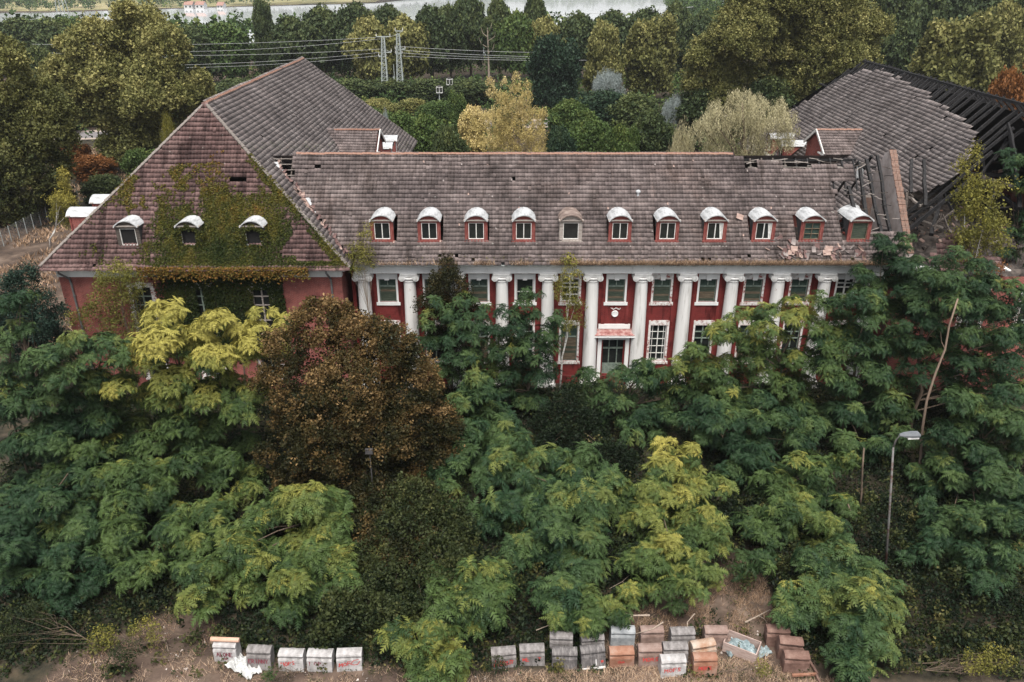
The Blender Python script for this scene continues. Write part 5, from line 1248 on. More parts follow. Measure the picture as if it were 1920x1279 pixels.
# ================================================================== PYLONS, CABLES, SIGNALS, FENCE
surf('galvanised', [(.3, (.33, .37, .36)), (.7, (.55, .59, .57))], scale=2, rough=.6, metal=.3)
surf('cable_grey', [(.3, (.42, .43, .43)), (.7, (.55, .56, .56))], scale=2, rough=.6)
surf('insulator', [(.3, (.5, .5, .48)), (.7, (.7, .7, .68))], scale=2, rough=.4)
def pylon(px0, pyb, pxt, pyt, label, arms):
    b = gp(px0, pyb); tp = at(pxt, pyt, b.y); H = tp.z; t = thing('lattice_pylon', label, 'pylon', b, 'lattice pylons by the railway'); w0, w1 = .85, .32; dx_ = tp.x - b.x
    def cor(q, i): w_ = w0 + (w1 - w0) * q; return Vector((b.x + dx_ * q + w_ * (1, -1, -1, 1)[i], b.y + w_ * (1, 1, -1, -1)[i], H * q))
    for i in range(4): obj('leg', MB().beam(cor(0, i), cor(1, i), .17), 'galvanised', t)
    n_ = 15
    for k in range(n_):
        mb = MB()
        for i in range(4): mb.beam(cor(k / n_, i), cor((k + 1) / n_, (i + 1) % 4), .075); mb.beam(cor((k + 1) / n_, i), cor((k + 1) / n_, (i + 1) % 4), .06)
        obj('lattice_bracing', mb, 'galvanised', t)
    for z, l, r_ in arms:
        q = z / H; c = b.x + dx_ * q; obj('crossarm', MB().beam((c - l, b.y, z), (c + r_, b.y, z), .18).beam((c - l, b.y, z + .02), (c, b.y, min(H, z + .8)), .07).beam((c + r_, b.y, z + .02), (c, b.y, min(H, z + .8)), .07), 'galvanised', t)
        for e in (-l, r_): obj('insulator', MB().lathe([(.0, 0), (.13, .05), (.06, .12), (.13, .2), (.06, .27), (.13, .35), (.05, .45), (.04, .75)], c=(c + e, b.y, z + .09), n=8), 'insulator', t)
    return b, H
A, HA = pylon(723, 190, 718, 70, 'left one of the two lattice steel pylons beside the railway', [(15.2, 1.6, 1.7), (11.6, .5, 1.9), (10.6, 1.2, .6)])
B, HB = pylon(752, 189, 746, 64, 'right one of the two lattice steel pylons beside the railway', [(16.4, .6, 1.2), (12.2, .8, 1.6), (11.2, .8, .8)])
t = thing('post', 'thin grey post with a cable box left of the right pylon', 'post', gp(742, 187)); p = gp(742, 187)
obj('pole', MB().tube([p, p + Vector((0, 0, 8.6))], .10, 6), 'galvanised', t); obj('cable_box', MB().box(p.x - .35, p.x + .1, p.y - .2, p.y + .2, 3.4, 5.6), 'galvanised', t)
def cable(pts, label, r_=.03, sag=.0, group='power cables strung from the two pylons'):
    a, b = Vector(pts[0]), Vector(pts[1]); n_ = 18; q = [a.lerp(b, k / n_) - Vector((0, 0, sag * 4 * (k / n_) * (1 - k / n_))) for k in range(n_ + 1)]
    o = obj('power_cable', MB().tube(q, r_, 4), 'cable_grey', base=tuple(a)); props(o, label, 'cable', group)
yA = A.y; yB = B.y
for (x0, y0), (x1, y1), lab, s_ in [
    ((712, 70), (60, 83), 'uppermost grey cable running left from the left pylon, front wire', .8), ((713, 73), (340, 97), 'second cable from the top running left from the left pylon', .6),
    ((716, 92), (40, 97), 'third cable down on the left, passing behind the big olive willow', 1.2), ((716, 98), (330, 122), 'fourth cable down running left from the left pylon', .5), ((716, 104), (350, 127), 'lowest cable running left from the left pylon', .5)]:
    cable([at(x0, y0, yA), at(x1, y1, yA + 12)], lab, sag=s_)
for (x0, y0), (x1, y1), lab, s_ in [
    ((748, 87), (1080, 99), 'topmost of the cables running right from the right pylon', .4), ((750, 94), (1075, 107), 'second of the cables running right from the right pylon', .4), ((750, 99), (1070, 110), 'third of the cables running right from the right pylon', .4), ((750, 105), (1100, 113), 'lowest of the cables running right from the right pylon', .4)]:
    cable([at(x0, y0, yB), at(x1, y1, yB + 10)], lab, sag=s_)
cable([at(718, 70, yA), at(746, 64, yB)], 'short cable joining the tops of the two pylons', sag=.2)
cable([at(1020, 27, 262), at(1300, 13, 300)], 'pale cable above the forest in front of the right field', .07, .5, 'cables over the fields')
cable([at(-20, 42, 262), at(118, 24, 300)], 'pale cable at the far left over the forest', .06, .8, 'cables over the fields')
pb = at(120, 34, 330); pb.z = 0; t = thing('distant_pylon', 'faint lattice pylon before the lake at the far left', 'pylon', pb)
tz = 37
for i, (sx, sy) in enumerate(((1, 1), (1, -1), (-1, 1), (-1, -1))): obj('leg', MB().beam((pb.x + sx * 2.2, pb.y + sy * 2.2, 0), (pb.x + sx * .35, pb.y + sy * .35, tz), .22), 'galvanised', t)
for z in (26, 31, 35): obj('crossarm', MB().beam((pb.x - 5, pb.y, z), (pb.x + 5, pb.y, z), .22).beam((pb.x - 5, pb.y, z), (pb.x, pb.y, z + 1.3), .12).beam((pb.x + 5, pb.y, z), (pb.x, pb.y, z + 1.3), .12), 'galvanised', t)
mb = MB()
for k in range(12):
    q0, q1 = k / 12, (k + 1) / 12; w0, w1 = 2.2 - 1.85 * q0, 2.2 - 1.85 * q1; s = (-1) ** k
    for yy in (-1, 1): mb.beam((pb.x + s * w0, pb.y + yy * w0, tz * q0), (pb.x - s * w1, pb.y + yy * w1, tz * q1), .1)
obj('lattice_bracing', mb, 'galvanised', t)
def signal(px, pyb, pys, lab, pole=True):
    b = gp(px, pyb); t = thing('railway_signal', lab, 'signal', b, 'railway signals with baskets'); c = at(px, pys, b.y); mb = MB(); mb.tube([b, c + Vector((0, 0, .6))], .12, 6); obj('pole', mb, 'galvanised', t)
    mb = MB()
    for z in (-.7, .55): 
        for a, d in (((-.7, -.4), (.7, -.4)), ((.7, -.4), (.7, .4)), ((.7, .4), (-.7, .4)), ((-.7, .4), (-.7, -.4))): mb.beam((c.x + a[0], c.y + a[1], c.z + z), (c.x + d[0], c.y + d[1], c.z + z), .11)
    for a in (-.7, 0, .7): mb.beam((c.x + a, c.y - .4, c.z - .7), (c.x + a, c.y - .4, c.z + .55), .09)
    obj('basket', mb, 'insulator', t); obj('platform', MB().box(c.x - .7, c.x + .7, c.y - .4, c.y + .4, c.z - .80, c.z - .76), 'galvanised', t)
    obj('signal_head', MB().box(c.x - .45, c.x + .35, c.y - .15, c.y + .25, c.z - .25, c.z + .9), 'slate', t)
signal(824, 205, 168, 'railway signal with a pale basket, the lower left one'); signal(843, 200, 153, 'railway signal with a pale basket on the taller pole')
# fence at the left
f0, f1 = gp(-40, 488), gp(150, 384); fl_ = thing('mesh_fence', 'grey wire mesh fence with thin posts on the dry ground at the left', 'fence', f0); nP = 14
for k in range(nP + 1):
    p = f0.lerp(f1, k / nP); obj('fence_post', MB().tube([p, p + Vector((0, 0, 2.05))], .05, 6), 'galvanised', fl_)
    if k < nP:
        q = f0.lerp(f1, (k + 1) / nP); mb = MB()
        for z in np.linspace(.15, 1.95, 10): mb.beam(p + Vector((0, 0, z)), q + Vector((0, 0, z)), .022)
        for s in np.linspace(.1, .9, 9): r0 = p.lerp(q, s); mb.beam(r0 + Vector((0, 0, .15)), r0 + Vector((0, 0, 1.95)), .015)
        obj('wire_panel', mb, 'downpipe', fl_)
# birch behind the left roof edge
hero('birch_tree', 'small yellow birch with a white trunk at the left edge of the left roof', [(120, 320, 10), (118, 345, 16), (110, 370, 20), (132, 372, 18), (105, 395, 18), (135, 398, 16), (120, 410, 14)], 92, 130, BIRCH, 'leaf_birch', 9, .75, .14, .6, (.7, 1.3), bark='bark_birch', seed=40, sub=4)

# ================================================================== TREES OF HEAVEN IN FRONT OF THE HALL
SPR = {}
def spray_mesh(k, q, mat, ros):
    key = (k, q, mat, ros)
    if key not in SPR:
        v, f = ROSETTES[int(ros)][k]; SPR[key] = tri_mesh('leaf_spray', v, f, np.full(len(v), q / 6), mat)
    return SPR[key]
def heaven(label, Yb, base_px, lobes_px, tint=.36, young=.0, per=3.6, seed=1, tr=.16, sprays=36, sub=6, bend=.35, group='trees of heaven before the hall', sc=(.6, 1.35), bark='bark_brown', trunk_top=None, name='tree_of_heaven', mat='leaf_heaven', ros=1):
    r2 = np.random.default_rng(seed); lob = []
    for px, py, rp in lobes_px:
        Y = min(Yb, .955 * gpy(py)); c = at(px, py, Y); rr = rp / ppm(Y, c.z); Y2 = min(Yb - rr * .25, .955 * gpy(py) - rr * .12); c = at(px, py, Y2); rr = rp / ppm(Y2, c.z)
        if c.z < .5: c.z = .5
        for k in range(sub + int(rr * 3)):               # tufts with dark gaps between them
            d = r2.normal(0, 1, 3); d /= np.linalg.norm(d); d[1] -= .25; d[2] += .2; q = r2.uniform(.45, .85)
            tuft = (c.x + d[0] * rr * q, c.y + d[1] * rr * q, max(.4, c.z + d[2] * rr * q), min(1.15, max(.35, rr * r2.uniform(.30, .48))), .7)
            if all((tuft[0] - l[0]) ** 2 + (tuft[1] - l[1]) ** 2 + 1.6 * (tuft[2] - l[2]) ** 2 > (.78 * (tuft[3] + l[3])) ** 2 for l in lob[-60:]): lob.append(tuft)
    by = gp(base_px[0], base_px[1]) if base_px[1] else None
    b = by if by else Vector((at(base_px[0], 700, Yb).x, Yb, 0)); b.z = 0
    t = thing(name, label, 'tree', b, group)
    P, N = shell(lob, per, .45, zlow=-.22, seed=seed, rough=.10); P[:, 2] = np.maximum(P[:, 2], .25); P, N = thin(P, N, .27 if len(lobes_px) < 8 or Yb < 35 else .31, seed)
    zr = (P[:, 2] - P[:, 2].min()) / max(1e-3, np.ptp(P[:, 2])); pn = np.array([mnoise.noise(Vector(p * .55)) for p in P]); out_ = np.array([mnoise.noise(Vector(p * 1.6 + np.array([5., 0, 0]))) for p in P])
    tn = tint - .02 + .27 * pn + rng.normal(0, .07, len(P)) + young * np.clip((zr - .35) * 1.1, 0, .7) * (N[:, 2] > -.15) + .06 * (N[:, 2] > .55) + .11 * ((out_ > .36) & (N[:, 2] > .1))  # young yellow tops, plus sunlit tips painted on upward-facing sprays
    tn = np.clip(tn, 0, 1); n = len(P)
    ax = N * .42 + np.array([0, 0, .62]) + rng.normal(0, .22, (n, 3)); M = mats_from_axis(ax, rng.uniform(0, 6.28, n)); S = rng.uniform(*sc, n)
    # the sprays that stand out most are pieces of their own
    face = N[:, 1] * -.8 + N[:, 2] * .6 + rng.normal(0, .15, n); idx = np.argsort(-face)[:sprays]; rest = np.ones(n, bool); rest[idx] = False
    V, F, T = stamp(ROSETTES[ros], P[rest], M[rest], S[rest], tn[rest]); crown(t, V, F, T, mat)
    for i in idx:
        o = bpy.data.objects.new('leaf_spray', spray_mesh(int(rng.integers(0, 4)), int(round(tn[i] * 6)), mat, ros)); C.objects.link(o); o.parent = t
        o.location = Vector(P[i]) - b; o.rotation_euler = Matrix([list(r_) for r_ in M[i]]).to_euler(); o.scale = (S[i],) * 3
    limbs(b, lob, tr, bark, t, seed=seed, maxn=16, bend=bend)
    return t
HV = [
 ('tall deep green tree of heaven at the far left, yellowish only at its top', 44, (110, 0), [(150, 690, 75), (75, 770, 80), (130, 800, 80), (60, 880, 80), (150, 900, 75), (90, 985, 85), (170, 1020, 60), (60, 1060, 70), (130, 1080, 60), (205, 680, 45), (40, 960, 50), (40, 700, 40)], .33, .30),
 ('broad tree of heaven with a bright yellow top before the ivy wall', 46, (330, 0), [(330, 655, 85), (420, 650, 75), (480, 640, 50), (290, 622, 36), (350, 612, 36), (410, 616, 36), (470, 612, 34), (520, 612, 30), (250, 670, 40), (300, 690, 50), (400, 690, 50), (230, 730, 40), (210, 760, 40), (260, 720, 75), (360, 740, 95), (440, 740, 60), (200, 800, 70), (300, 830, 95), (400, 840, 80), (180, 900, 80), (270, 930, 90), (370, 930, 80), (450, 880, 60), (220, 1010, 70), (310, 1040, 70), (410, 1010, 60), (540, 600, 24), (150, 980, 50), (250, 1070, 45)], .43, .95),
 ('low tree of heaven with yellow tipped fingers under the copper tree', 38, (560, 0), [(560, 985, 80), (500, 1000, 60), (620, 1040, 50), (580, 1060, 70), (480, 1070, 60), (400, 1080, 50), (640, 1090, 40), (540, 1115, 45), (380, 1130, 35)], .45, .15),
 ('slim tree of heaven close to the columns right of the dark conical tree', 53.5, (880, 0), [(880, 600, 46), (830, 620, 48), (800, 600, 26), (850, 590, 30), (910, 590, 28), (780, 640, 26), (930, 640, 30), (900, 650, 52), (850, 680, 56), (900, 700, 50), (800, 650, 30), (820, 580, 22)], .36, .0),
 ('slim tree of heaven in front of the open upper window', 53, (985, 0), [(985, 590, 42), (960, 640, 52), (950, 590, 26), (1020, 640, 30), (1030, 690, 30), (920, 700, 30), (1005, 650, 46), (970, 690, 55), (1000, 720, 52), (950, 740, 50), (995, 556, 24), (1040, 600, 22)], .36, .0),
 ('pale bluish tree of heaven right of the copper tree', 48, (900, 0), [(880, 750, 55), (860, 800, 60), (930, 800, 60), (900, 850, 60), (960, 840, 45), (890, 720, 30), (850, 880, 45), (840, 930, 35)], .42, .1),
 ('largest light green tree of heaven in the middle of the foreground', 42, (1040, 0), [(960, 870, 60), (1020, 880, 70), (1080, 900, 60), (990, 945, 75), (1070, 960, 75), (1130, 930, 50), (1030, 1010, 75), (1100, 1030, 60), (940, 960, 50), (1080, 1090, 55), (1040, 1120, 40), (910, 965, 30)], .44, .12),
 ('lime yellow tree of heaven in the centre right foreground', 40.5, (1250, 0), [(1265, 890, 70), (1210, 930, 60), (1300, 930, 55), (1250, 970, 75), (1200, 1000, 60), (1310, 1000, 50), (1240, 1050, 70), (1300, 1070, 50), (1200, 1080, 50), (1280, 1110, 40), (1180, 1110, 35)], .50, .42),
 ('small bright tree of heaven above the gap in the row of blocks', 34.2, (885, 0), [(890, 1080, 46), (850, 1110, 44), (930, 1100, 36), (900, 1140, 42), (840, 1150, 40), (830, 1080, 24), (950, 1075, 18)], .50, .1),
 ('low tree of heaven shoot leaning over the gap between the concrete blocks', 30.6, (825, 0), [(820, 1205, 40), (765, 1192, 26), (850, 1235, 36), (800, 1235, 36), (735, 1196, 14), (830, 1180, 30)], .52, .1),
 ('pale tree of heaven standing before the doorway', 51, (1190, 0), [(1190, 715, 48), (1150, 735, 42), (1230, 745, 52), (1180, 780, 46), (1235, 795, 36), (1125, 770, 28), (1240, 700, 30), (1100, 740, 28), (1290, 730, 36), (1320, 690, 32), (1100, 705, 22), (1180, 820, 24)], .43, .0),
 ('broad tree of heaven with yellow top before the right columns', 51, (1440, 0), [(1450, 600, 60), (1400, 640, 62), (1500, 585, 58), (1340, 665, 58), (1450, 670, 75), (1530, 630, 66), (1380, 720, 70), (1470, 740, 75), (1320, 720, 50), (1280, 690, 40), (1360, 610, 28), (1530, 560, 26)], .42, .25),
 ('deep green tree of heaven left of the tall one at the broken facade end', 49.5, (1600, 0), [(1600, 610, 60), (1570, 680, 70), (1640, 680, 65), (1610, 750, 70), (1540, 760, 60), (1660, 760, 60), (1590, 820, 60), (1680, 830, 45)], .38, .08),
 ('tall dark tree of heaven hiding the broken end of the eaves', 54, (1665, 0), [(1670, 465, 40), (1700, 500, 50), (1640, 510, 45), (1680, 550, 60), (1620, 560, 40), (1700, 590, 50)], .34, .0),
 ('tall spreading tree of heaven with a pale bare trunk at the right', 48.5, (1735, 0), [(1790, 525, 56), (1740, 560, 60), (1850, 560, 60), (1900, 600, 60), (1800, 600, 60), (1870, 660, 70), (1700, 620, 45), (1900, 720, 60), (1780, 545, 40), (1720, 690, 40), (1790, 690, 46), (1830, 720, 50), (1750, 650, 34)], .35, .0),
 ('wide dark tree of heaven at the right edge beside the street lamp', 43.5, (1840, 0), [(1790, 770, 60), (1850, 780, 65), (1900, 830, 60), (1780, 840, 65), (1860, 870, 70), (1910, 930, 60), (1750, 890, 50), (1820, 950, 75), (1890, 1010, 60), (1780, 1010, 60), (1840, 1065, 58), (1730, 960, 36), (1720, 1040, 30)], .36, .12),
 ('shaded tree of heaven behind the lime yellow one', 46.5, (1380, 0), [(1350, 800, 60), (1420, 800, 65), (1480, 820, 60), (1380, 860, 60), (1300, 800, 50), (1420, 880, 40)], .32, .0),
 ('tree of heaven in the right foreground, left of the street lamp', 42, (1490, 0), [(1500, 890, 60), (1450, 925, 55), (1545, 920, 52), (1480, 970, 60), (1530, 990, 50), (1420, 980, 45), (1405, 1050, 36), (1440, 1020, 30), (1580, 870, 26)], .41, .14),
 ('pyramid shaped tree of heaven in the lower right foreground', 33.4, (1575, 0), [(1567, 1025, 28), (1540, 1070, 48), (1600, 1080, 48), (1520, 1120, 50), (1580, 1130, 60), (1640, 1110, 42), (1650, 1150, 42), (1560, 1180, 60), (1620, 1190, 55), (1595, 1235, 40), (1490, 1120, 35), (1475, 1150, 24)], .43, .12),
 ('small tree of heaven beyond the birch at the right edge', 60, (1905, 0), [(1903, 310, 28), (1918, 350, 26), (1888, 296, 16), (1912, 430, 30), (1900, 480, 30), (1915, 520, 26)], .36, .0),
 ('low yellowish shoot of a tree of heaven behind the double block rows', 33.8, (1100, 0), [(1085, 1145, 36), (1125, 1138, 30), (1055, 1155, 28), (1110, 1170, 24), (1165, 1150, 20)], .50, .12),
 ('tree of heaven close to the burnt wing wall, behind the leaning trunk', 53, (1800, 0), [(1760, 560, 50), (1820, 580, 50), (1880, 600, 50), (1740, 620, 50), (1800, 640, 50), (1860, 660, 50), (1720, 540, 36), (1910, 560, 40), (1900, 650, 44), (1790, 700, 44), (1680, 640, 40), (1840, 530, 36)], .33, .0),
 ('thin sapling with sparse blue green leaves at the left edge', 43, (28, 0), [(25, 580, 26), (45, 625, 24), (10, 650, 24), (50, 560, 14), (20, 700, 18), (15, 760, 20)], .38, .0),
]
WARM = (1, 2, 7, 8, 9, 11, 17, 20)
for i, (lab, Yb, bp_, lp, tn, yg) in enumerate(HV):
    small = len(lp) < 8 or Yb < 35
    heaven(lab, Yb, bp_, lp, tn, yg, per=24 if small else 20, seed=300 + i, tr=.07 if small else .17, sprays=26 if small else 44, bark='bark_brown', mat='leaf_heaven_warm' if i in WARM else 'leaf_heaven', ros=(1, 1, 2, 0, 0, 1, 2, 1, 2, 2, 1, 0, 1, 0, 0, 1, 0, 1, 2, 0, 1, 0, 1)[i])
# the conspicuous leaning trunk of the right tree, and other bare stems in the gaps
def stem(label, pts_px, r0, r1, bark, Ys):
    P = [at(px, py, Y) for (px, py), Y in zip(pts_px, Ys)]
    if gp(0, 700).y and P[0].z > 1: P = [Vector((P[0].x + (P[0].x - P[1].x) * .3, P[0].y, 0))] + P
    t = thing('bare_tree', label, 'tree', (P[0].x, P[0].y, 0)); n_ = len(P)
    obj('trunk', MB().tube(P, [r0 + (r1 - r0) * k / (n_ - 1) for k in range(n_)], 7), bark, t, smooth=True)
    m_ = P[-3]; obj('branch', MB().tube([m_, m_ + Vector((-.3, .1, .5)), m_ + Vector((-.55, 0, 1.2))], [r1 * .5, r1 * .35, r1 * .15], 5), bark, t)
stem('pale brown leaning trunk standing clear of the leaves at the right', [(1726, 860), (1730, 800), (1738, 750), (1754, 700), (1772, 655), (1780, 610), (1796, 560)], .10, .05, 'bark_stem', [44.2, 44.3, 44.5, 44.7, 44.9, 45.0, 45.2])
stem('thin bare stem in the dark gap left of the street lamp', [(1615, 930), (1617, 880), (1620, 840)], .07, .05, 'bark_brown', [40, 40, 40.2])
stem('thin stem of the sapling at the left edge', [(28, 800), (22, 730), (18, 680), (24, 620), (38, 570)], .07, .03, 'bark_brown', [43, 43, 43, 43, 43])
stem('thin grey stem showing under the tree of heaven right of centre', [(1598, 1000), (1595, 960), (1590, 945)], .06, .04, 'bark_brown', [38, 38.2, 38.4])

# ================================================================== OTHER TREES NEAR THE HALL
hero('hornbeam_tree', 'dense copper brown tree left of centre, the only brown one before the hall',
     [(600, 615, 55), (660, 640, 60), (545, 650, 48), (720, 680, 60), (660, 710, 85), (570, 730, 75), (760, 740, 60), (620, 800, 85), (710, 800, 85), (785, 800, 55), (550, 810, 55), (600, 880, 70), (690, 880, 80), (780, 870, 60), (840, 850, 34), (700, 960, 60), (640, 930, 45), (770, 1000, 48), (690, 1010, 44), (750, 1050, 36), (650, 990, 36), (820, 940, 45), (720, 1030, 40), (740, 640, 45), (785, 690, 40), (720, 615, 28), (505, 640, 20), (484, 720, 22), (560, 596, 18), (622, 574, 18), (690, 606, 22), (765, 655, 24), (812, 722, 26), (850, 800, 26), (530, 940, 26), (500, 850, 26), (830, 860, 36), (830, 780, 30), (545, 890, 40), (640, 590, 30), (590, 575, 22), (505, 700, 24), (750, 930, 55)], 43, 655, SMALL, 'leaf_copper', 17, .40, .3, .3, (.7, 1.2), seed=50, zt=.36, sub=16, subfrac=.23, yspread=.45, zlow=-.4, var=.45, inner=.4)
hero('conical_tree', 'dark olive conical tree standing right against the columns', [(842, 500, 18), (838, 530, 34), (850, 560, 42), (815, 565, 34), (870, 590, 30), (830, 600, 40), (845, 640, 40)], 55.6, 842, SMALL, 'leaf_copper', 13, .18, .14, .3, (.7, 1.1), seed=51, zt=.2, sub=5)
hero('birch_tree', 'slender yellow green birch hanging over the columns left of the doorway', [(1065, 485, 18), (1068, 515, 22), (1062, 545, 24), (1078, 575, 24), (1060, 600, 18), (1085, 600, 14), (1050, 530, 14)], 55.8, 1052, BIRCH, 'leaf_birch', 7, .5, .09, .6, (.6, 1.05), bark='bark_birch', seed=52, sub=4)
hero('birch_tree', 'big yellow green weeping birch with a white trunk before the burnt wing', [(1822, 275, 14), (1818, 300, 22), (1825, 330, 26), (1808, 360, 30), (1845, 350, 24), (1870, 340, 16), (1862, 385, 30), (1815, 400, 32), (1840, 420, 36), (1875, 415, 22), (1800, 430, 24), (1850, 455, 32), (1815, 465, 30), (1880, 455, 20)], 56, 1832, BIRCH, 'leaf_birch', 5, .55, .16, .6, (.7, 1.35), bark='bark_birch', seed=53, sub=4)
hero('bushy_tree', 'thin yellow green tree before the left corner of the left wing', [(228, 505, 28), (200, 540, 34), (245, 540, 30), (225, 575, 36), (180, 600, 40), (230, 610, 40), (270, 600, 24), (195, 520, 20), (150, 590, 22), (250, 515, 22)], 54, 225, TWIG, 'leaf_birch', 8, .35, .1, .5, (.8, 1.5), seed=54, sub=5)
hero('gutter_sapling', 'yellow green sapling rooted in the valley between the two roofs', [(690, 425, 9), (684, 445, 16), (672, 465, 18), (690, 470, 16), (680, 490, 20), (660, 480, 14), (700, 490, 12), (672, 505, 14)], 56.6, 682, TWIG, 'leaf_birch', 12, .5, .05, .6, (.7, 1.2), seed=55, sub=4, bark='bark_pale')
hero('conifer_tree', 'dark fir like tree at the far left beside the wing wall', [(45, 520, 26), (20, 545, 30), (70, 560, 36), (30, 590, 44), (85, 600, 38), (20, 640, 44), (80, 650, 44), (40, 700, 46), (-5, 600, 40), (110, 590, 22)], 54, 45, TWIG, 'leaf_conifer', 17, .5, .25, .3, (1, 1.7), seed=56, sub=5)
hero('dark_shrub', 'dark shrub under the doorway between the trees of heaven', [(1070, 760, 40), (1030, 790, 36), (1110, 800, 36), (1060, 830, 40), (1150, 850, 36), (1020, 850, 26)], 49, 1080, SMALL, 'leaf_bramble', 13, .3, .1, .4, (.7, 1.2), seed=57, cat='bush')
hero('ivy_clad_shrub', 'dark ivy clad thicket below the copper tree', [(720, 960, 50), (780, 930, 50), (840, 970, 50), (760, 1010, 55), (700, 1050, 50), (820, 1040, 50), (740, 1100, 50), (690, 1130, 45), (790, 1110, 45), (860, 1020, 40), (650, 1150, 40), (700, 1000, 40), (850, 1080, 44), (740, 1160, 40), (810, 1160, 34), (620, 1180, 30)], 39, 760, SMALL, 'leaf_bramble', 13, .58, .12, .4, (.7, 1.2), seed=58, cat='bush', yspread=.2)
hero('rusty_shrub', 'orange brown shrub low beside the big birch at the right', [(1830, 495, 16), (1850, 510, 20), (1870, 500, 16), (1840, 525, 18)], 55, 1850, TWIG, 'leaf_rust', 8, .5, .06, .5, (.8, 1.3), seed=59, cat='bush')
for i, (px, py, rp, m, lab) in enumerate(((385, 640, 0, '', ''), (1865, 1225, 30, 'leaf_birch', 'yellow green bush near the lower right corner'), (1830, 1245, 22, 'leaf_birch', 'small yellow bush left of the lower right bush'), (235, 1215, 22, 'leaf_bramble', 'round dark bush on the dirt at the lower left'), (40, 1180, 40, 'leaf_bramble', 'dark bush at the lower left edge'), (195, 1190, 24, 'leaf_birch', 'straggly yellowish bush left of the first concrete block'), (270, 1185, 26, 'leaf_birch', 'straggly olive bush near the lower left dirt'), (505, 1262, 8, 'leaf_heaven', 'tiny bright weed in front of the second concrete block'), (930, 1243, 14, 'leaf_bramble', 'dark weed at the foot of the block lettered in two lines'), (1430, 1250, 14, 'leaf_birch', 'grass like weed before the wooden crate'))):
    if not rp: continue
    Y = gp(px, py + rp).y; hero('low_bush', lab, [(px, py, rp), (px - rp * .7, py + rp * .3, rp * .6), (px + rp * .7, py + rp * .35, rp * .6)], Y, px, TWIG, m, 12, .5, .03, .5, (.6, 1.0), seed=70 + i, cat='bush')

# ================================================================== UNDERGROWTH AND DRY GRASS
pts, ti, sz = [], [], []
for k in range(60000):
    x = r_.uniform(-34, 36); y = r_.uniform(27.6, 56.5)
    if y > 42 and r_.random() < .45: continue
    n1 = fbm(x, y, .35, 4); n2 = fbm(x, y, 1.2, 14)
    if bare(x, y) and n2 < .42 + .3 * n1: continue
    if y < 28.5 and n2 < .1: continue
    h = max(.08, .8 + 1.1 * n1 + .5 * n2) * (1 if y > 31 else .45)
    if 27.9 < y < 30.3 and -15 < x < 16: h = min(h, .28)
    pts.append((x, y, h * r_.random() ** .5)); ti.append(.36 + .5 * n2 + .10 * (x > 19 and y < 31.5) + r_.normal(0, .16))
u = leafy(None, SMALL, np.array(pts), np.tile([0, -.3, .9], (len(pts), 1)), 'leaf_bramble', np.array(ti), up=.4, sc=(.7, 1.35), jit=.6, name='undergrowth'); u['kind'] = 'stuff'; props(u, 'dark bramble and ivy undergrowth covering the ground below the trees', 'undergrowth')
pts = []
for k in range(150000):
    x = r_.uniform(-26, 17); y = r_.uniform(26.8, 36)
    n1 = fbm(x, y, .8, 21)
    ok = bare(x, y) and (n1 > -.05 or (x > 2 and y < 28.4)) and r_.random() < (.95 if x > 0 else .4)
    if ok: pts.append((x, y, ground_z(x, y) - .02))
V, F, T = blades(pts, .22, .012, 8, 1.6); T = np.clip(T + .22 - .3 * (V[:, 1] > 29.0), 0, 1)
g = crown(None, V, F, T, 'straw', 'dry_grass'); g['kind'] = 'stuff'; props(g, 'dry pale grass on the trodden ground round the blocks', 'grass')
wp = []
for k in range(5200):
    x = r_.uniform(-27, 17); y = r_.uniform(26.9, 34)
    if bare(x, y) and fbm(x, y, .7, 44) > .05: wp.append((x, y, .05 + .12 * r_.random()))
wd = leafy(None, TWIG, np.array(wp), np.tile([0, -.2, 1.0], (len(wp), 1)), 'leaf_bramble', .62 + rng.normal(0, .22, len(wp)), sc=(.35, .8), name='weeds'); wd['kind'] = 'stuff'; props(wd, 'low weeds sprinkled over the bare ground round the blocks', 'weeds')
pts = []
for k in range(60000):
    x = r_.uniform(-105, -37); y = r_.uniform(60, 150)
    if fbm(x, y, .08, 17) > -.25 and fbm(x, y, .5, 19) > -.2: pts.append((x, y, -.05))
V, F, T = blades(pts, .55, .10, 9, 1.2)
g = crown(None, V, F, T * .7, 'straw', 'yard_grass'); g['kind'] = 'stuff'; props(g, 'dry brown grass in the yard left of the hall', 'grass')
stn = MB()
for k in range(1500):
    x = r_.uniform(-24, 14); y = r_.uniform(26.8, 31)
    if bare(x, y) and fbm(x, y, .6, 31) > .02:
        s = abs(r_.normal(0, .035)) + .015; z = ground_z(x, y); a = [(x + s * r_.uniform(-1, 1), y + s * r_.uniform(-1, 1), z + s * r_.uniform(-.2, .9)) for _ in range(5)]; b0 = len(stn.v); stn.v += a; stn.f += [(b0, b0 + 1, b0 + 2), (b0, b0 + 2, b0 + 3), (b0, b0 + 3, b0 + 4), (b0 + 1, b0 + 2, b0 + 4), (b0 + 2, b0 + 3, b0 + 4)]
surf('stone', [(.3, (.3, .25, .22)), (.6, (.5, .44, .4)), (.8, (.66, .62, .58))], scale=3, island=.3)
props(obj('rubble', stn, 'stone'), 'small pale stones and chips scattered on the bare ground', 'rubble', kind='stuff')

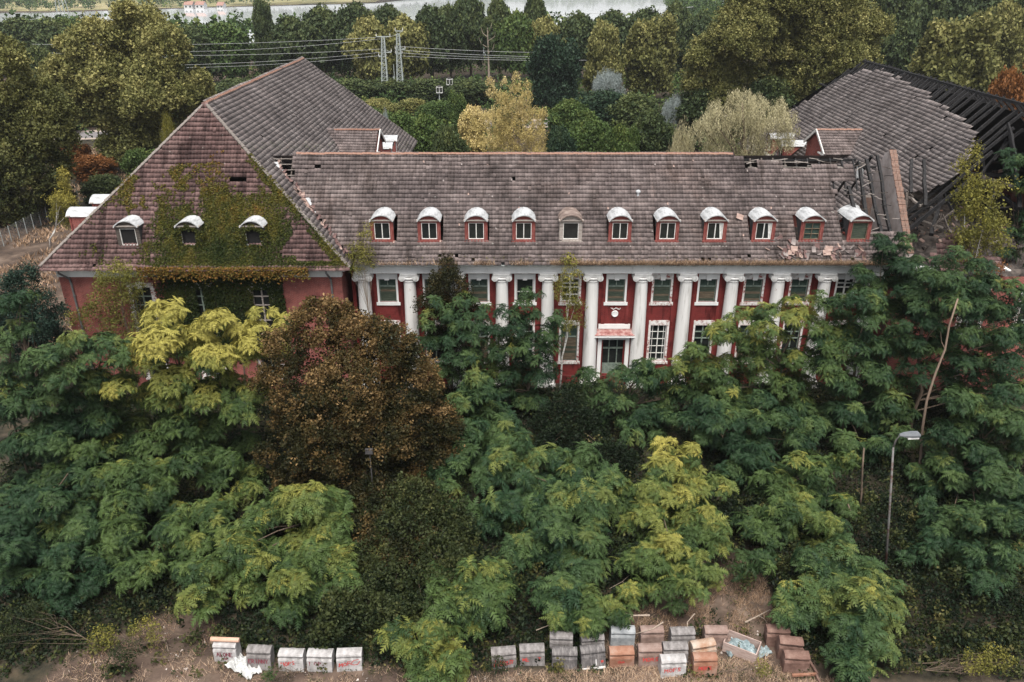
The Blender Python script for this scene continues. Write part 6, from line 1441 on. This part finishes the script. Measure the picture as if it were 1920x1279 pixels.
# ================================================================== CONCRETE BLOCKS
surf('concrete_grey', [(.3, (.09, .082, .08)), (.5, (.19, .175, .17)), (.72, (.32, .30, .295))], scale=2.2, rough=.9, streak=(1.6, 1, .9), bump=.5, bscale=14, spots=(5, .72, (.16, .14, .13)))
surf('concrete_pale', [(.3, (.19, .18, .175)), (.5, (.38, .365, .36)), (.72, (.54, .525, .52))], scale=2.0, rough=.9, streak=(1.6, 1, .8), bump=.5, bscale=14, spots=(4, .74, (.25, .23, .22)))
surf('concrete_dark', [(.3, (.05, .047, .047)), (.5, (.13, .12, .118)), (.72, (.30, .28, .27))], scale=2.4, rough=.9, streak=(3, 1, .7), bump=.5, bscale=14)
surf('concrete_blue', [(.3, (.16, .175, .185)), (.5, (.29, .305, .315)), (.72, (.42, .43, .43))], scale=2.4, rough=.9, bump=.5, bscale=14)
surf('concrete_orange', [(.3, (.19, .08, .047)), (.5, (.29, .15, .10)), (.72, (.36, .26, .21))], scale=1.6, rough=.9, bump=.5, bscale=14)
surf('concrete_pink', [(.3, (.13, .083, .066)), (.5, (.23, .16, .135)), (.72, (.33, .26, .235))], scale=1.8, rough=.9, bump=.5, bscale=14)
surf('concrete_cream', [(.3, (.28, .13, .065)), (.5, (.38, .29, .225)), (.72, (.46, .42, .37))], scale=1.5, rough=.9, bump=.5, bscale=14)
surf('concrete_rust', [(.3, (.08, .045, .035)), (.5, (.17, .10, .08)), (.72, (.28, .19, .155))], scale=1.8, rough=.9, bump=.5, bscale=14)
surf('spray_red', [(.3, (.42, .035, .035)), (.7, (.55, .08, .07))], scale=6, rough=.7); surf('spray_purple', [(.3, (.14, .03, .045)), (.7, (.22, .06, .075))], scale=6, rough=.7)
surf('terracotta', [(.3, (.45, .24, .16)), (.7, (.62, .42, .32))], scale=2, rough=.9)
FRONT = [(-.30, .78), (-.335, .70), (-.35, .30), (-.37, .0)]
def block_profile(): 
    top = [(.27, 0), (.27, .86), (.24, .98), (.16, 1.06), (.02, 1.09), (-.14, 1.07), (-.24, 1.02), (-.29, .96), (-.285, .905), (-.21, .86), (-.17, .82), (-.20, .79)]
    return top + FRONT
LET = {'M': [[(0, 0), (.05, 1), (.45, .35), (.9, 1), (1, 0)]], 'O': [[(.5, 0), (.1, .25), (.1, .75), (.5, 1), (.9, .75), (.9, .25), (.5, 0)]], 'R': [[(0, 0), (.1, 1), (.8, .85), (.7, .55), (.1, .45), (.9, 0)]], 'D': [[(.1, 0), (.1, 1), (.8, .8), (.95, .4), (.6, 0), (.1, 0)]],
       'S': [[(.9, .95), (.4, 1), (.15, .7), (.75, .45), (.8, .1), (.1, 0)]], 'P': [[(.1, 0), (.1, 1), (.8, .85), (.7, .5), (.1, .45)]], 'F': [[(.1, 0), (.1, 1), (.9, 1)], [(.1, .5), (.7, .55)]], 'A': [[(0, 0), (.5, 1), (1, 0)], [(.2, .4), (.8, .4)]], 'L': [[(.1, 1), (.1, 0), (.9, 0)]], 'N': [[(0, 0), (.1, 1), (.9, 0), (1, 1)]],
       'E': [[(.9, 1), (.1, 1), (.1, 0), (.9, 0)], [(.1, .5), (.7, .5)]], 'K': [[(.1, 0), (.1, 1)], [(.9, 1), (.15, .5), (.95, 0)]], 'I': [[(.5, 0), (.5, 1)]], 'V': [[(0, 1), (.5, 0), (1, 1)]], 'T': [[(.5, 0), (.5, 1)], [(0, 1), (1, 1)]], 'Y': [[(0, 1), (.5, .5), (1, 1)], [(.5, .5), (.5, 0)]], 'Z': [[(0, 1), (1, 1), (0, 0), (1, 0)]], 'U': [[(0, 1), (.1, .1), (.8, .1), (1, 1)]], ' ': []}
def front_pt(u, z):                                   # a point 4 mm proud of the block's front face
    z = max(.02, min(.76, z)); P_ = FRONT
    for (y0, z0), (y1, z1) in zip(P_[:-1], P_[1:]):
        if z0 >= z >= z1: return Vector((u, y0 + (y1 - y0) * (z0 - z) / (z0 - z1) - .006, z))
    return Vector((u, -.38, z))
def graffiti(words, seed, wdt=.042):
    r2 = random.Random(seed); mb = MB()
    for text, u0, z0, w_, h, slope in words:
        n_ = len(text)
        for i, ch in enumerate(text):
            x0 = u0 + i * w_; 
            if ch == '~': strokes = [[(-1.2, .2), (-.2, 1.0), (1.2, 1.25), (1.6, .8), (.8, .1), (-.2, -.1), (-1.0, .1)]]
            elif ch == '#': strokes = [[(0, .5), (.3, .9), (.5, .2), (.8, .8), (1, .3)], [(.1, .1), (.9, .2)]]
            else: strokes = LET[ch]
            for s in strokes:
                pts = [front_pt(x0 + p * w_ * .82 + r2.gauss(0, .007), z0 + q * h + slope * (x0 - u0) + r2.gauss(0, .010)) for p, q in s]
                for a, b in zip(pts[:-1], pts[1:]):
                    d = (b - a); 
                    if d.length < 1e-4: continue
                    nn = Vector((-d.z, 0, d.x)).normalized() * wdt * .5 * r2.uniform(.8, 1.2); d = d.normalized() * wdt * .3; k = r2.uniform(0, .0018); o_ = Vector((0, -k, 0))
                    mb.quad(a - d - nn + o_, b + d - nn + o_, b + d + nn + o_, a - d + nn + o_)
    return mb
WB = .59
def block(pxb, mat, label, words=None, paint='spray_red', rot=0, tilt=0, w_=WB, hs_=1.0, extra=None):
    b = gp(*pxb); b.y += .36; r2 = random.Random(pxb[0]); prof = [(p + r2.gauss(0, .006), q * hs_ + (r2.gauss(0, .006) if q > 0 else 0)) for p, q in block_profile()]
    b.z = ground_z(b.x, b.y) - .03
    mb = MB(); nseg = 6; n_ = len(prof)
    for k in range(nseg + 1):
        x = -w_ + 2 * w_ * k / nseg
        for p, q in prof: mb.v.append((x, p + r2.gauss(0, .005), q + (r2.gauss(0, .005) if q > .05 else 0)))
    for k in range(nseg):
        for i in range(n_): j = (i + 1) % n_; mb.f.append((k * n_ + i, k * n_ + j, (k + 1) * n_ + j, (k + 1) * n_ + i))
    mb.f.append(tuple(range(n_))[::-1]); mb.f.append(tuple(nseg * n_ + i for i in range(n_)))
    me = mk('concrete_block', mb, mat); o = bpy.data.objects.new('concrete_block', me); C.objects.link(o); o.location = b; o.rotation_euler = (R(tilt + r2.gauss(0, 2.0)), R(r2.gauss(0, 1.2)), R(rot + r2.gauss(0, 1.5))); o.scale = (r2.uniform(.96, 1.03), 1, r2.uniform(.93, 1.05)); props(o, label, 'concrete block', 'concrete blocks in the row')
    def sub(nm, g, m): c = bpy.data.objects.new(nm, mk(nm, g, m)); C.objects.link(c); c.parent = o; return c
    if words: sub('graffiti', graffiti(words, pxb[0]), paint)
    for e in (extra or []): sub(*e)
    return o
pipe = MB().tube([(-.70, -.05, 1.20), (.70, -.05, 1.17)], .12, 10)
o = block((425, 1241), 'concrete_pale', 'pale concrete block with purple lettering and a terracotta pipe on top', [('ALONE', -.42, .40, .17, .24, 0), ('##', -.2, .2, .16, .12, 0)], 'spray_purple', rot=-3)
pp_ = obj('terracotta_pipe', MB().tube([(o.location.x - .70, o.location.y - .03, 1.17), (o.location.x + .70, o.location.y - .08, 1.15)], .115, 12), 'terracotta', base=tuple(o.location)); props(pp_, 'terracotta pipe lying on the leftmost concrete block', 'pipe')
block((487, 1258), 'concrete_grey', 'grey concrete block with dark purple lettering behind the white plastic sheet', [('ERINNY', -.50, .40, .165, .22, 0)], 'spray_purple', rot=-2)
block((547, 1258), 'concrete_pale', 'pale concrete block lettered MOFS in red, third from the left', [('MOFS', -.46, .38, .17, .22, .18)], rot=1)
block((600, 1259), 'concrete_pale', 'pale concrete block lettered MOPS in thin dark red, fourth from the left', [('MOPS', -.46, .40, .20, .22, .06)], 'spray_purple')
block((655, 1258), 'concrete_pale', 'pale concrete block with red MOF and a big looped D, fifth from the left', [('MOF', -.48, .34, .20, .22, .22), ('~', .25, .44, .20, .26, .3)], rot=4)
block((945, 1253), 'concrete_grey', 'grey pink concrete block with two lines of red lettering', [('I LOVE', -.48, .52, .15, .16, .1), ('FOZZUT', -.48, .26, .16, .2, .12)], rot=4)
block((998, 1249), 'concrete_grey', 'grey concrete block with red letters half hidden by a hanging plant', [('ME', -.45, .40, .16, .2, 0), ('T', .28, .42, .15, .2, 0)], rot=2)
block((1053, 1228), 'concrete_grey', 'grey block in the rear row behind the streaky dark one', rot=0)
block((1058, 1256), 'concrete_dark', 'dark block with black runs down its front and white bolts', rot=1)
block((1110, 1228), 'concrete_grey', 'tilted grey block in the rear row behind the black and white one', rot=6)
block((1112, 1255), 'concrete_dark', 'black painted block with a white strip along its foot', rot=3, extra=[('white_strip', MB().prism([(-.378, .02), (-.372, .14), (-.365, .14), (-.365, .02)], 0, -.57, .57), 'white_paint'), ('paint_mark', MB().prism([(-.36, .36), (-.358, .48), (-.35, .48), (-.35, .36)], 0, .36, .48), 'spray_red'), ('paint_mark', MB().prism([(-.362, .2), (-.35, .55), (-.34, .55), (-.34, .2)], 0, .1, .14), 'white_paint')])
block((1166, 1216), 'concrete_blue', 'bluish grey block in the rear row behind the orange one')
block((1165, 1251), 'concrete_orange', 'brick orange block with a smeared red front', [('#', -.2, .38, .4, .22, 0)], rot=0)
block((1222, 1216), 'concrete_pink', 'brownish block in the rear row right of the bluish one')
block((1219, 1251), 'concrete_pink', 'pink block lettered MORS in red beside the brick orange one', [('MORS', -.36, .38, .2, .22, .05)])
block((1279, 1217), 'concrete_grey', 'weathered grey block in the rear row with a dead twig leaning on it', rot=2)
block((1266, 1245), 'concrete_grey', 'grey block in the middle row right behind the pale lettered front block', rot=1)
block((1261, 1270), 'concrete_pale', 'pale front block lettered MOFS in thin red, standing foremost', [('MOFS', -.42, .36, .2, .22, .1)], rot=3)
block((1341, 1216), 'concrete_pink', 'pale pinkish block in the rear row left of the wooden crate', rot=1)
block((1319, 1244), 'concrete_cream', 'tilted cream and orange block behind the orange lettered one', rot=9, tilt=-6)
block((1321, 1269), 'concrete_orange', 'light orange block lettered MOFS in red in the front row', [('MOFS', -.32, .42, .16, .2, .04)])
block((1458, 1214), 'concrete_rust', 'dark red brown block partly under the pyramid shaped tree', rot=-4)
block((1480, 1238), 'concrete_rust', 'brown block in the right hand group, the middle one', rot=-6)
block((1492, 1263), 'concrete_rust', 'dark rusty block standing front right below the pyramid shaped tree', [('MK', .2, .58, .12, .1, 0)], 'concrete_pale', rot=-4)
fr = gp(1512, 1279); t = thing('scrap_metal', 'low rusty frame lying at the right end of the block row', 'frame', fr)
obj('rail', MB().beam((fr.x - .65, fr.y + .2, .22), (fr.x + .55, fr.y + .3, .2), .12, .1), 'concrete_orange', t); obj('rail', MB().beam((fr.x + .6, fr.y + .3, .2), (fr.x + .3, fr.y + 1.9, .3), .1, .1), 'concrete_rust', t); obj('rail', MB().beam((fr.x + .52, fr.y + .27, .2), (fr.x + .62, fr.y - .5, .05), .1, .1), 'concrete_rust', t)
# crate with plastic
c0 = gp(1396, 1243); c0.y += .7; cr = thing('wooden_crate', 'open weathered wooden crate lying askew among the blocks', 'crate', (c0.x, c0.y, ground_z(c0.x, c0.y)))
ca = R(-30); ux, uy = Vector((math.cos(ca), math.sin(ca), 0)), Vector((-math.sin(ca), math.cos(ca), 0)); L2, W2, HH = .82, .46, .62
def cpt(a, b, z): return c0 + ux * a + uy * b + Vector((0, 0, z + .05))
surf('crate_wood', [(.3, (.24, .17, .145)), (.5, (.40, .30, .265)), (.72, (.5, .42, .38))], scale=2, rough=.9, streak=(1, 1, 6), island=.15)
for s in (-1, 1):
    for k in range(3):
        z = .105 + k * .205; obj('plank', MB().beam(cpt(-L2, s * W2, z), cpt(L2, s * W2, z), .05, .19), 'crate_wood', cr); obj('plank', MB().beam(cpt(s * (L2 - .02), -W2 + .03, z), cpt(s * (L2 - .02), W2 - .03, z), .05, .19), 'crate_wood', cr)
obj('bottom', MB().beam(cpt(-L2 + .04, 0, .03), cpt(L2 - .04, 0, .03), W2 * 1.9, .03), 'crate_wood', cr)
def sheet(name, cx, cy, z0, lx, ly, rot, seed, mat, label, amp=.16, parent=None, edge=None, base=None, drop=0, n_=22):
    mb = MB(); c, s = math.cos(rot), math.sin(rot)
    for j in range(n_ + 1):
        for i in range(n_ + 1):
            u_, v_ = i / n_ * 2 - 1, j / n_ * 2 - 1; rr = max(abs(u_), abs(v_)); wob = 1 + .25 * mnoise.noise(Vector((u_ * 1.3, v_ * 1.3, seed))); x, y = u_ * lx * wob, v_ * ly * wob
            f = abs(mnoise.noise(Vector((u_ * 2.2 + v_, v_ * 2.4, seed + 3)))) * amp * 2 + abs(mnoise.noise(Vector((u_ * 6, v_ * 5 + u_ * 2, seed + 9)))) * amp * .7
            z = z0 + f + amp * .8 * (1 - rr ** 2) - drop * rr; mb.v.append((cx + x * c - y * s, cy + x * s + y * c, max(.02, z)))
    for j in range(n_):
        for i in range(n_): a = j * (n_ + 1) + i; mb.f.append((a, a + 1, a + n_ + 2, a + n_ + 1))
    o = obj(name, mb, mat, base=base or (cx, cy, 0)); return props(o, label, 'plastic sheet')
surf('plastic_white', [(.3, (.42, .43, .42)), (.7, (.60, .60, .59))], scale=3, rough=.45, spec=.5); surf('plastic_blue', [(.3, (.16, .22, .235)), (.55, (.29, .355, .37)), (.75, (.46, .51, .515))], scale=4, rough=.3, spec=.5)
sheet('plastic_sheet', c0.x, c0.y, .26, .62, .34, ca, 4.0, 'plastic_blue', 'crumpled bluish plastic sheeting stuffed inside the wooden crate', .16)
e1 = gp(1368, 1222); sheet('plastic_sheet', e1.x - .08, e1.y + .05, .05, .22, .42, .3, 6.0, 'plastic_blue', 'bluish plastic scrap hanging out at the left of the wooden crate', .16)
e2 = gp(1430, 1226); sheet('plastic_sheet', e2.x, e2.y, .05, .42, .26, .4, 8.0, 'plastic_blue', 'bluish plastic scrap lying right of the wooden crate', .12)
wb = gp(457, 1257); sheet('plastic_sheet', wb.x, wb.y + .1, .05, .85, .42, -.55, 2.0, 'plastic_white', 'crumpled white plastic sheet lying before the second concrete block', .20, n_=34)
# dead branches
def branch(pts, r0, label, twigs=(), mat='bark_pale'):
    P = [Vector((gp(px, py).x, gp(px, py).y, z)) for px, py, z in pts]; n_ = len(P); t = thing('dead_branch', label, 'branch', P[0]); obj('limb', MB().tube(P, [r0 * (1 - .7 * k / (n_ - 1)) for k in range(n_)], 6), mat, t)
    for i, px, py, z in twigs: obj('twig', MB().tube([P[i], P[i].lerp(Vector((gp(px, py).x, gp(px, py).y, z)), .5) + Vector((.05, 0, .08)), Vector((gp(px, py).x, gp(px, py).y, z))], [r0 * .5, r0 * .35, r0 * .12], 5), mat, t)
branch([(1215, 1184, 1.1), (1185, 1186, 1.15), (1160, 1180, 1.2), (1130, 1168, 1.2), (1110, 1160, 1.1)], .05, 'forked pale dead branch lying over the rear blocks', [(1, 1120, 1205, 1.1), (1, 1150, 1215, 1.0), (2, 1140, 1185, 1.2)])
branch([(1240, 1197, 1.1), (1222, 1208, 1.05), (1190, 1216, 1.0)], .04, 'short pale stick lying on the brownish rear block')
branch([(1298, 1184, 1.2), (1285, 1197, 1.1), (1288, 1212, .6), (1291, 1224, .1)], .03, 'thin dead twig leaning between the grey rear blocks')
branch([(1395, 1178, .4), (1420, 1168, .5), (1440, 1160, .6), (1462, 1166, .5)], .045, 'pale dead branch on the ground above the crate', [(1, 1440, 1175, .1)])
branch([(1366, 1058, .2), (1395, 1080, .6), (1420, 1098, .8), (1438, 1112, .5)], .035, 'thin reddish dead branch in the gap under the trees', [(1, 1380, 1090, .1), (2, 1400, 1130, .2)], 'bark_brown')
branch([(1450, 1208, .9), (1480, 1194, 1.1)], .05, 'broken light stick leaning on the dark red brown block')
branch([(1005, 1190, .3), (1030, 1183, .4), (1045, 1180, .3)], .03, 'short dead branch behind the double row of blocks')
branch([(305, 1204, .1), (313, 1210, .3), (316, 1222, .1)], .03, 'small dead twig on the dirt at the lower left', [(1, 300, 1198, .3)])
branch([(1200, 1120, .4), (1165, 1112, .8), (1140, 1118, .5)], .03, 'bare twig below the lime yellow tree', [(1, 1180, 1104, 1.0)])

# ================================================================== STREET LAMP
surf('lamp_paint', [(.42, (.085, .04, .03)), (.52, (.14, .13, .125)), (.7, (.20, .205, .205))], scale=.9, rough=.7, streak=(.3, .3, 1)); surf('lamp_head_grey', [(.3, (.10, .11, .12)), (.7, (.16, .17, .185))], scale=3, rough=.5); surf('lamp_glass', [(.3, (.7, .7, .68)), (.7, (.8, .8, .78))], scale=3, rough=.3)
lb = gp(1660, 1085); lY = lb.y; lt = at(1675, 838, lY); lh = at(1690, 816, lY); le = at(1712, 815, lY)
la = thing('street_lamp', 'tall rusty street lamp leaning at the right, among the trees', 'street lamp', lb)
obj('pole', MB().tube([lb - Vector((0, 0, .3)), lb.lerp(lt, .5), lt], [.07, .06, .05], 10), 'lamp_paint', la, smooth=True)
obj('arm', MB().tube([lt - Vector((0, 0, .05)), lt.lerp(lh, .4) + Vector((-.05, 0, .12)), lt.lerp(lh, .8) + Vector((-.02, 0, .12)), lh], [.05, .045, .045, .045], 8), 'lamp_paint', la, smooth=True)
d = (le - lh); d.z *= .6; d.normalize(); s = Vector((0, 1, 0)); mb = MB(); hd = []
for q, ww, hh in ((-.1, .07, .06), (.12, .15, .12), (.5, .20, .16), (.82, .20, .15), (.92, .15, .08)):
    p = lh + d * q; 
    for a, c in ((-1, -.35), (1, -.35), (1, .3), (.6, 1), (-.6, 1), (-1, .3)): mb.v.append(tuple(p + s * (a * ww) + Vector((0, 0, c * hh))))
for k in range(4):
    for i in range(6): j = (i + 1) % 6; mb.f.append((k * 6 + i, k * 6 + j, k * 6 + 6 + j, k * 6 + 6 + i))
mb.f.append(tuple(range(6))[::-1]); mb.f.append(tuple(24 + i for i in range(6)))
hd = obj('lamp_head', mb, 'lamp_head_grey', la)
mb = MB(); mb.beam(lh + d * .3 + Vector((0, -.02, -.12)), lh + d * .85 + Vector((0, -.02, -.11)), .30, .10); obj('lamp_glass', mb, 'lamp_glass', hd)
# grey box glimpsed inside the copper tree
p = at(692, 846, 39.9); props(obj('metal_box', MB().box(p.x - .22, p.x + .22, p.y - .1, p.y + .1, p.z - .16, p.z + .14).box(p.x - .03, p.x + .03, p.y + .101, p.y + .16, 0, p.z), 'slate', base=(p.x, p.y, 0)), 'small grey box on a post glimpsed below the copper tree', 'box')
print('objects', len(bpy.data.objects), 'tris', sum(len(m.loops) - 2 * len(m.polygons) for m in bpy.data.meshes))
